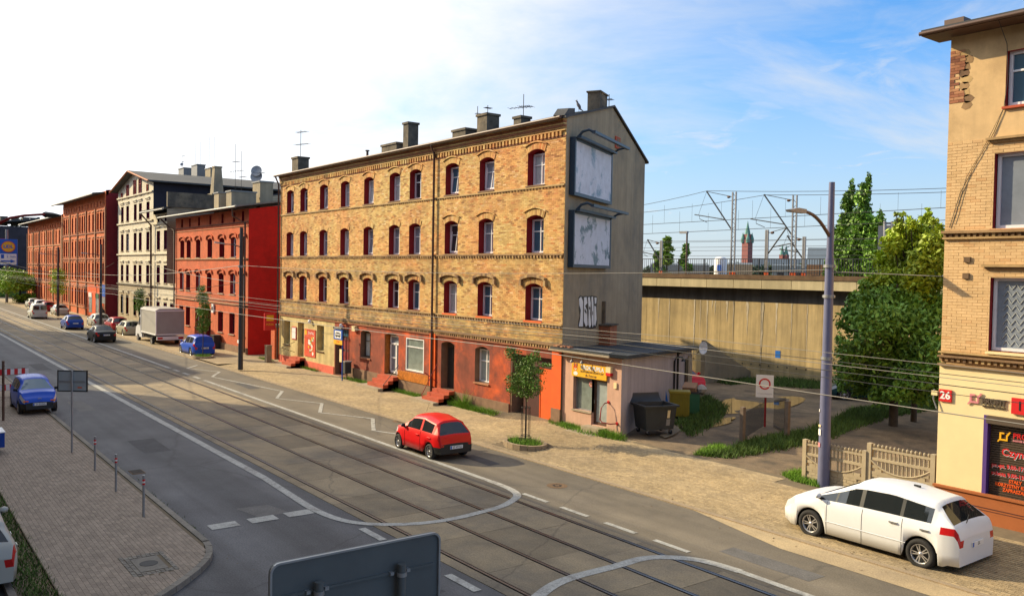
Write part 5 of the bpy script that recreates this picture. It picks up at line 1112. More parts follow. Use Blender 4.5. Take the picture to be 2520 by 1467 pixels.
b=MB(); b.tube([FRt(x0-.10,.1,3.66),FRt(x0-.12,.1,3.4),FRt(x0-.02,.1,3.15)],.018,'metal_grey',6); b.box((x0-.17,.05,3.5),(x0-.01,.12,3.62),'cream_paint',FRt); tag(b.build('wall_lamp'),'small white lamp bracket at the corner beside the number 26 plate','lamp')
# fence of cast concrete with balusters between pole and house
def fence(pa,pb,label,z0,skipb=()):
    d=(Vector((pb[0],pb[1],0))-Vector((pa[0],pa[1],0))); L=d.length; Ff=Fr(pa,d); t=T('concrete_fence',label,'fence',(pa[0],pa[1],z0),'cast concrete fence panels')
    H=1.30
    for u in (0,L-.13): b=MB(); b.box((u,-.07,z0-.1),(u+.13,.07,z0+H+.03),'concrete_fence',Ff); b.build('post',t)
    for z,h in ((.0,.0),(.45,.09),(.86,.08),(H-.14,.06)):
        if h: b=MB(); b.box((.13,-.04,z0+z),(L-.13,.05,z0+z+h),'concrete_fence',Ff); b.build('rail',t)
    def bal(u,za,zb,ball):
        b=MB(); prof=[(.028,0),(.036,.08),(.024,.16),(.034,.3),(.026,.42),(.036,.55),(.026,.7),(.034,.85),(.028,1.)]; c=Ff(u,0,0)
        b.lathe([(r_,za+(zb-za)*q) for r_,q in prof],'concrete_fence',lambda a,b_,h:Vector((c.x+a,c.y+b_,h)),6)
        b.build('baluster',t)
        if ball: 
            b=MB(); b.lathe([(.015,zb),(.045,zb+.04),(.045,zb+.07),(.0,zb+.10)],'concrete_fence',lambda a,b_,h:Vector((c.x+a,c.y+b_,h)),6); b.build('finial',t)
    n=round((L-.3)/.118)
    for k in range(n):
        u=.2+(L-.4)*k/(n-1); bal(u,z0+.94,z0+H-.14,False); b=MB(); c=Ff(u,0,0); b.lathe([(.02,z0+H-.08),(.045,z0+H-.04),(.045,z0+H),(.0,z0+H+.04)],'concrete_fence',lambda a,b_,h:Vector((c.x+a,c.y+b_,h)),6); b.build('finial',t)
        q=abs(2*(u-.2)/(L-.4)-1); zl=z0+.54+.30*q**2.2
        if zl<z0+.8 and k not in skipb: bal(u,zl,z0+.86,False)
    b=MB(); b.tube([Ff(.13+(L-.26)*k/14,.045,z0+.54+.30*abs(2*k/14-1)**2.2) for k in range(15)],.028,'concrete_fence',6); b.build('arched_rib',t)
    bl=MB(); bl.box((0,-.03,0),(.20,.045,.085),'concrete_fence',lambda a,b_,c:Ff.u*a+Ff.n*b_+Vector((0,0,c)),r=0.); bm=bl.mesh('cast_brick')
    for r in range(9):
        z=z0+r*.094 if r<5 else z0+.54+(r-5)*.094
        u=.14+(.105 if r%2 else 0)
        while u<L-.33:
            q=abs(2*(u+.1-.2)/(L-.4)-1); zl=z0+.54+.30*q**2.2
            if r<5 or z+.085<zl-.0: 
                o=ob('cast_brick',bm,t); o.location=Ff(u,0,z)
            u+=.21
    b=MB(); b.box((.13,-.035,z0-.05),(L-.13,.02,z0+.46),'concrete_fence',Ff); b.build('lower_panel',t)
fence((-15.52,23.12),(-13.42,23.12),'left cast concrete fence panel with balusters, behind the big lamp pole',.30,skipb=(7,))
fence((-13.42,23.16),(-11.44,23.16),'right cast concrete fence panel with balusters, against the corner tenement',.54)
# ------------------------------------------------------------ the yard and the viaduct
VD=Vector((1,.12,0)).normalized(); FV=Fr((-29.55,45.53),VD)
via=T('railway_viaduct','long concrete railway viaduct wall with parapet and railing behind the yard','viaduct',(-29.5,45.5,0))
b=MB(); b.box((0,-.4,-.3),(.985,0,5.0),'concrete_wall',lambda a,b_,c:FV.u*a+FV.n*b_+Vector((0,0,c)),r=0.); wm=b.mesh('wall_panel')
for k in range(-40,30): o=ob('wall_panel',wm,via); o.location=FV(k*1.0,random.uniform(-.015,.0),0)
b=MB(); b.box((-60,-1.2,-.3),(50,-.41,5.0),'concrete_dark',FV); b.box((-60,-.5,5.0),(50,-.05,5.86),'concrete_dark',FV); b.build('girder',via)  # girder's dark colour has the shade under the parapet painted in
b=MB(); b.box((0,-.3,5.86),(1.97,.62,6.42),'concrete_beam',lambda a,b_,c:FV.u*a+FV.n*b_+Vector((0,0,c)),r=0.); pm=b.mesh('parapet_panel')
for k in range(-20,15): o=ob('parapet_panel',pm,via); o.location=FV(k*2.0-1.7,0,0)
b=MB(); b.box((-60,-.3,6.44),(50,.66,6.72),'rust_edge',FV); b.build('edge_strip',via)
b=MB(); b.box((-60,-40,5.9),(50,-.5,6.62),'dirt',FV); b.build('deck',via)
b=MB(); b.box((-60,-40,-.2),(50,-1.3,5.9),'dirt',FV); b.build('embankment',via)
b=MB(); b.tube([FV(-40,.5,7.72),FV(30,.5,7.72)],.025,'metal_dark',5); b.tube([FV(-40,.5,6.9),FV(30,.5,6.9)],.02,'metal_dark',5); b.build('railing_bar',via)
b=MB(); b.tube([(0,0,6.72),(0,0,7.72)],.017,'metal_dark',5,cap=False); bm_=b.mesh('baluster')
for k in range(-105,95): o=ob('baluster',bm_,via); o.location=FV(k*.165,.5,0)
b=MB(); 
for k in range(-10,10): b.tube([FV(k*2.0,.5,6.7),FV(k*2.0,.5,7.75)],.035,'metal_dark',6)
b.build('railing_posts',via,'stuff')
for u,z,m_,w_,h_,lb in ((-3.0,1.6,'plastic_blue',.34,.45,'small blue square painted low on the viaduct wall'),(-5.3,1.9,'grass_green',.1,.1,'tiny pale mark on the viaduct wall')):
    if m_=='grass_green': continue
    b=MB(); b.box((u,.0,z),(u+w_,.012,z+h_),m_,FV); tag(b.build('painted_square'),lb,'painted mark')
b=MB()
for k in range(14): 
    u=-9+k*.62; b.lathe([(.05,0),(.05,.004)],'plastic_black',lambda a,b_,h:FV(u+a,.01+h,1.05+b_),8,False); b.poly([FV(u+.05*math.cos(6.28*j/8),.014,1.05+.05*math.sin(6.28*j/8)) for j in range(8)],'plastic_black')
b.build('anchor_holes',via,'stuff')
# lime runs on the wall: deposits with a shape of their own
b=MB(); rr=random.Random(5)
for k in range(34):
    u=rr.choice([round(rr.uniform(-13,6)),rr.uniform(-9,4)])+rr.uniform(-.06,.06); zt_=5.0; ln=rr.uniform(.5,4.2); wd=rr.uniform(.02,.075)
    n=9; L=[];R=[]
    for j in range(n+1):
        z=zt_-ln*j/n; ww=wd*(1.1-j/n)*rr.uniform(.5,1.2); o_=rr.uniform(-.02,.02); L.append(FV(u-ww+o_,.006,z)); R.append(FV(u+ww+o_,.006,z))
    for j in range(n): b.poly([L[j],R[j],R[j+1],L[j+1]],'lime_run')
b.build('lime_runs',via,'stuff')
# wing wall running down to the viaduct
pn=FX(1736,838,-34.2); b=MB()
b.prism([(-34.2,pn.y,0),(-34.2,45.2,0),(-34.2,45.2,.5),(-34.2,pn.y,pn.z)],(-.3,0,0),'gable_render'); tag(b.build('wing_wall'),'dark sloping wing wall running down to the viaduct behind the annex','wall')
# masts with cantilevers on the viaduct
def mast(u,z1,label,arm=-1,lat=True,d=.0,w=.16,z0=6.6,reach=2.6):
    t=T('catenary_mast',label,'catenary mast',tuple(FV(u,d,z0)),'railway catenary masts')
    b=MB(); b.box((u-w,d-.05,z0),(u-w+.07,d+.05,z1),'metal_grey',FV); b.box((u+w-.07,d-.05,z0),(u+w,d+.05,z1),'metal_grey',FV)
    if lat:
        k=z0; s=1
        while k<z1-.3: b.tube([FV(u-s*w*.8,d,k),FV(u+s*w*.8,d,k+.3)],.018,'metal_grey',4,cap=False); k+=.3; s=-s
    else: b.box((u-w+.07,d-.04,z0),(u+w-.07,d+.04,z1),'metal_grey',FV)
    b.build('lattice_post',t); b=MB(); b.box((u-w-.03,d-.07,z0),(u+w+.03,d+.07,z0+.3),'sign_orange',FV); b.build('warning_band',t)
    if arm:
        b=MB(); a=arm; q=reach/2.6; A=FV(u+a*2.1*q,d,z1+.15*q); b.tube([FV(u+a*w,d,z1-2.4*q),A],.045,'wire_dark',6); b.tube([A,FV(u+a*w,d,z1-.3*q)],.022,'wire_dark',5); b.tube([FV(u+a*.7*q,d,z1-1.75*q),FV(u+a*3.0*q,d,z1-1.35*q)],.035,'wire_dark',6); b.tube([A,FV(u+a*2.7*q,d,z1-1.4*q)],.012,'wire_dark',4); b.tube([FV(u+a*2.6*q,d,z1-1.42*q),FV(u+a*2.6*q,d,z1-1.65*q),FV(u+a*2.0*q,d,z1-1.9*q)],.02,'wire_dark',4)
        b.lathe([(.06,0),(.09,.1),(.06,.2)],'zinc_brown',lambda x,y,h:FV(u+a*(w+.15+h),d+x,z1-.3*q+y),8); b.build('cantilever',t)
    return t
mast(-6.18,12.05,'tall catenary mast left of the church spire, arm reaching left')
mast(-1.96,11.62,'tall catenary mast behind the big lamp head, arm reaching left')
mast(-3.78,9.55,'shorter catenary mast between the two tall ones, arm reaching right',arm=1,lat=False,w=.11,reach=1.6)
mast(-1.28,9.08,'short catenary mast right of the lamp head',arm=-1,lat=False,w=.1,reach=1.4)
mast(-11.85,9.0,'short catenary mast near the grey gable, arm reaching left',arm=-1,lat=False,w=.1,reach=1.5)
t=T('platform_lamp','small street lamp on a thin post on the viaduct','street lamp',tuple(FV(-9.75,0,6.6))); b=MB(); b.tube([FV(-9.75,0,6.7),FV(-9.75,0,9.5)],.06,'zinc_brown',6); b.build('post',t); b=MB(); b.box((-10.3,-.1,9.45),(-9.7,.1,9.6),'metal_grey',FV); b.build('lamp_head',t)
# overhead wires above the railway
def wire(name,pts,r,m,label,sag=0,n=14,grp=None):
    b=MB()
    for a,b_ in zip(pts,pts[1:]):
        a=Vector(a);b_=Vector(b_); b.tube([a.lerp(b_,k/n)-Vector((0,0,sag*4*(k/n)*(1-k/n))) for k in range(n+1)],r,m,4,cap=False)
    return tag(b.build(name),label,'wire',grp)
for i,(za,zb,zc,za2) in enumerate(((12.15,11.6,13.4,0),(11.65,10.8,12.4,0))):
    u0=-6.18-2.1 if i==0 else -1.96-2.1
    wire('railway_wire',[FV(-40,-1,za+.4),FV(u0,-.1,za+.1),FV(45,-1,za+1.4)],.016,'wire_dark',['upper','lower'][i]+' messenger wire over the viaduct tracks',sag=1.3 if i==0 else 1.0,n=20,grp='wires over the viaduct')
wire('railway_wire',[FV(-40,-.6,9.75),FV(45,-.6,11.2)],.018,'wire_dark','upper contact wire over the viaduct tracks',n=4,grp='wires over the viaduct'); wire('railway_wire',[FV(-40,-.6,9.1),FV(45,-.6,10.5)],.018,'wire_dark','lower contact wire over the viaduct tracks',n=4,grp='wires over the viaduct')
for u in np.arange(-16,12,1.8): pass
b=MB()
for u in np.arange(-20,14,2.3): b.tube([FV(u,-.6,9.1+(u+40)*.0165),FV(u,-.6,10.9+.1*math.sin(u))],.009,'wire_dark',3,cap=False); b.tube([FV(u+1,-.6,9.75+(u+41)*.017),FV(u+1,-.6,11.5)],.009,'wire_dark',3,cap=False)
tag(b.build('dropper_wires'),'thin vertical droppers hanging between the viaduct wires','wire')
for k,(z,dz) in enumerate(((8.95,.1),(8.6,.0),(8.35,.02),(7.95,.05),(9.3,-.15))): wire('railway_wire',[FV(-30,-9-k,z+.3),FV(20,-9-k,z+.3+dz)],.014,'wire_dark','far thin wire above the rear tracks, number %s from the railing'%(['two','three','four','one','five'][k]) if False else ['second','third','fourth','lowest','highest'][k]+' of the far thin wires above the rear tracks',n=3)
# yard fittings: chain-link gate posts, no entry sign, fences
for (x,y,h,lb) in ((-21.16,27.41,1.40,'left weathered concrete post of the mesh fence in the yard'),(-20.81,29.82,1.5,'right weathered concrete post of the mesh fence in the yard')):
    p=K(x,y); b=MB(); b.box((p.x-.08,p.y-.08,.2),(p.x+.08,p.y+.08,.35+h*.95),'weathered_post'); tag(b.build('fence_post'),lb,'post','mesh fence posts')
p1=K(-21.16,27.41); p2=K(-22.6,30.7); t=T('mesh_fence','rusty wire mesh panel between the left yard post and the sign','fence',(p1.x,p1.y,.3)); Fm=Fr(p1,(p2-p1)); Lm=(p2-p1).length
b=MB()
for k in range(int(Lm*2/.1)): 
    a=-1.2+k*.1
    for sgn in(1,-1):
        u0=a if sgn>0 else a+1.2; za,zb=.45,1.45; ua,ub=u0,u0+sgn*1.0
        lo=max(0,min(ua,ub)); hi=min(Lm,max(ua,ub))
        if hi-lo<.05: continue
        f=lambda u:za+(zb-za)*((u-ua)/(ub-ua)); b.tube([Fm(lo,0,f(lo)),Fm(hi,0,f(hi))],.006,'wire_dark',3,cap=False)
b.build('wire_mesh',t,'stuff')
p=K(-22.68,30.89); t=T('no_entry_sign','white square sign with a red ring on a rusty post in the yard','road sign',(p.x,p.y,.3)); b=MB(); b.tube([(p.x,p.y,.3),(p.x,p.y,2.25)],.045,'jamb_red',7); b.build('post',t)
su2=Vector((.45,.89,0)).normalized(); FN=Fr(Vector((p.x,p.y,0))+Vector((.05,-.02,0)),Vector((.8,.6,0)).normalized()); b=MB(); b.box((-.42,0.02,1.62),(.28,.05,2.55),'sign_white',FN); b.build('board',t)
b=MB(); n=24
ro_,ri=.235,.175
for k in range(n):
    a0,a1=6.2832*k/n,6.2832*(k+1)/n; b.poly([FN(-.07+r_*math.cos(a),.055,2.18+r_*math.sin(a)) for r_,a in ((ri,a0),(ro_,a0),(ro_,a1),(ri,a1))],'sign_red')
b.build('red_ring',t); text('nie dotyczy mieszkańców',.055,'metal_grey',plane_fr(tuple(FN(-.07,.053,1.78)),FN.u),t,ext=.002)
pg0=K(-22.3,31.0); pg1=K(-20.81,29.9); t=T('iron_gate','dark open iron bar gate leaning behind the yard sign','gate',(pg0.x,pg0.y,.3)); Fg=Fr(pg0,pg1-pg0); Lg=(pg1-pg0).length*.78
b=MB(); b.tube([Fg(0,0,.5),Fg(Lg,0,.5)],.02,'metal_dark',5); b.tube([Fg(0,0,1.45),Fg(Lg,0,1.75)],.02,'metal_dark',5); b.build('frame',t)
for k in range(12): b=MB(); u=Lg*k/11; b.tube([Fg(u,0,.4),Fg(u,0,1.55+.3*k/11)],.012,'metal_dark',4); b.build('bar',t)
# big four-wheeled dumpster
def dumpster():
    pA=K(-23.82,24.76); t=T('dumpster','black four-wheeled rubbish container with its lid open beside the pink shop','dumpster',(-23.0,25.3,.4))
    u=(K(-23.34,25.07)-K(-23.95,24.6)).normalized(); Fd=Fr((-23.05,23.72),(.30,.954)); 
    W0,W1=1.30,1.0; z0,z1=.62,1.52
    def fr(a,b_,c): q=.86+.14*(c-z0)/(z1-z0); return Fd(.85+a*q,-.5+b_*q,c)
    b=MB(); b.box((-.66,-.5,z0),(.66,.5,z0+.02),'plastic_black',fr)
    for a in (((-.68,-.52,z0),(.68,-.48,z1)),((-.68,.48,z0),(.68,.52,z1)),((-.70,-.5,z0),(-.64,.5,z1)),((.64,-.5,z0),(.70,.5,z1))): b.box(a[0],a[1],'plastic_dark',fr)
    b.build('tub',t); b=MB()
    for a in (((-.76,-.6,z1-.03),(.76,-.5,z1+.05)),((-.76,.5,z1-.03),(.76,.6,z1+.05)),((-.76,-.5,z1-.03),(-.66,.5,z1+.05)),((.66,-.5,z1-.03),(.76,.5,z1+.05))): b.box(a[0],a[1],'plastic_dark',fr)
    b.build('rim',t); b=MB()
    n=8
    for k in range(n):
        a0,a1=math.pi*.0+k*1.2/n,(k+1)*1.2/n; 
        b.prism([tuple(Fd(.85-.7,-1.0-.5*math.sin(a),z1-.0+.55*(1-math.cos(a)) )) for a in (a0,a1)]+[tuple(Fd(.85-.7,-1.05-.5*math.sin(a),z1-.05+.5*(1-math.cos(a)))) for a in (a1,a0)],tuple(Fd.u*1.4),'plastic_black')
    b.build('lid',t)
    for a,c in ((-.5,-.38),(.5,-.38),(-.5,.38),(.5,.38)):
        p=Fd(.85+a,-.5+c,.5); b=MB(); b.lathe([(.0,-.025),(.09,-.025),(.09,.025),(.0,.025)],'rubber',lambda x,y,h:p+Vector((x*.5+0*h,h,y))if False else p+Vector((x,h,y)),12); b.box((p.x-.04,p.y-.04,p.z),(p.x+.04,p.y+.04,.64),'metal_grey'); b.build('wheel',t)
    b=MB(); b.box((.30,.505,z0+.45),(.42,.535,z1-.15),'cream_paint',fr); b.box((.28,.505,z0+.15),(.46,.53,z0+.4),'metal_grey',fr); b.build('sticker',t)
dumpster()
p=K(-26.4,29.6); t=T('yellow_bin','yellow slatted wheelie bin behind the black container','bin',(p.x,p.y,.35)); Fb=Fr((p.x,p.y),(.7,.71))
b=MB(); b.box((-.42,-.3,.45),(.42,.3,1.45),'plastic_yellow',Fb); b.build('body',t)
for k in range(12): b=MB(); b.box((-.42+k*.072,.30,.5),(-.385+k*.072,.33,1.38),'plastic_yellow',Fb); b.build('rib',t)
b=MB(); b.box((-.46,-.34,1.45),(.46,.36,1.55),'plastic_yellow',Fb); b.build('lid',t)
p=K(-26.9,30.9); t=T('green_bin','dark green bin heaped with rubbish beside the yellow bin','bin',(p.x,p.y,.35)); Fb=Fr((p.x,p.y),(.7,.71)); b=MB(); b.box((-.35,-.3,.4),(.4,.3,1.35),'plastic_green',Fb); b.box((-.38,-.33,1.3),(.43,.33,1.38),'plastic_dark',Fb); b.build('body',t)
b=MB(); c0=Fb(0,0,1.5); b.obox(c0,(.6,.5,.35),'cardboard',Matrix.Rotation(.5,3,'Z')@Matrix.Rotation(.4,3,'X')); tag(b.build('cardboard_box'),'brown cardboard box on the overfull green bin','box')
b=MB(); b.lathe([(0,-.2),(.2,-.1),(.26,.05),(.15,.2),(.0,.26)],'tarpaulin',lambda x,y,h:Fb(.5+x,y,1.45+h),8,False); tag(b.build('rubbish_bag'),'pale rubbish bag on the overfull green bin','bag')
b=MB(); b.prism([Fb(-1.3,-.5,.6),Fb(-.9,-.5,.55),Fb(-1.2,-.6,1.95),Fb(-1.55,-.6,2.0)],tuple(Fb.n*.06),'plastic_blue'); tag(b.build('blue_board'),'tall bright blue board leaning on the shed wall behind the bins','board')
# ------------------------------------------------------------ far skyline
def dist(px,py,D):
    d=ray(px,py); h=math.hypot(d.x,d.y); return EYE+d*(D/h)
def church():
    t=T('church','distant brick church with a tall green copper spire and long dark roof','church',tuple(dist(1838,660,420))); c=dist(1838,640,420); c.z=0
    def zz(py): return dist(1838,py,420).z
    w=1.75; b=MB(); s=w
    b.box((c.x-s,c.y-s,0),(c.x+s,c.y+s,zz(590)),'church_brick'); b.build('tower',t)
    b=MB(); b.box((c.x-s*.75,c.y-s*.75,zz(590)),(c.x+s*.75,c.y+s*.75,zz(577)),'church_brick'); b.build('belfry',t)
    for dx,dy in((-1,-1),(1,-1),(-1,1),(1,1)): b=MB(); b.lathe([(.9,zz(598)),(.9,zz(588)),(.0,zz(572))],'church_copper',lambda x,y,h,dx=dx,dy=dy:Vector((c.x+dx*s*.85+x,c.y+dy*s*.85+y,h)),8,False); b.build('pinnacle',t)
    b=MB(); b.lathe([(s*.82,zz(578)),(s*.55,zz(565)),(s*.42,zz(562)),(0,zz(543))],'church_copper',lambda x,y,h:Vector((c.x+x,c.y+y,h)),8,False); b.build('spire',t)
    e=dist(1838,660,420); r_=Vector((RT.x,RT.y,0)).normalized(); fw=Vector((-r_.y,r_.x,0)); b=MB(); a=c+r_*3+fw*2; q=c+r_*46+fw*2
    zr=zz(634); ze=zz(655); b.prism([tuple(a+Vector((0,0,0))),tuple(a+Vector((0,0,ze))),tuple(a+fw*7+Vector((0,0,zr))),tuple(a+fw*14+Vector((0,0,ze))),tuple(a+fw*14)],tuple(r_*43),'church_roof'); b.build('nave',t)
church()
c0=dist(1838,640,420); 
def spire2(px,top,label):
    c=dist(px,650,700); t=T('far_spire',label,'spire',(c.x,c.y,0),'twin far spires'); z=lambda py:dist(px,py,700).z; b=MB(); b.box((c.x-1.6,c.y-1.6,0),(c.x+1.6,c.y+1.6,z(627)),'church_brick'); b.build('tower',t); b=MB(); b.lathe([(1.9,z(628)),(0,z(top))],'church_copper',lambda x,y,h:Vector((c.x+x,c.y+y,h)),8,False); b.build('spire',t)
spire2(1924,600,'left of two thin far church spires'); spire2(1934,603,'right of two thin far church spires')
def farhouse(pxa,pxb,ptop,D,m,label,roof='church_roof',dep=12,gable=False):
    a=dist(pxa,670,D); b_=dist(pxb,670,D); z=dist((pxa+pxb)/2,ptop,D).z; a.z=b_.z=0; u=(b_-a); n=Vector((-u.y,u.x,0)).normalized()*dep
    t=T('far_building',label,'building',tuple((a+b_)/2),'far buildings beyond the railway'); q=MB(); q.prism([tuple(a),tuple(b_),tuple(b_+n),tuple(a+n)],(0,0,z),m); q.build('wall',t)
    q=MB(); q.prism([tuple(a+Vector((0,0,z))),tuple(a+n+Vector((0,0,z))),tuple(a+n*.5+Vector((0,0,z+(3 if gable else .4))))],tuple(u),roof); q.build('roof',t)
    k=max(2,int(u.length/4)); 
    for i in range(k):
        q=MB(); p0=a+u*((i+.3)/k)-n*.003; p1=a+u*((i+.7)/k)-n*.003; q.poly([tuple(p0+Vector((0,0,z*.55))),tuple(p1+Vector((0,0,z*.55))),tuple(p1+Vector((0,0,z*.8))),tuple(p0+Vector((0,0,z*.8)))],'glass_dark'); q.build('window',t)
farhouse(1790,1852,651,160,'far_wall_tan','tan low building behind the railing below the church')
farhouse(1600,1745,652,180,'far_wall_grey','long grey low block behind the railing near the gable')
farhouse(1985,2080,652,150,'far_wall_orange','orange hall with a low pitched roof behind the railing',gable=True)
farhouse(2040,2062,643,170,'far_wall_orange','small orange building just left of the poplars')
farhouse(1900,1985,654,260,'far_wall_grey','pale low sheds right of the church')
farhouse(2158,2235,556,95,'far_wall_grey','tall grey and orange block with a ladder beside the poplars',roof='far_wall_orange')
lt=T('roof_ladder_tower','white steel ladder frame in front of the tall grey block','ladder',tuple(dist(2185,600,93))); b=MB()
for px in (2178,2196): b.tube([dist(px,545,93),dist(px,680,93)],.16,'metal_grey',5)
for k in range(8): b.tube([dist(2178,550+k*16,93),dist(2196,550+k*16,93)],.1,'metal_grey',4)
b.build('ladder',lt)
def kiosk(): 
    t=T('signal_cabinet','white cylindrical cabinet with a blue emblem behind the railing','cabinet',tuple(FV(-8.2,-.8,6.62))); b=MB(); b.lathe([(.42,6.62),(.42,7.7),(.3,7.85),(0,7.9)],'sign_white',lambda x,y,h:FV(-7.6,-.8,0)+Vector((x,y,h)),16); b.build('drum',t); b=MB(); b.box((-7.55,-.36,6.95),(-7.25,-.33,7.35),'sign_blue',FV); b.build('emblem',t)
kiosk()
# ------------------------------------------------------------ vehicles
def car(name,label,cat,x,y,rz,col,L=4.1,W=1.7,H=1.45,wb=2.5,ro=.75,r=.31,zh=.92,zf=.72,zt=.95,xw0=None,xw1=None,xr0=.15,xr1=.55,belt=.9,roofr=None,sides=(),bump=None,spokes=7,plate=None,detail=True,z=0,rear=True,taillow=.62,tailx=.3,plate_f=None,group='cars in the street',wheelcol='rim_silver',tgl='glass_car',hatch=True,seams=(),pill=True):
    xw0=L-.95 if xw0 is None else xw0; xw1=xw0-.75 if xw1 is None else xw1; roofr=H-.05 if roofr is None else roofr
    w0=W/2; rw=(ro,ro+wb); ra=r+.055
    Tx=[0,.05,xr0,xr1,xr1+.35,(xr1+xw1)/2,xw1-.25,xw1,xw0,xw0+(L-xw0)*.5,L-.28,L-.1,L]; Tz=[zt-.26,zt-.08,zt,roofr-.02,roofr+.02,H,H-.03,H-.07,zh,(zh+zf)/2+.05,zf,zf-.1,zf-.25]
    def top(q): return float(np.interp(q,Tx,Tz))
    def blt(q): return min(top(q)-.015, float(np.interp(q,[0,xr1,xw0,L],[belt+.05,belt+.03,zh-.04,zf])))
    def hw(q):
        t=max(0,(q-(L-.75))/.75); u=max(0,(.5-q)/.5); return w0*(1-.30*t**2.4)*(1-.13*u**2.2)
    xs=set(np.linspace(0,L,int(L/.16)))|{0,.04,.1,.18,xr0,xr1,xw0,xw1,L-.05,L-.1,L-.2,L-.32,L-.45,tailx}
    for c in rw:
        for k in range(-6,7): xs.add(c+ra*math.sin(k*math.pi/12.01))
    for a,b_ in sides: xs|={a,b_}
    for k in range(1,5): xs.add(xr0+(xr1-xr0)*k/5); xs.add(xw1+(xw0-xw1)*k/5)
    xs=sorted(xs); xs=[q for i,q in enumerate(xs) if i==0 or q-xs[i-1]>.012 or q in(L,)]
    def sec(q):
        w=hw(q); T_=top(q); B=blt(q); g=max(0,min(1,(T_-B)/.38)); zs=.19+ (.05 if q<.3 or q>L-.3 else 0)
        for c in rw:
            if abs(q-c)<ra: zs=max(zs,r+math.sqrt(ra*ra-(q-c)**2)*1.0)
        arch=zs>.26; wr=w*(.93-.20*g)
        z3=max(.48,zs+.03); z4=max(z3+.02,B-.16)
        p=[(0,zs),(w-(.24 if arch else .12),zs),(w*.975,zs+.005),(w*(1.0 if not arch else 1.012),z3),(w*.995,z4),(w*.945,max(B,z4+.005))]
        a=p[-1]; b_=(wr,max(T_-.085*g,a[1]+.002))
        p+=[(a[0]+(b_[0]-a[0])*.08,a[1]+(b_[1]-a[1])*.08),(a[0]+(b_[0]-a[0])*.90,a[1]+(b_[1]-a[1])*.90),b_,(wr-.10*(.3+g),max(T_-.02,b_[1]+.001)),(wr*.5,T_+.015),(0,T_+.025)]
        return [(q-L/2,yy,zz_) for yy,zz_ in p]
    S_=[sec(q) for q in xs]; parts={}
    def put(k,vs,m,sm=True): parts.setdefault(k,(MB(),m))[0].add(vs,[(0,1,2,3)] if len(vs)==4 else [tuple(range(len(vs)))],m,sm)
    n=len(S_[0])
    # weld: body as one indexed mesh
    body=MB(); idx={}
    def vid(s,i,j):
        key=(s if S_[i][j][1]>1e-6 else 0,i,j)
        if key not in idx: v=S_[i][j]; idx[key]=len(body.v); body.v.append((v[0],v[1]*s,v[2]))
        return idx[key]
    bm0=body.mid(col); bmB=body.mid('plastic_black')
    for s in (1,-1):
        for i in range(len(xs)-1):
            qa,qb=xs[i],xs[i+1]; qm=(qa+qb)/2
            for j in range(n-1):
                quad=[(i,j),(i+1,j),(i+1,j+1),(i,j+1)]; key=None; m=col
                if j==6 and any(a-.001<=qa and qb<=b_+.001 for a,b_ in sides): key=('side_window',s,[k for k,(a,b_) in enumerate(sides) if a-.001<=qa and qb<=b_+.001][0]); m='glass_car'
                elif j in (9,10) and xw1+.05<qm<xw0-.06: key=('windscreen',0,0); m=tgl
                elif j in (9,10) and xr0+.05<qm<xr1-.05 and xr1-xr0>.15: key=('rear_window',0,0); m='glass_car'
                elif pill and j==6 and sides and min(a for a,_ in sides)<qm<max(b_ for _,b_ in sides): m='plastic_black'
                elif j==4 and qm<tailx and rear: key=('tail_light',s,0); m='tail_red'
                elif j==4 and L-.47<qm<L-.06: key=('headlight',s,0); m='lamp_glass'
                elif bump and j in (1,2) and (qm<.42 or qm>L-.42): m=bump; 
                elif j<2: m='plastic_black'
                if key:
                    put(key,[(S_[a][b_][0],S_[a][b_][1]*s,S_[a][b_][2]) for a,b_ in quad],m)
                else:
                    body.f.append(tuple(vid(s,a,b_) for a,b_ in (quad if s>0 else quad[::-1]))); body.mi.append(body.mid(m)); body.r.append(0); body.sm.append(j>=2)
        # end caps
        for i,qx in ((0,-1),(len(xs)-1,1)):
            for j in range(n-1):
                a,b_=S_[i][j],S_[i][j+1]
                for f0,f1 in ((1,.8),(.8,0)):
                    vs=[(a[0],a[1]*f0*s,a[2]),(b_[0],b_[1]*f0*s,b_[2]),(b_[0],b_[1]*f1*s,b_[2]),(a[0],a[1]*f1*s,a[2])]
                    m=col; zc=(a[2]+b_[2])/2
                    if i==0 and f0==1 and rear and j==4: put(('tail_light',s,0),vs,'tail_red',False); continue
                    if bump and zc<.62: m=bump
                    elif zc<.34: m='plastic_black'
                    body.add(vs,[(0,1,2,3)],m)
    t=T(name,label,cat,(0,0,0),group)
    body.build('body',t)
    for (k,s,q),(b_,m) in parts.items(): b_.build(k,t)
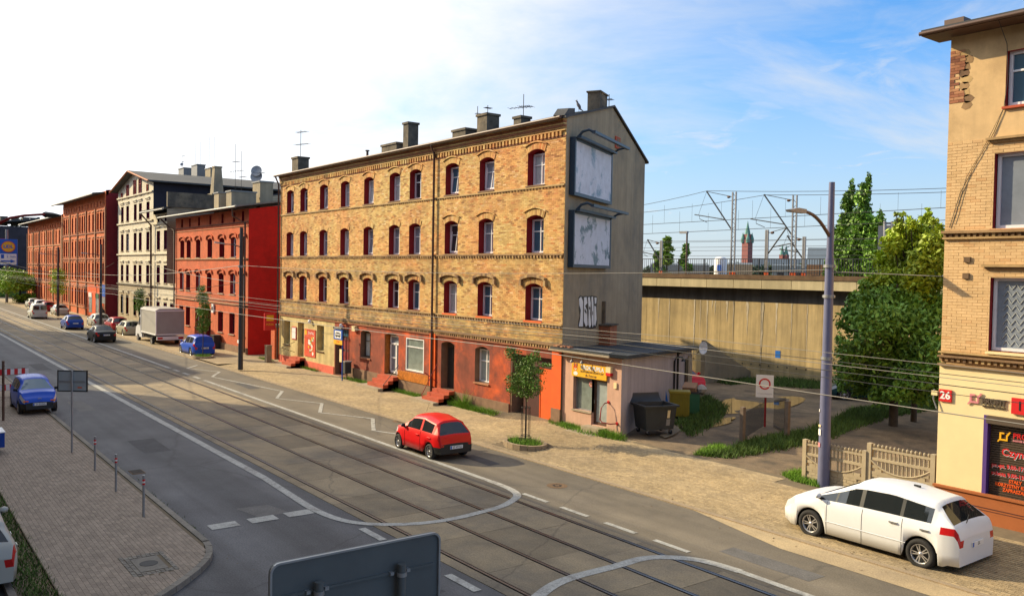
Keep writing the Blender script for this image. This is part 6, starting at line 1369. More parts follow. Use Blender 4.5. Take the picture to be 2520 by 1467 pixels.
    for c in rw:
        for s in (1,-1):
            yc=s*(w0-.10); b=MB(); f=lambda a,b2,h,c=c,yc=yc,s=s:Vector((c-L/2+a,yc+s*h,r+b2))
            b.lathe([(r*.55,-.09),(r*.94,-.09),(r,-.06),(r,.06),(r*.95,.095),(r*.68,.10),(r*.66,.06)],'rubber',f,24); wh=b.build('wheel',t)
            b=MB(); b.lathe([(r*.67,.085),(r*.62,.098),(r*.60,.06),(r*.58,.03)],wheelcol,f,24); b.lathe([(0,.02),(r*.6,.02)],'plastic_black',f,20,False); b.lathe([(.0,.085),(r*.13,.08),(r*.16,.04)],wheelcol,f,10)
            for k in range(spokes):
                a=6.2832*k/spokes; ca,sa=math.cos(a),math.sin(a); wd=.16*r
                for off in ((-.06,.06) if detail and spokes==5 else (0,)):
                    p=[]; 
                    for rr_,hh,ww in ((r*.10,.07,wd*.5),(r*.62,.075,wd*(.5 if off==0 else .38))):
                        for sg in(-1,1): p.append(f(rr_*ca-(sg*ww/2+off*r*(1 if rr_>.1 else .3)*1.8)*sa, rr_*sa+(sg*ww/2+off*r*(1 if rr_>.1 else .3)*1.8)*ca,hh))
                    b.add([p[0],p[1],p[3],p[2]],[(0,1,2,3)],wheelcol)
            b.build('rim',wh)
    for s in(1,-1):
        b=MB(); b.lathe([(0,-.09),(.07,-.07),(.095,0),(.07,.07),(0,.09)],col if bump is None else 'plastic_black',lambda a,b2,h,s=s:Vector((xw0-.22-L/2+a*.7,s*(hw(xw0-.3)*.93+.10+h),belt+.09+b2*.75)),10); b.box((xw0-.28-L/2,s*hw(xw0)*.88-.03,belt),(xw0-.2-L/2,s*hw(xw0)*.88+.1*s,belt+.05),'plastic_black'); b.build('wing_mirror',t)
    if detail:
        for (qa,kind) in seams:
            for s in(1,-1):
                b=MB(); 
                if kind=='v':
                    i=min(range(len(xs)),key=lambda k:abs(xs[k]-qa)); pts=[(S_[i][j][0],S_[i][j][1]*s*1.003,S_[i][j][2]) for j in (2,3,4,5)]; b.tube(pts,.006,'plastic_black',3,cap=False,smooth=False)
                elif kind=='h':
                    qz,q0,q1=qa; pts=[]
                    for i,q in enumerate(xs):
                        if q0<=q<=q1: pts.append((q-L/2,s*(hw(q)*1.0+.006),qz))
                    b.tube(pts,.012,col,4,cap=False)
                b.build('door_seam' if kind=='v' else 'side_strip',t)
        for qx in [a for a,k in seams if k=='handle_']: pass
    for s in (1,-1):
        for a,b_ in sides[:2] if detail else (): 
            q=a+.12; b=MB(); b.box((q-L/2-.1,s*(hw(q)*.99)-.02,belt-.13),(q-L/2+.1,s*(hw(q)*.99)+.035*s,belt-.095),col if plate!='SX' else 'chrome'); b.build('door_handle',t)
    if plate:
        b=MB(); zp=.46 if bump else .66
        b.box((-L/2-.03,-.26,zp-.055),(-L/2-.004,.26,zp+.055),'sign_white'); pt=b.build('number_plate',t); b=MB(); b.box((-L/2-.034,.20,zp-.05),(-L/2-.031,.255,zp+.05),'sign_blue'); b.build('blue_strip',pt)
        fr_=plane_fr((-L/2-.032,-.03,zp),(0,-1,0)); text(plate,.11,'sign_black',fr_,pt,ext=.001,sx=.85)
    if plate_f:
        zp=.46; b=MB(); b.box((L/2+.004,-.26,zp-.055),(L/2+.03,.26,zp+.055),'sign_white'); pt=b.build('number_plate',t); b=MB(); b.box((L/2+.031,-.255,zp-.05),(L/2+.034,-.2,zp+.05),'sign_blue'); b.build('blue_strip',pt)
        text(plate_f,.11,'sign_black',plane_fr((L/2+.033,.03,zp),(0,1,0)),pt,ext=.001,sx=.85)
    t.location=(x,y,z); t.rotation_euler=(0,0,rz); return t
PI=math.pi
cw=car('parked_car','white people carrier parked at the lower right beside the corner tenement','car',-11.27,20.12,PI,'car_white',L=4.62,W=1.88,H=1.64,wb=2.85,ro=.83,r=.345,zh=1.05,zf=.84,zt=1.10,xw0=3.66,xw1=2.58,xr0=.12,xr1=.62,belt=1.03,roofr=1.54,sides=((.62,1.28),(1.36,2.28),(2.38,2.98),(3.03,3.46)),spokes=5,plate='SX',taillow=.85,tailx=.40,seams=((1.31,'v'),(2.32,'v'),(3.18,'v'),((.52,1.15,3.25),'h')),group='large cars nearest the viewer')
cr=car('moving_car','small bright red hatchback driving in the far lane','car',-26.62,16.5,PI,'car_red',L=3.34,W=1.51,H=1.43,wb=2.2,ro=.6,r=.27,zh=.92,zf=.70,zt=.84,xw0=2.55,xw1=1.95,xr0=.06,xr1=.42,belt=.86,roofr=1.34,sides=((.50,1.18),(1.30,2.22)),bump='plastic_black',spokes=8,plate='ST 4Y722',pill=False,taillow=.70,tailx=.14,seams=((1.24,'v'),(2.36,'v')),rear=True,group='large cars nearest the viewer')
b=MB(); b.obox((-.9,0,1.66),(.16,.04,.05),'plastic_black'); b.build('roof_fin',cw)
b=MB(); b.tube([(-2.16,.1,1.28),(-2.24,.38,1.16)],.012,'plastic_black',4); b.build('rear_wiper',cw)
b=MB(); b.tube([(.35,0,1.42),(.15,0,1.78)],.006,'plastic_black',4); b.build('aerial',cr)
cbf=car('parked_car','small blue hatchback facing the viewer on the near pavement at left','car',-43.3,5.95,0,'car_blue',L=3.5,W=1.5,H=1.5,wb=2.34,ro=.5,r=.27,zh=.98,zf=.78,zt=.95,xw0=2.72,xw1=2.02,xr0=.08,xr1=.4,belt=.92,sides=((.5,1.2),(1.3,2.3)),bump='plastic_black',spokes=7,plate_f='SH 8356A',z=.12,taillow=.8,tgl='glass_blue',group='large cars nearest the viewer')
b=MB(); 
for s in(1,-1): b.obox((1.72,s*.52,.60),(.05,.2,.05),'amber')
b.build('indicator_lamps',cbf); b=MB(); b.obox((1.73,0,.70),(.03,.14,.03),'chrome'); b.build('badge',cbf)
car('parked_car','silver hatchback cut off at the lower left corner with a round red tail light','car',-21.55,1.62,PI,'car_silver',L=4.1,W=1.66,H=1.47,wb=2.5,ro=.8,r=.3,sides=((.6,1.4),(1.5,2.6)),plate=None,zt=.98,xr0=.12,xr1=.55,taillow=.72,tailx=.2,group='large cars nearest the viewer')
kw=dict(detail=False)
car('parked_car','bright blue estate parked beside the young tree in front of the red house','car',-65.6,19.85,PI,'car_blue',L=4.0,W=1.66,H=1.56,wb=2.46,ro=.8,sides=((.5,1.3),(1.4,2.5)),plate='SH 52R21',belt=.95,xr1=.3,zt=1.0,spokes=5,**kw)
car('moving_car','dark saloon driving away in the far lane, nearest of the distant cars','car',-81.1,16.35,PI,'car_black',L=4.3,W=1.7,H=1.42,wb=2.6,xr0=.75,xr1=1.25,zt=1.0,sides=((1.3,1.9),(2.0,2.8)),plate='SH 71F05',**kw)
car('parked_car','pale gold hatchback parked right behind the white lorry','car',-86.9,19.95,PI,'car_gold',sides=((.6,1.4),(1.5,2.6)),**kw)
car('parked_car','red hatchback parked between the gold car and the silver car','car',-93.2,20.2,PI,'car_wine',sides=((.6,1.4),(1.5,2.6)),**kw)
car('parked_car','silver car parked by the passage next to the white house','car',-100.4,19.95,PI,'car_silver',sides=((.6,1.4),(1.5,2.6)),**kw)
car('moving_car','blue hatchback driving away in the far lane beyond the dark saloon','car',-97.9,16.95,PI,'car_blue_dark',L=3.9,sides=((.6,1.4),(1.5,2.5)),plate='SH 9A41',**kw)
car('moving_van','small white delivery van with twin rear windows in the far lane','van',-118.6,16.7,PI,'car_van',L=4.2,W=1.75,H=1.82,wb=2.7,xr0=.04,xr1=.18,roofr=1.78,zt=1.05,belt=1.0,sides=((2.1,2.9),),**kw)
b=MB(); b.obox((2.115,.4,1.35),(.03,.6,.5),'glass_car'); b.obox((2.115,-.4,1.35),(.03,.6,.5),'glass_car'); vn=[o for o in bpy.data.objects if o.name.startswith('moving_van')][0]; b=MB(); b.box((-2.12,.08,1.12),(-2.07,.72,1.6),'glass_car'); b.box((-2.12,-.72,1.12),(-2.07,-.08,1.6),'glass_car'); o=b.build('rear_window',vn)
car('parked_car','silver saloon parked at the kerb beside the white van','car',-124.5,20.1,PI,'car_silver',sides=((.8,1.6),(1.7,2.7)),xr0=.7,xr1=1.2,L=4.3,**kw)
car('parked_car','dark red car parked beyond the silver saloon','car',-134,20.1,PI,'car_wine',sides=((.6,1.4),(1.5,2.6)),**kw)
car('parked_car','pale car parked beyond the dark red car','car',-141,20.1,PI,'car_white',sides=((.6,1.4),(1.5,2.6)),**kw)
car('parked_car','bluish grey car, farthest of the cars parked on the right kerb','car',-147,20.1,PI,'car_silver',sides=((.6,1.4),(1.5,2.6)),**kw)
car('parked_car','red hatchback facing out from behind the annex in the yard','car',-31.7,35.3,-.30,'car_red',L=3.9,sides=((.6,1.4),(1.5,2.5)),z=.35,plate_f='SH 20T1',group='cars in the yard',**kw)
pt_=K(*G(2090,985,.12)[:2]); car('parked_car','dark teal car half hidden behind the pole and the leafy tree','car',pt_.x+.3,pt_.y+1.0,-2.4,'car_teal',sides=((.6,1.4),(1.5,2.6)),z=.35,group='cars in the yard',**kw)
# lorry with tarpaulin box
t=T('box_lorry','white lorry with a grey tarpaulin box parked in front of the red house','lorry',(-76,20,0)); 
b=MB(); b.box((-78.1,18.9,.95),(-73.3,21.15,3.0),'tarpaulin'); b.prism([(-78.1,18.9,3.0),(-78.1,21.15,3.0),(-78.1,20.9,3.12),(-78.1,19.15,3.12)],(4.8,0,0),'tarpaulin'); b.build('tarpaulin_box',t)
for z in (1.0,2.95): b=MB(); b.box((-78.13,18.86,z-.06),(-73.27,18.9,z+.04),'sign_white'); b.box((-73.3,18.88,z-.06),(-73.25,21.17,z+.04),'sign_white'); b.build('box_edge_rail',t)
b=MB(); b.box((-73.32,18.86,.95),(-73.24,18.95,3.02),'sign_white'); b.box((-78.14,18.86,.95),(-78.06,18.95,3.02),'sign_white'); b.build('corner_post',t)
b=MB(); b.box((-78.6,19.2,.5),(-73.3,20.9,.8),'plastic_black'); b.box((-73.3,18.95,.55),(-73.2,21.1,.85),'sign_white'); b.build('chassis',t)
b=MB(); b.box((-73.2,19.0,.62),(-73.17,19.4,.78),'tail_red'); b.build('tail_light',t); b=MB(); b.box((-73.2,20.65,.62),(-73.17,21.05,.78),'tail_red'); b.build('tail_light',t)
b=MB(); b.prism([(-78.2,19.0,.45),(-78.2,19.0,2.35),(-78.9,19.0,2.35),(-79.55,19.0,1.5),(-80.2,19.0,1.25),(-80.35,19.0,.45)],(0,2.0,0),'car_white'); cab=b.build('cab',t); b=MB(); b.prism([(-78.3,19.2,2.35),(-78.3,19.2,2.95),(-79.0,19.2,2.4)],(0,1.6,0),'car_white'); b.build('wind_deflector',t)
b=MB(); b.prism([(-78.45,18.98,1.45),(-78.45,18.98,2.2),(-78.95,18.98,2.2),(-79.4,18.98,1.5)],(0,.03,0),'glass_car'); b.build('side_window',t); b=MB(); b.tube([(-79.2,18.9,1.6),(-79.3,18.6,1.6)],.03,'plastic_black',5); b.box((-79.35,18.45,1.3),(-79.22,18.65,1.75),'plastic_black'); b.build('mirror',t)
for x in (-79.4,-74.9):
    for s,y in((-1,19.05),(1,21.0)):
        b=MB(); b.lathe([(0,-.1),(.34,-.1),(.36,0),(.34,.1),(.2,.1),(.0,.05)],'rubber',lambda a,b2,h,x=x,y=y,s=s:Vector((x+a,y+s*h,.36+b2)),18); wh=b.build('wheel',t); b=MB(); b.lathe([(0,.07),(.19,.105)],'rim_silver',lambda a,b2,h,x=x,y=y,s=s:Vector((x+a,y+s*h,.36+b2)),14); b.build('rim',wh)
# ------------------------------------------------------------ poles, lamps, signs, bollards
t=T('lamp_pole','tall blue-grey steel lamp pole with one curved arm, right of centre','street lamp',(-14.7,22.95,.2)); px_,py_=-14.7,22.95
for i,(z0,z1,r0,r1) in enumerate(((.1,4.2,.175,.155),(4.2,7.2,.14,.125),(7.2,9.45,.105,.085))): b=MB(); b.tube([(px_,py_,z0),(px_,py_,z1)],[r0,r1],'pole_blue',18); b.build('pole_section',t)
b=MB()
for z in (4.2,6.05,6.95): b.tube([(px_,py_,z-.04),(px_,py_,z+.05)],.165,'galvanised',14); b.box((px_-.2,py_-.03,z-.03),(px_+.2,py_+.03,z+.04),'galvanised')
b.build('clamp_bands',t)
hd_=FX(1950,519,px_); at_=FX(2042,578,px_); 
b=MB(); A=Vector((px_,py_,at_.z-.1)); B=Vector((px_,hd_.y+.45,hd_.z+.02)); pts=[A.lerp(B,k/8)+Vector((0,0,math.sin(k/8*math.pi)*.20)) for k in range(9)]; b.tube(pts,[.05]*9,'zinc_brown',8); b.build('arm',t)
b=MB(); c=Vector((px_,hd_.y+.25,hd_.z-.0)); b.prism([(c.x-.09,c.y+.3,c.z-.05),(c.x-.09,c.y+.32,c.z+.07),(c.x-.09,c.y-.05,c.z+.09),(c.x-.09,c.y-.45,c.z+.02),(c.x-.09,c.y-.4,c.z-.04)],(.18,0,0),'metal_grey'); b.build('lamp_head',t)
b=MB(); 
for z,w,h,m_ in ((1.9,.16,.18,'sign_white'),(1.55,.14,.12,'sign_pink'),(2.15,.15,.06,'cream_paint'),(2.6,.05,.08,'sign_white')): b.lathe([(.180,z),(.180,z+h)],m_,lambda a,b2,hh,w=w:Vector((px_,py_,hh))+Vector((math.cos(math.atan2(b2,a)*w-2.2)*.182,math.sin(math.atan2(b2,a)*w-2.2)*.182,0)),10,False)
b.build('torn_stickers',t)
def lamp_pole(x,y,h,rad,label,armz,arm,headm='galvanised',m='pole_black',z0=.1):
    t=T('lamp_pole',label,'street lamp',(x,y,z0),'poles along the street'); b=MB(); b.tube([(x,y,z0),(x,y,h)],[rad,rad*.72],m,12); b.build('pole',t)
    A=Vector((x,y,armz)); B=A+Vector(arm); b=MB(); b.tube([A,A.lerp(B,.5)+Vector((0,0,.08)),B],.035,m,6); b.build('arm',t); b=MB(); d=(B-A).normalized(); b.prism([tuple(B+Vector((-.1,-.0,0))),tuple(B+Vector((.1,0,0))),tuple(B+d*.6+Vector((.06,0,-.02))),tuple(B+d*.6+Vector((-.06,0,-.02)))],(0,0,.09),headm); b.build('lamp_head',t); return t
lamp_pole(-53.85,19.04,9.15,.16,'black lamp pole standing in front of the red and yellow houses','' or 7.9,(0,-1.1,.15))
b=MB(); b.tube([(-53.85,19.04,6.6),(-53.85,19.04,6.75)],.2,'galvanised',10); b.box((-53.98,18.86,1.8),(-53.75,18.9,2.0),'sign_white'); b.build('pole_band',bpy.data.objects['lamp_pole.001'])
g2=G(248,805,.1); lamp_pole(g2.x,20.9 if False else g2.y,8.8,.16,'dark lamp pole in front of the orange shop, by the red parked car',7.6,(0,-1.3,.15))
g3=FY(143,690,19.2); lamp_pole(g3.x,19.2,8.8,.16,'far lamp pole in front of the long orange house',7.7,(0,-1.4,.15))
t=T('lamp_pole','curved lamp arm reaching in from the left edge of the view','street lamp',(-46,3.6,.1)); pl_=FY(60,534,5.6); q1=FY(150,531,6.6); q0=FY(0,549,5.0)
b=MB(); b.tube([(q0.x,4.3,.1),(q0.x,4.3,q0.z-.6)],[.16,.1],'pole_black',10); b.build('pole',t); b=MB(); b.tube([Vector((q0.x,4.3,q0.z-.6)),q0,FY(25,537,5.25),FY(60,531,5.6),FY(108,528,6.05)],[.07,.07,.065,.055,.05],'jamb_red',8); b.build('arm',t)
b=MB(); A=FY(105,528,6.05); B=q1; b.tube([A,A.lerp(B,.15),A.lerp(B,.6),B],[.06,.13,.10,.03],'metal_dark',8); b.build('lamp_head',t)
# stop sign board on a pole near the orange house
t=T('parking_sign','blue and white sign pair on the dark lamp pole by the orange shop','road sign',(g2.x,g2.y,5)); p0=FY(252,718,g2.y-.3); b=MB(); b.box((p0.x-.0,p0.y-.03,p0.z-.5),(p0.x+1.3,p0.y,p0.z+.7),'sign_blue'); b.build('upper_board',t); b=MB(); b.box((p0.x,p0.y-.03,p0.z-1.2),(p0.x+1.3,p0.y,p0.z-.55),'metal_grey'); b.build('lower_board',t)
for i,(x,y,lb) in enumerate(((-29.35,5.75,'red and white banded steel bollard farthest along the near kerb'),(-26.27,5.70,'middle of the three banded steel bollards'),(-23.24,5.71,'red and white banded steel bollard nearest the viewer'))):
    t=T('bollard',lb,'bollard',(x,y,.12),'bollards on the near pavement'); b=MB(); b.tube([(x,y,.1),(x,y,1.2)],.032,'galvanised',12); b.build('post',t)
    b=MB(); b.tube([(x,y,.95),(x,y,1.0)],.036,'sign_red',12); b.build('red_band',t); b=MB(); b.tube([(x,y,1.045),(x,y,1.095)],.036,'sign_red',12); b.build('red_band',t); b=MB(); b.tube([(x,y,1.0),(x,y,1.045)],.0365,'sign_white',12); b.build('white_band',t)
# back of a square road sign
t=T('road_sign','back of a square grey road sign on a thin rusty pole, left','road sign',(-32.58,5.65,.12)); b=MB(); b.tube([(-32.58,5.65,.1),(-32.58,5.65,2.95)],.032,'galvanised',10); b.build('pole',t)
FSg=Fr((-32.58-.03,5.65),(.6,.8)); b=MB(); b.box((-.5,-.06,2.25),(.5,-.035,2.93),'sign_plate_grey',FSg); b.build('plate',t); b=MB()
for a in (((-.52,-.07,2.22),(.52,-.03,2.26)),((-.52,-.07,2.92),(.52,-.03,2.96)),((-.52,-.07,2.22),(-.48,-.03,2.96)),((.48,-.07,2.22),(.52,-.03,2.96))): b.box(a[0],a[1],'plastic_black',FSg)
b.build('rim',t); b=MB(); b.box((.18,-.034,2.35),(.33,-.03,2.39),'sign_orange',FSg); b.build('sticker',t)
b=MB(); b.box((-.45,-.035,2.55),(.45,-.015,2.60),'galvanised',FSg); b.build('brace',t)
# large sign seen from behind, lower middle
t=T('large_road_sign','large dark back of a direction sign with two posts at the bottom edge','road sign',(-9.6,4.9,.1)); X0=-9.62
tl_=FX(663,1385,X0); tr_=FX(1082,1308,X0); zt_=(tl_.z+tr_.z)/2; ya,yb=tl_.y,tr_.y; zb_=zt_-1.75
def rrect(y0,y1,z0,z1,r_,x): 
    P=[]
    for cy_,cz_,a0 in ((y1-r_,z1-r_,0),(y0+r_,z1-r_,90),(y0+r_,z0+r_,180),(y1-r_,z0+r_,270)):
        for k in range(6): a=math.radians(a0+18*k); P.append((x,cy_+r_*math.cos(a),cz_+r_*math.sin(a)))
    return P
b=MB(); b.prism(rrect(ya,yb,zb_,zt_,.12,X0-.03),(.03,0,0),'sign_back'); b.build('plate',t)
b=MB(); P=rrect(ya,yb,zb_,zt_,.12,X0); Q=rrect(ya+.025,yb-.025,zb_+.025,zt_-.025,.10,X0)
for k in range(len(P)): 
    a,c_=P[k],P[(k+1)%len(P)]; d_,e_=Q[k],Q[(k+1)%len(P)]
    b.add([a,c_,e_,d_,(a[0]+.03,a[1],a[2]),(c_[0]+.03,c_[1],c_[2]),(e_[0]+.03,e_[1],e_[2]),(d_[0]+.03,d_[1],d_[2])],[(0,1,2,3),(4,7,6,5),(0,4,5,1),(3,2,6,7)],'galvanised')
b.build('rim',t)
for z,dd in ((zt_-.42,.03),(zt_-1.05,.05)):
    b=MB(); b.box((X0+.0,ya+.10,z-dd/2),(X0+.03,yb-.1,z+dd/2),'sign_back'); b.build('cross_rail',t)
for f in (.25,.735):
    y=ya+(yb-ya)*f; b=MB(); b.tube([(X0+.09,y,.1),(X0+.09,y,zt_-.30)],.055,'sign_back',14); b.build('post',t); b=MB(); b.tube([(X0+.09,y,zt_-.46),(X0+.09,y,zt_-.41)],.065,'galvanised',14)
    for s in(-1,1): b.box((X0+.0,y+s*.12-.025,zt_-.44),(X0+.06,y+s*.12+.025,zt_-.40),'galvanised')
    b.build('clamp',t)
# striped barrier and post at the left edge
t=T('road_barrier','red and white striped barrier boards behind the small blue car','barrier',(-47,5.2,.12)); 
for (ya_,yb_,pa,pb,lbl) in ((0,0,(-5,943),(68,918),0),):
    pass
F_b=Fr((-48.0,5.0),(-.12,.99)); n=9
for z0,c_ in ((1.18,-.02),(.42,.1)):
    for k in range(n): b=MB(); b.box((c_+k*.16,-.02,z0),(c_+(k+1)*.16,.02,z0+.27),'sign_red' if k%2 else 'sign_white',F_b); b.build('stripe',t)
    b=MB(); b.box((c_,-.05,z0-.02),(c_+n*.16,-.021,z0+.29),'plastic_black',F_b); b.build('board_back',t)
b=MB(); b.box((.1,-.09,.1),(.16,-.05,1.5),'metal_grey',F_b); b.build('leg',t); b=MB(); b.box((1.2,-.09,.1),(1.26,-.05,1.5),'metal_grey',F_b); b.build('leg',t)
g5=G(8,1035,.12); b=MB(); b.tube([(g5.x,g5.y,.1),(g5.x,g5.y,2.6)],.05,'zinc_brown',8); tag(b.build('rusty_post'),'rusty post at the left edge beside the small blue car','post')
g6=G(0,1118,.12); b=MB(); b.box((g6.x-1.0,g6.y-1.2,.35),(g6.x+.0,g6.y+.14,.85),'car_blue_dark'); b.box((g6.x-.9,g6.y-1.1,.1),(g6.x-.1,g6.y+.0,.35),'plastic_black'); b.box((g6.x-1.02,g6.y-1.22,.85),(g6.x+.02,g6.y+.16,.88),'sign_white'); tag(b.build('salt_box'),'dark blue box with a pale lid at the left edge of the near pavement','box')
# manholes in the road
def ironcover(px,py,r_,lb,m='rust_edge',z=.006):
    p=G(px,py,0); b=MB(); b.lathe([(0,.0),(r_*.6,.0),(r_*.62,.004),(r_*.72,.004),(r_*.74,0),(r_,0)],m,lambda x,y,h:Vector((p.x+x,p.y+y,z+h)),20,False)
    for k in range(10): a=k*.628; b.obox((p.x+r_*.35*math.cos(a),p.y+r_*.35*math.sin(a),z+.005),(.05,.05,.006),'rail_groove')
    tag(b.build('iron_manhole'),lb,'manhole cover','iron covers')
ironcover(1371,1195,.33,'round iron manhole cover in the sunlit strip right of centre'); ironcover(985,1037,.35,'iron drain cover at the road edge just above the red car'); ironcover(1166,1076,.35,'iron cover in the paving right of the red car',z=.02)
p=G(485,1610/1.,.0)
p=G(475,1050 if False else 1611,0) if False else G(822/1.752*.72,(1200+725/1.752)*.72,0); b=MB(); b.box((p.x-.35,p.y-.2,.0),(p.x+.25,p.y+.2,.012),'rust_edge')
for k in range(8): b.box((p.x-.33+k*.07,p.y-.17,.012),(p.x-.30+k*.07,p.y+.17,.018),'rail_groove')
tag(b.build('drain_grate'),'rectangular rusty drain grate at the near kerb by the bollards','drain')
# ------------------------------------------------------------ tram wires
for (py,z,lb,rr_,m_) in ((895,17.5,'highest thin wire crossing the right tenement wall',.010,'wire_light'),(914,14.3,'second wire from the top over the tracks',.010,'wire_dark'),(924,14.9,'third wire from the top over the tracks',.010,'wire_light'),(940,13.6,'fourth wire from the top over the tracks, a contact wire',.012,'wire_dark'),(961,14.3,'fifth wire over the tracks, passing just above plate 26',.009,'wire_dark'),(1006,11.5,'lowest wire over the tracks, a contact wire in front of the tree',.013,'wire_light')):
    q=FY(2311,py,z); z=q.z; wire('tram_wire',[(-190,q.y,z+.1),(-95,q.y,z+.02),(-53.8,q.y,z+.06),(-15,q.y+.0,z+.05),(28,q.y,z)],rr_*.62,m_,lb,sag=.12,n=12,grp='tram wires')
wire('span_wire',[(-53.85,19.04,6.75),(-14.7,22.95,6.85)],.010,'wire_light','long pale span wire from the black pole to the big lamp pole',sag=.28,n=20); wire('span_wire',[(-14.7,22.95,6.8),(2,24.5,6.45)],.010,'wire_light','pale span wire from the big lamp pole across the right tenement',sag=.05)
wire('span_wire',[(-53.85,19.04,6.75),(-112,21,5.6)],.02,'wire_light','pale span wire from the black pole towards the white house',sag=.4); wire('span_wire',[(-53.85,19.04,5.6),(-98,23.3,7.2)],.014,'wire_light','thin wire slanting left from the black pole to the white house',sag=.2)
wire('span_wire',[(-53.85,19.04,4.4),(-75,10,5.5)],.014,'wire_dark','dark cross wire leaving the black pole over the tracks',sag=.1); wire('span_wire',[(-53.85,19.04,5.7),(-40,11,5.6)],.012,'wire_dark','thin wire from the black pole to the contact wires',sag=.1)
wire('span_wire',[(-46,4.3,6.9),(-105,22.5,6.9)],.02,'wire_dark','dark wire sagging from the left lamp arm towards the orange houses',sag=1.0); wire('span_wire',[(-110,22,5.2),(-150,10,6.5)],.02,'wire_light','pale wire in front of the orange houses, slanting left',sag=.3)
wire('span_wire',[(-28.5,11.8,5.6),(-27.5,22.9,6.4)],.010,'wire_dark','short dark wire from the yellow tenement corner to the tram wires') if False else None
# ------------------------------------------------------------ trees and plants
def street_tree(x,y,z,h0,blobs,n,label,rl='beside the bright blue estate car',leaf='leaf_mid',guard=True,ring=True,lsz=.045,thick=.035):
    t=T('street_tree',label,'tree',(x,y,z),'young trees planted along the kerb'); b=MB(); top=max(q[2] for q in blobs)
    b.tube([(x,y,z),(x+.02,y,z+h0*.6),(x-.02,y+.02,z+h0),(x,y,z+top)],[thick,thick*.9,thick*.7,thick*.3],'bark',7)
    for q in blobs: b.tube([(x,y,z+h0*.95+random.uniform(0,.2)),(x+q[0]*.7,y+q[1]*.7,z+q[2])],[thick*.45,.008],'bark',5)
    b.build('trunk',t); leaves('crown',[(x+q[0],y+q[1],z+q[2],q[3],q[3],q[4]) for q in blobs],n,lsz,leaf,t,shell=.15)
    if guard:
        g=MB()
        for k in range(8): a=k*.785; g.tube([(x+.26*math.cos(a),y+.26*math.sin(a),z),(x+.17*math.cos(a),y+.17*math.sin(a),z+.35),(x+.17*math.cos(a),y+.17*math.sin(a),z+1.45)],.010,'metal_dark',4)
        for zz_ in (.35,1.42): g.tube([(x+.17*math.cos(k*.524),y+.17*math.sin(k*.524),z+zz_) for k in range(13)],.012,'metal_dark',4,cap=False)
        g.build('tree_guard',t)
    if ring:
        rt=T('tree_ring','low oval kerb ring with grass, '+('at the tree in the iron guard' if guard else rl),'tree surround',(x,y,z),'kerb rings round the young trees'); n_=18
        for k in range(n_):
            a0,a1=6.2832*k/n_,6.2832*(k+.94)/n_; g=MB(); rx_,ry_=.98,.72
            g.prism([(x+rx_*math.cos(a0),y+ry_*math.sin(a0),z-.1),(x+rx_*math.cos(a1),y+ry_*math.sin(a1),z-.1),(x+(rx_-.13)*math.cos(a1),y+(ry_-.13)*math.sin(a1),z-.1),(x+(rx_-.13)*math.cos(a0),y+(ry_-.13)*math.sin(a0),z-.1)],(0,0,.22),'kerb_warm'); g.build('ring_stone',rt)
        b=MB(); b.poly([(x+.87*math.cos(.35*k),y+.6*math.sin(.35*k),z+.02) for k in range(18)],'dirt'); b.build('soil',rt,'stuff')
        pts=[(x+.8*math.sqrt(random.random())*math.cos(a),y+.55*math.sqrt(random.random())*math.sin(a),z+.02) for a in [random.uniform(0,6.28) for _ in range(700)]]
        grassy('grass',pts,'grass_green',h=.22,sp=.02,parent=rt)
street_tree(-25.3,19.85,.12,1.75,[(-.75,-.1,3.35,.32,.26),(-.3,.1,3.0,.42,.32),(.35,0,3.3,.33,.2),(-.6,.0,2.4,.48,.30),(.2,.05,2.35,.48,.3),(.75,-.05,2.2,.26,.12),(0,0,1.95,.45,.2),(1.0,.1,3.1,.28,.09),(.1,0,2.75,.4,.4),(-.75,-.1,2.0,.25,.2),(.7,.1,2.85,.25,.12),(-.9,-.2,3.55,.15,.15),(.5,.1,3.55,.14,.12)],4600,'leafy young street tree in an iron guard, in front of the orange gate')
g7=G(500,880,.1); street_tree(g7.x,19.3,.12,1.6,[(-.2,0,4.3,.5,.4),(.3,0,3.7,.4,.5),(0,0,3.1,.45,.5),(.2,0,2.5,.5,.4),(-.1,0,2.0,.4,.3),(-.6,0,3.3,.35,.2),(-.3,0,4.9,.3,.3)],3000,'slim young street tree beside the blue estate car',leaf='leaf_dark',lsz=.07,guard=False)
p=FY(345,800,20.5); street_tree(p.x,20.5,.12,2.,[(0,0,3.9,.5,.5),(0.1,0,3.2,.5,.5),(-.3,0,2.6,.5,.4)],1500,'small reddish young tree behind the white lorry',leaf='leaf_dark',lsz=.08,guard=False,ring=False)
p=FY(143,770,20.0); street_tree(p.x,20.0,.12,2.2,[(-.3,0,5.2,1.,.9),(.3,0,4.2,1.1,1.),(0,0,3.2,1.0,.8),(.6,0,5.,.8,.6)],2200,'olive young tree in front of the far orange house','at the olive tree by the far orange house',leaf='leaf_lime',lsz=.12,guard=False)
def bush(px,py,Y,rx_,rz_,n,leaf,label,sz=.25,z0=.0,cat='bush'):
    c=FY(px,py,Y); t=T('bush',label,cat,(c.x,Y,0)); bl=[(c.x+random.uniform(-rx_,rx_)*.6,Y+random.uniform(-1,1)*rx_*.5,max(rz_*.4,c.z+random.uniform(-rz_,rz_)*.5),rx_*.5,rx_*.5,rz_*.45) for _ in range(9)]
    b=MB(); b.tube([(c.x,Y,0),(c.x,Y,c.z)],[.15,.05],'bark',6); b.build('stem',t); leaves('foliage',bl,n,sz,leaf,t,shell=.3)
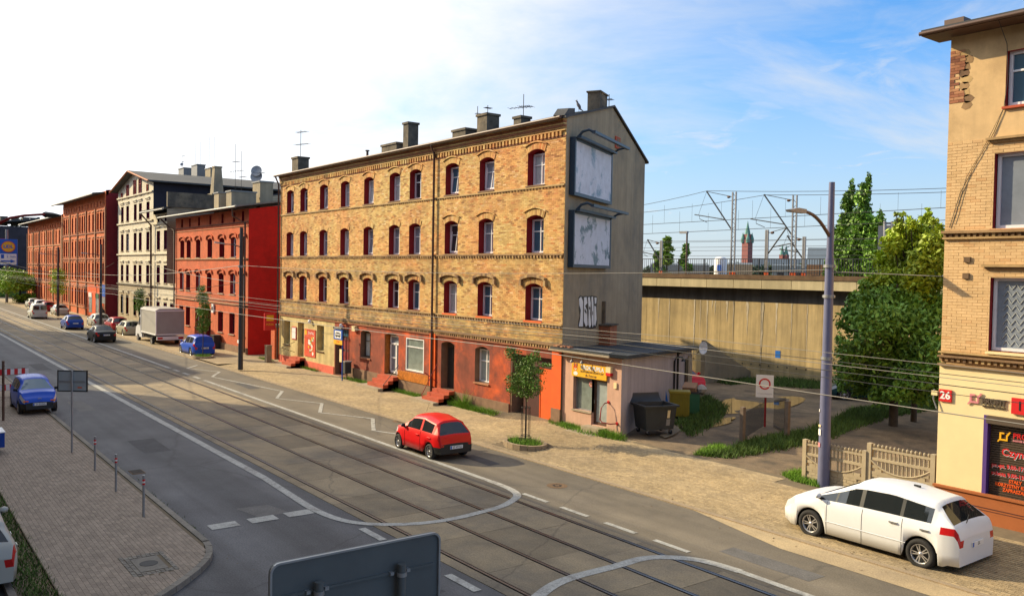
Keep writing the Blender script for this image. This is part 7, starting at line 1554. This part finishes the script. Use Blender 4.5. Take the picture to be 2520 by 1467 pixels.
bush(50,695,20.5,4.2,2.6,6000,'leaf_bright','bright yellow-green bush at the far left behind the parked cars',.22); bush(25,672,24,6,2.4,4000,'leaf_mid','darker bush just above the bright one at the far left',.3); bush(75,735,22,3,1.2,2500,'leaf_bright','low green hedge below the bright bush at the far left',.22)
bush(15,735,22,5,1.0,2000,'leaf_dark','low dark hedge at the left edge beside the far pavement',.25)
c=FY(42,553,30); t=T('roof_tree','small tree rising above the dark house at the far left','tree',(-205,30,0)); b=MB(); b.tube([(-215,30.5,0),(-215,30.5,17)],.3,'bark',6); b.build('trunk',t); p=FX(42,560,-215); leaves('crown',[(p.x,p.y,p.z,1.4,1.4,2.2),(p.x,p.y-.8,p.z-2,2.,2.,2.)],1200,.3,'leaf_dark',t)
# the big tree behind the fence
def tree(name,label,x,y,h,blobs,n,leaf,sz=.14,cat='tree',trunk=.16,shell=.35,lean=(0,0)):
    t=T(name,label,cat,(x,y,0)); b=MB(); b.tube([(x,y,.1),(x+lean[0]*.3,y,h*.35),(x+lean[0],y+lean[1],h*.8)],[trunk,trunk*.8,trunk*.25],'bark',8)
    for q in blobs[:16]: b.tube([(x+lean[0]*.3,y,h*random.uniform(.25,.5)),(q[0],q[1],q[2])],[trunk*.35,.02],'bark',5)
    b.build('trunk',t); leaves('crown',blobs,n,sz,leaf,t,shell=shell); return t
def blobs_px(L,Y,depth=1.,dz=0): 
    out=[]
    for px,py,r_ in L:
        c=FY(px,py,Y+random.uniform(-depth,depth)); s=r_*c.length/2106*1.05
        out.append((c.x,c.y,c.z,s,s,s*.85))
    return out
dk=blobs_px([(2140,745,36),(2190,740,40),(2240,745,42),(2290,740,36),(2110,790,40),(2160,790,50),(2230,800,55),(2290,790,40),(2100,860,36),(2085,765,13),(2070,800,12),(2066,835,11),(2060,900,13),(2072,955,13),(2100,735,13),(2125,700,14),(2075,870,14),(2150,870,50),(2210,880,55),(2270,870,50),(2320,860,40),(2095,915,30),(2130,930,36),(2190,940,40),(2250,935,40),(2300,930,40),(2115,960,22),(2165,975,24),(2215,965,26),(2265,975,24),(2305,970,26),(2080,870,25),(2075,935,22),(2330,760,40),(2350,900,50),(2110,750,24)],34.5,1.6)
tree('leafy_tree','big dark leafy tree standing left of the corner tenement',FY(2200,980,35).x,35,8,dk,20000,'leaf_dark',.115,trunk=.2,shell=.22)
lm=blobs_px([(2212,545,8),(2222,530,6),(2240,540,8),(2268,538,7),(2284,528,7),(2284,515,4),(2298,545,8),(2312,560,9),(2190,575,9),(2255,560,10),(2205,528,4),(2200,600,26),(2235,590,30),(2275,575,26),(2300,600,30),(2180,640,26),(2230,640,36),(2280,640,36),(2215,560,15),(2285,545,14),(2245,550,12),(2320,640,30),(2190,690,30),(2250,690,34),(2290,690,30),(2330,590,24),(2150,700,20),(2130,725,20),(2165,720,26),(2210,730,30),(2270,730,30)],36.0,.8)
tree('yellowing_tree','tall yellow-green tree top above the dark tree',FY(2250,980,37).x,37,11,lm,17000,'leaf_lime',.11,trunk=.14,shell=.2)
for i,(x,y) in enumerate(((2105,985),(2145,975),(2180,985),(2225,970),(2290,975))):
    p=G(x,y,.3); b=MB(); b.tube([(p.x,p.y,.2),(p.x+.1,p.y,2.0),(p.x-.1,p.y,4)],[.07,.06,.04],'bark',6); tag(b.build('sapling_trunk'),'thin bare trunk below the dark tree, %s from the left'%['first','second','third','fourth','fifth'][i],'tree trunk')
# poplars, far
def poplar(px,ptop,pbase,w,D,label,n=9000):
    t=T('poplar',label,'tree',tuple(dist(px,670,D)),'row of poplars'); c=dist(px,pbase,D); tp=dist(px,ptop,D); s=D/2106; bl=[]
    H_=tp.z-c.z
    for k in range(22):
        f=k/21; rr_=w*s*(.25+.75*math.sin(min(1,f*1.25+.12)*math.pi)**.6) if f<.8 else w*s*(1-f)*3.2*.9+.2
        rr_=max(.25,rr_*.5); a=random.uniform(0,6.28); off=w*s*.38*random.random()*(1-f*.6)
        bl.append((c.x+off*math.cos(a)+f*f*.8,c.y+off*math.sin(a),c.z+H_*f,rr_,rr_,H_*.055+rr_*.5))
    b=MB(); b.tube([(c.x,c.y,0),(c.x,c.y,tp.z*.9)],[.4,.05],'bark',6); b.build('trunk',t); leaves('crown',bl,int(n*1.3),.2,'leaf_mid',t,shell=.25,flat=.6)
poplar(2076,458,680,50,100,'left poplar of the group, partly behind the lamp pole'); poplar(2112,443,680,58,98,'tallest poplar, in the middle of the group',12000); poplar(2146,527,680,48,97,'right and shortest poplar of the group',6500)
poplar(2040,600,690,20,104,'low bushy tree at the left foot of the poplars',3000)
for px,py,w,D,lb in ((1642,605,30,110,'conifer-like light green tree behind the railing near the gable'),(1620,640,34,112,'round green tree behind the railing, left of the street lamp'),(1688,622,22,115,'small pointed tree right of the platform lamp')):
    c=dist(px,py,D); s=D/2106; t=T('background_tree',lb,'tree',(c.x,c.y,0),'trees beyond the railway'); b=MB(); b.tube([(c.x,c.y,0),(c.x,c.y,c.z)],[.25,.05],'bark',5); b.build('trunk',t)
    bl=[(c.x+random.uniform(-w,w)*s*(1-k/7)*.7,c.y,c.z-40*s+k*8*s,w*s*.45*(1.1-k/8),w*s*.45,6*s) for k in range(8)]; leaves('crown',bl,2600,.22,'leaf_bright' if 'light' in lb else 'leaf_mid',t,shell=.2)
tl_=MB()
wd=[]
for k in range(60):
    px=1590+k*9.5; c=dist(px,660+random.uniform(-4,6),330); wd.append((c.x,c.y,c.z-2,4.5,4.5,3.0))
o=leaves('distant_wood',wd,9000,.9,'leaf_far',None,'stuff',shell=.3); o['label']='blurred line of distant trees along the horizon'; o['category']='wood'
# scrub and grass
def scatter(poly,n):
    P=[Vector((a,b_,0)) for a,b_ in poly]; x0=min(p.x for p in P);x1=max(p.x for p in P);y0=min(p.y for p in P);y1=max(p.y for p in P); out=[]
    def ins(x,y):
        c=False; j=len(P)-1
        for i in range(len(P)):
            if (P[i].y>y)!=(P[j].y>y) and x<(P[j].x-P[i].x)*(y-P[i].y)/(P[j].y-P[i].y)+P[i].x: c=not c
            j=i
        return c
    while len(out)<n:
        x,y=random.uniform(x0,x1),random.uniform(y0,y1)
        if ins(x,y): out.append((x,y,(yz(x,y) if y>22.9 else hz(x,y))))
    return out
def pxpoly(pts,z=.35): return [tuple(G(a,b_,z)[:2]) for a,b_ in pts]
g=grassy('yard_grass',scatter(pxpoly([(1715,1120),(1790,1110),(1840,1085),(1990,1060),(2100,1010),(2250,985),(2310,985),(2310,1005),(2180,1030),(2050,1075),(1930,1110),(1800,1128)]),16000),'grass_dark',h=.2,sp=.1,w=.02); g['label']='dark rough grass behind the fence'; g['category']='grass'
g=grassy('yard_grass',scatter(pxpoly([(1745,880),(1760,930),(1850,948),(2010,958),(2080,965),(2090,945),(1900,925),(1820,905)]),9000),'grass_dark',h=.22,sp=.1,w=.03); g['label']='dark grass along the foot of the viaduct wall'; g['category']='grass'
g=grassy('yard_grass',scatter(pxpoly([(1660,1050),(1690,1000),(1740,975),(1790,1000),(1770,1040),(1700,1075)]),5000),'grass_dark',h=.2,sp=.08,w=.02); g['label']='weeds round the bins in the yard'; g['category']='grass'
for poly,n,lb in ((((1708,1130),(1745,1135),(1800,1120),(1770,1105),(1735,1115)),1600,'bright grass tuft at the yard entrance'),(((1925,1180),(1950,1195),(2015,1212),(2020,1185),(1975,1172)),2600,'bright green grass at the foot of the big lamp pole'),(((1350,1050),(1420,1075),(1540,1098),(1540,1085),(1440,1065),(1360,1035)),1500,'bright weeds along the pink shop front')):
    pts=scatter(pxpoly(poly,.2),n); g=grassy('grass_tuft',pts,'grass_green',h=.16,sp=.04,w=.012); g['label']=lb; g['category']='grass'
def strip(x0,x1,y,n,lb,h=.18,wdt=.15,m='grass_green'):
    pts=[(x,y+random.uniform(-wdt,wdt),hz(x,y)-.02) for x in [x0+(x1-x0)*random.random() for _ in range(n)]]; g=grassy('grass_tuft',pts,m,h=h,sp=.05,w=.012); g['label']=lb; g['category']='grass'
strip(-46.5,-42.3,22.75,1500,'green weeds along the wall between the litter bin and the steps'); strip(-40.3,-36.8,22.7,1600,'green weeds below the orange tiles'); strip(-34.9,-31,22.7,2200,'green weeds along the wall right of the red steps',h=.25); strip(-52.7,-50.5,22.8,500,'small weeds at the foot of the salmon plinth'); strip(-26.8,-25.9,22.9,500,'weeds at the foot of the pink wall left of the shop step'); strip(-24.3,-23.2,22.75,900,'lush weeds at the pink wall corner',h=.28)
strip(-33.9,-33.5,22.7,220,'tall weed beside the red steps',h=.75,wdt=.08)
strip(-60,-57.6,22.6,400,'weeds in the gap left of the yellow tenement')
pts=[(x,2.7+random.uniform(-.33,.3),.06) for x in np.linspace(-60,-17.6,9000)]; g=grassy('verge_grass',pts,'grass_dark',h=.14,sp=.05,w=.014); g['label']='dark grass strip between the near pavement and the silver car'; g['category']='grass'
pts=[(x,6.5+random.uniform(-.02,.05),.0) for x in np.random.RandomState(3).uniform(-31,-20.8,500)]; g=grassy('kerb_weeds',pts,'grass_dark',h=.06,sp=.05,w=.01); g['label']='tiny weeds along the near kerb'; g['category']='grass'
db=MB(); rq=random.Random(12)
for k in range(420):
    x=rq.uniform(-56,-8); y=rq.uniform(17.4,22.9) if k%3 else rq.gauss(18.8,.12); a=rq.uniform(0,6.28); s=rq.uniform(.012,.05); z=hz(x,y)+.012 if y>18.75 else .012
    db.add([(x+s*math.cos(a),y+s*math.sin(a),z),(x-s*.5*math.sin(a),y+s*.5*math.cos(a),z+.006),(x-s*math.cos(a),y-s*math.sin(a),z),(x+s*.5*math.sin(a),y-s*.5*math.cos(a),z)],[(0,1,2,3)],'debris')
for k in range(260):
    x=rq.uniform(-46,-18); y=rq.gauss(6.62,.10) if k%2 else rq.uniform(3.1,6.2); a=rq.uniform(0,6.28); s=rq.uniform(.01,.035); z=.13 if y<6.3 else .008
    db.add([(x+s*math.cos(a),y+s*math.sin(a),z),(x-s*.5*math.sin(a),y+s*.5*math.cos(a),z+.005),(x-s*math.cos(a),y-s*math.sin(a),z),(x+s*.5*math.sin(a),y-s*.5*math.cos(a),z)],[(0,1,2,3)],'debris')
o=db.build('litter',None,'stuff'); o['label']='scattered dry leaves and litter on pavements and gutters'; o['category']='litter'
# brick gate pier between the houses, bins by the red house
b=MB(); b.box((-59.4,23.2,.05),(-58.7,23.9,2.4),'brick_redhouse'); b.box((-59.5,23.1,2.4),(-58.6,24.0,2.6),'roof_metal'); tag(b.build('brick_pier'),'small brick gate pier in the gap beside the yellow tenement','pier')
p=G(502,855,.1); b=MB(); b.box((-69.0,22.0,.1),(-68.3,22.5,1.15),'plastic_black'); b.box((-69.05,21.95,1.15),(-68.25,22.55,1.22),'plastic_dark'); tag(b.build('black_bin'),'black bin against the red house behind the slim tree','bin')
b=MB(); b.box((-70.6,22.5,2.9),(-70.1,22.6,3.6),'sign_white'); b.box((-70.5,22.48,3.1),(-70.2,22.5,3.4),'sign_black'); tag(b.build('house_plaque'),'small white plaque beside the red house door','plaque')
# person by the far parked cars
def person():
    p=FY(252,775,21.5); me=bpy.data.meshes.new('person'); x,y=p.x,p.y; J=[(0,0,.95),(0,0,1.2),(0,0,1.42),(0,0,1.52),(0,0,1.66),(.11,0,.9),(.13,.02,.5),(.13,-.03,.08),(-.11,0,.9),(-.13,.04,.5),(-.15,.0,.08),(.2,0,1.4),(.27,0,1.12),(.28,.08,.88),(-.2,0,1.4),(-.27,0,1.12),(-.28,.1,.9),(.13,.12,.04),(-.15,.14,.04)]
    E_=[(0,1),(1,2),(2,3),(3,4),(0,5),(5,6),(6,7),(0,8),(8,9),(9,10),(2,11),(11,12),(12,13),(2,14),(14,15),(15,16),(7,17),(10,18)]
    me.from_pydata([(a,b_,c+.12) for a,b_,c in J],E_,[]); o=bpy.data.objects.new('person',me); COL.objects.link(o); md=o.modifiers.new('s','SKIN'); 
    R_=[.15,.15,.16,.06,.105,.09,.065,.045,.09,.065,.045,.07,.05,.035,.07,.05,.035,.04,.04]
    for i,v in enumerate(me.skin_vertices[0].data): v.radius=(R_[i],R_[i]*.85); v.use_root=(i==0)
    o.modifiers.new('u','SUBSURF').levels=1; o.modifiers['u'].render_levels=1; me.materials.append(M('cloth_dark')); o.location=(x,y,0); o.rotation_euler=(0,0,.6); tag(o,'person in dark clothes walking behind the parked cars','person')
    h=MB(); h.lathe([(0,1.60),(.09,1.63),(.11,1.72),(.1,1.82),(.05,1.88),(0,1.895)],'skin',lambda a,b_,z:Vector((a,b_,z+.05)),12); h.build('head',o); 
person()
# ------------------------------------------------------------ houses of the near side, behind the viewer: they stand where the street's shade comes from
def back(label,x0,x1,z,top=None,y0=-3.):
    t=T('near_side_house',label,'building',((x0+x1)/2,y0-6,0),'houses on the near side of the street'); b=MB(); b.box((x0,y0-12,0),(x1,y0,z),'far_wall_tan'); b.build('wall',t)
    b=MB(); b.prism([(x0-.0,y0+.3,z),(x0-.0,y0-6,z+2.2),(x0-.0,y0-12.3,z)],(x1-x0,0,0),'roof_felt'); b.build('roof',t)
    n=max(1,int((x1-x0)/3))
    for i in range(n):
        for k in range(int(z/3.2)): 
            b=MB(); u=x0+(x1-x0)*(i+.5)/n; b.box((u-.55,y0,1.2+k*3.2),(u+.55,y0+.03,2.9+k*3.2),'glass_dark'); b.build('window',t)
back('tall near-side house opposite the yellow tenement, outside the view',-71.5,30,18.9); back('low near-side shed that lets the sun through, outside the view',-88,-71.6,11.6); back('tall near-side house opposite the white house, outside the view',-126,-88.5,20.2); back('near-side house opposite the orange houses, outside the view',-230,-126.2,16.2)
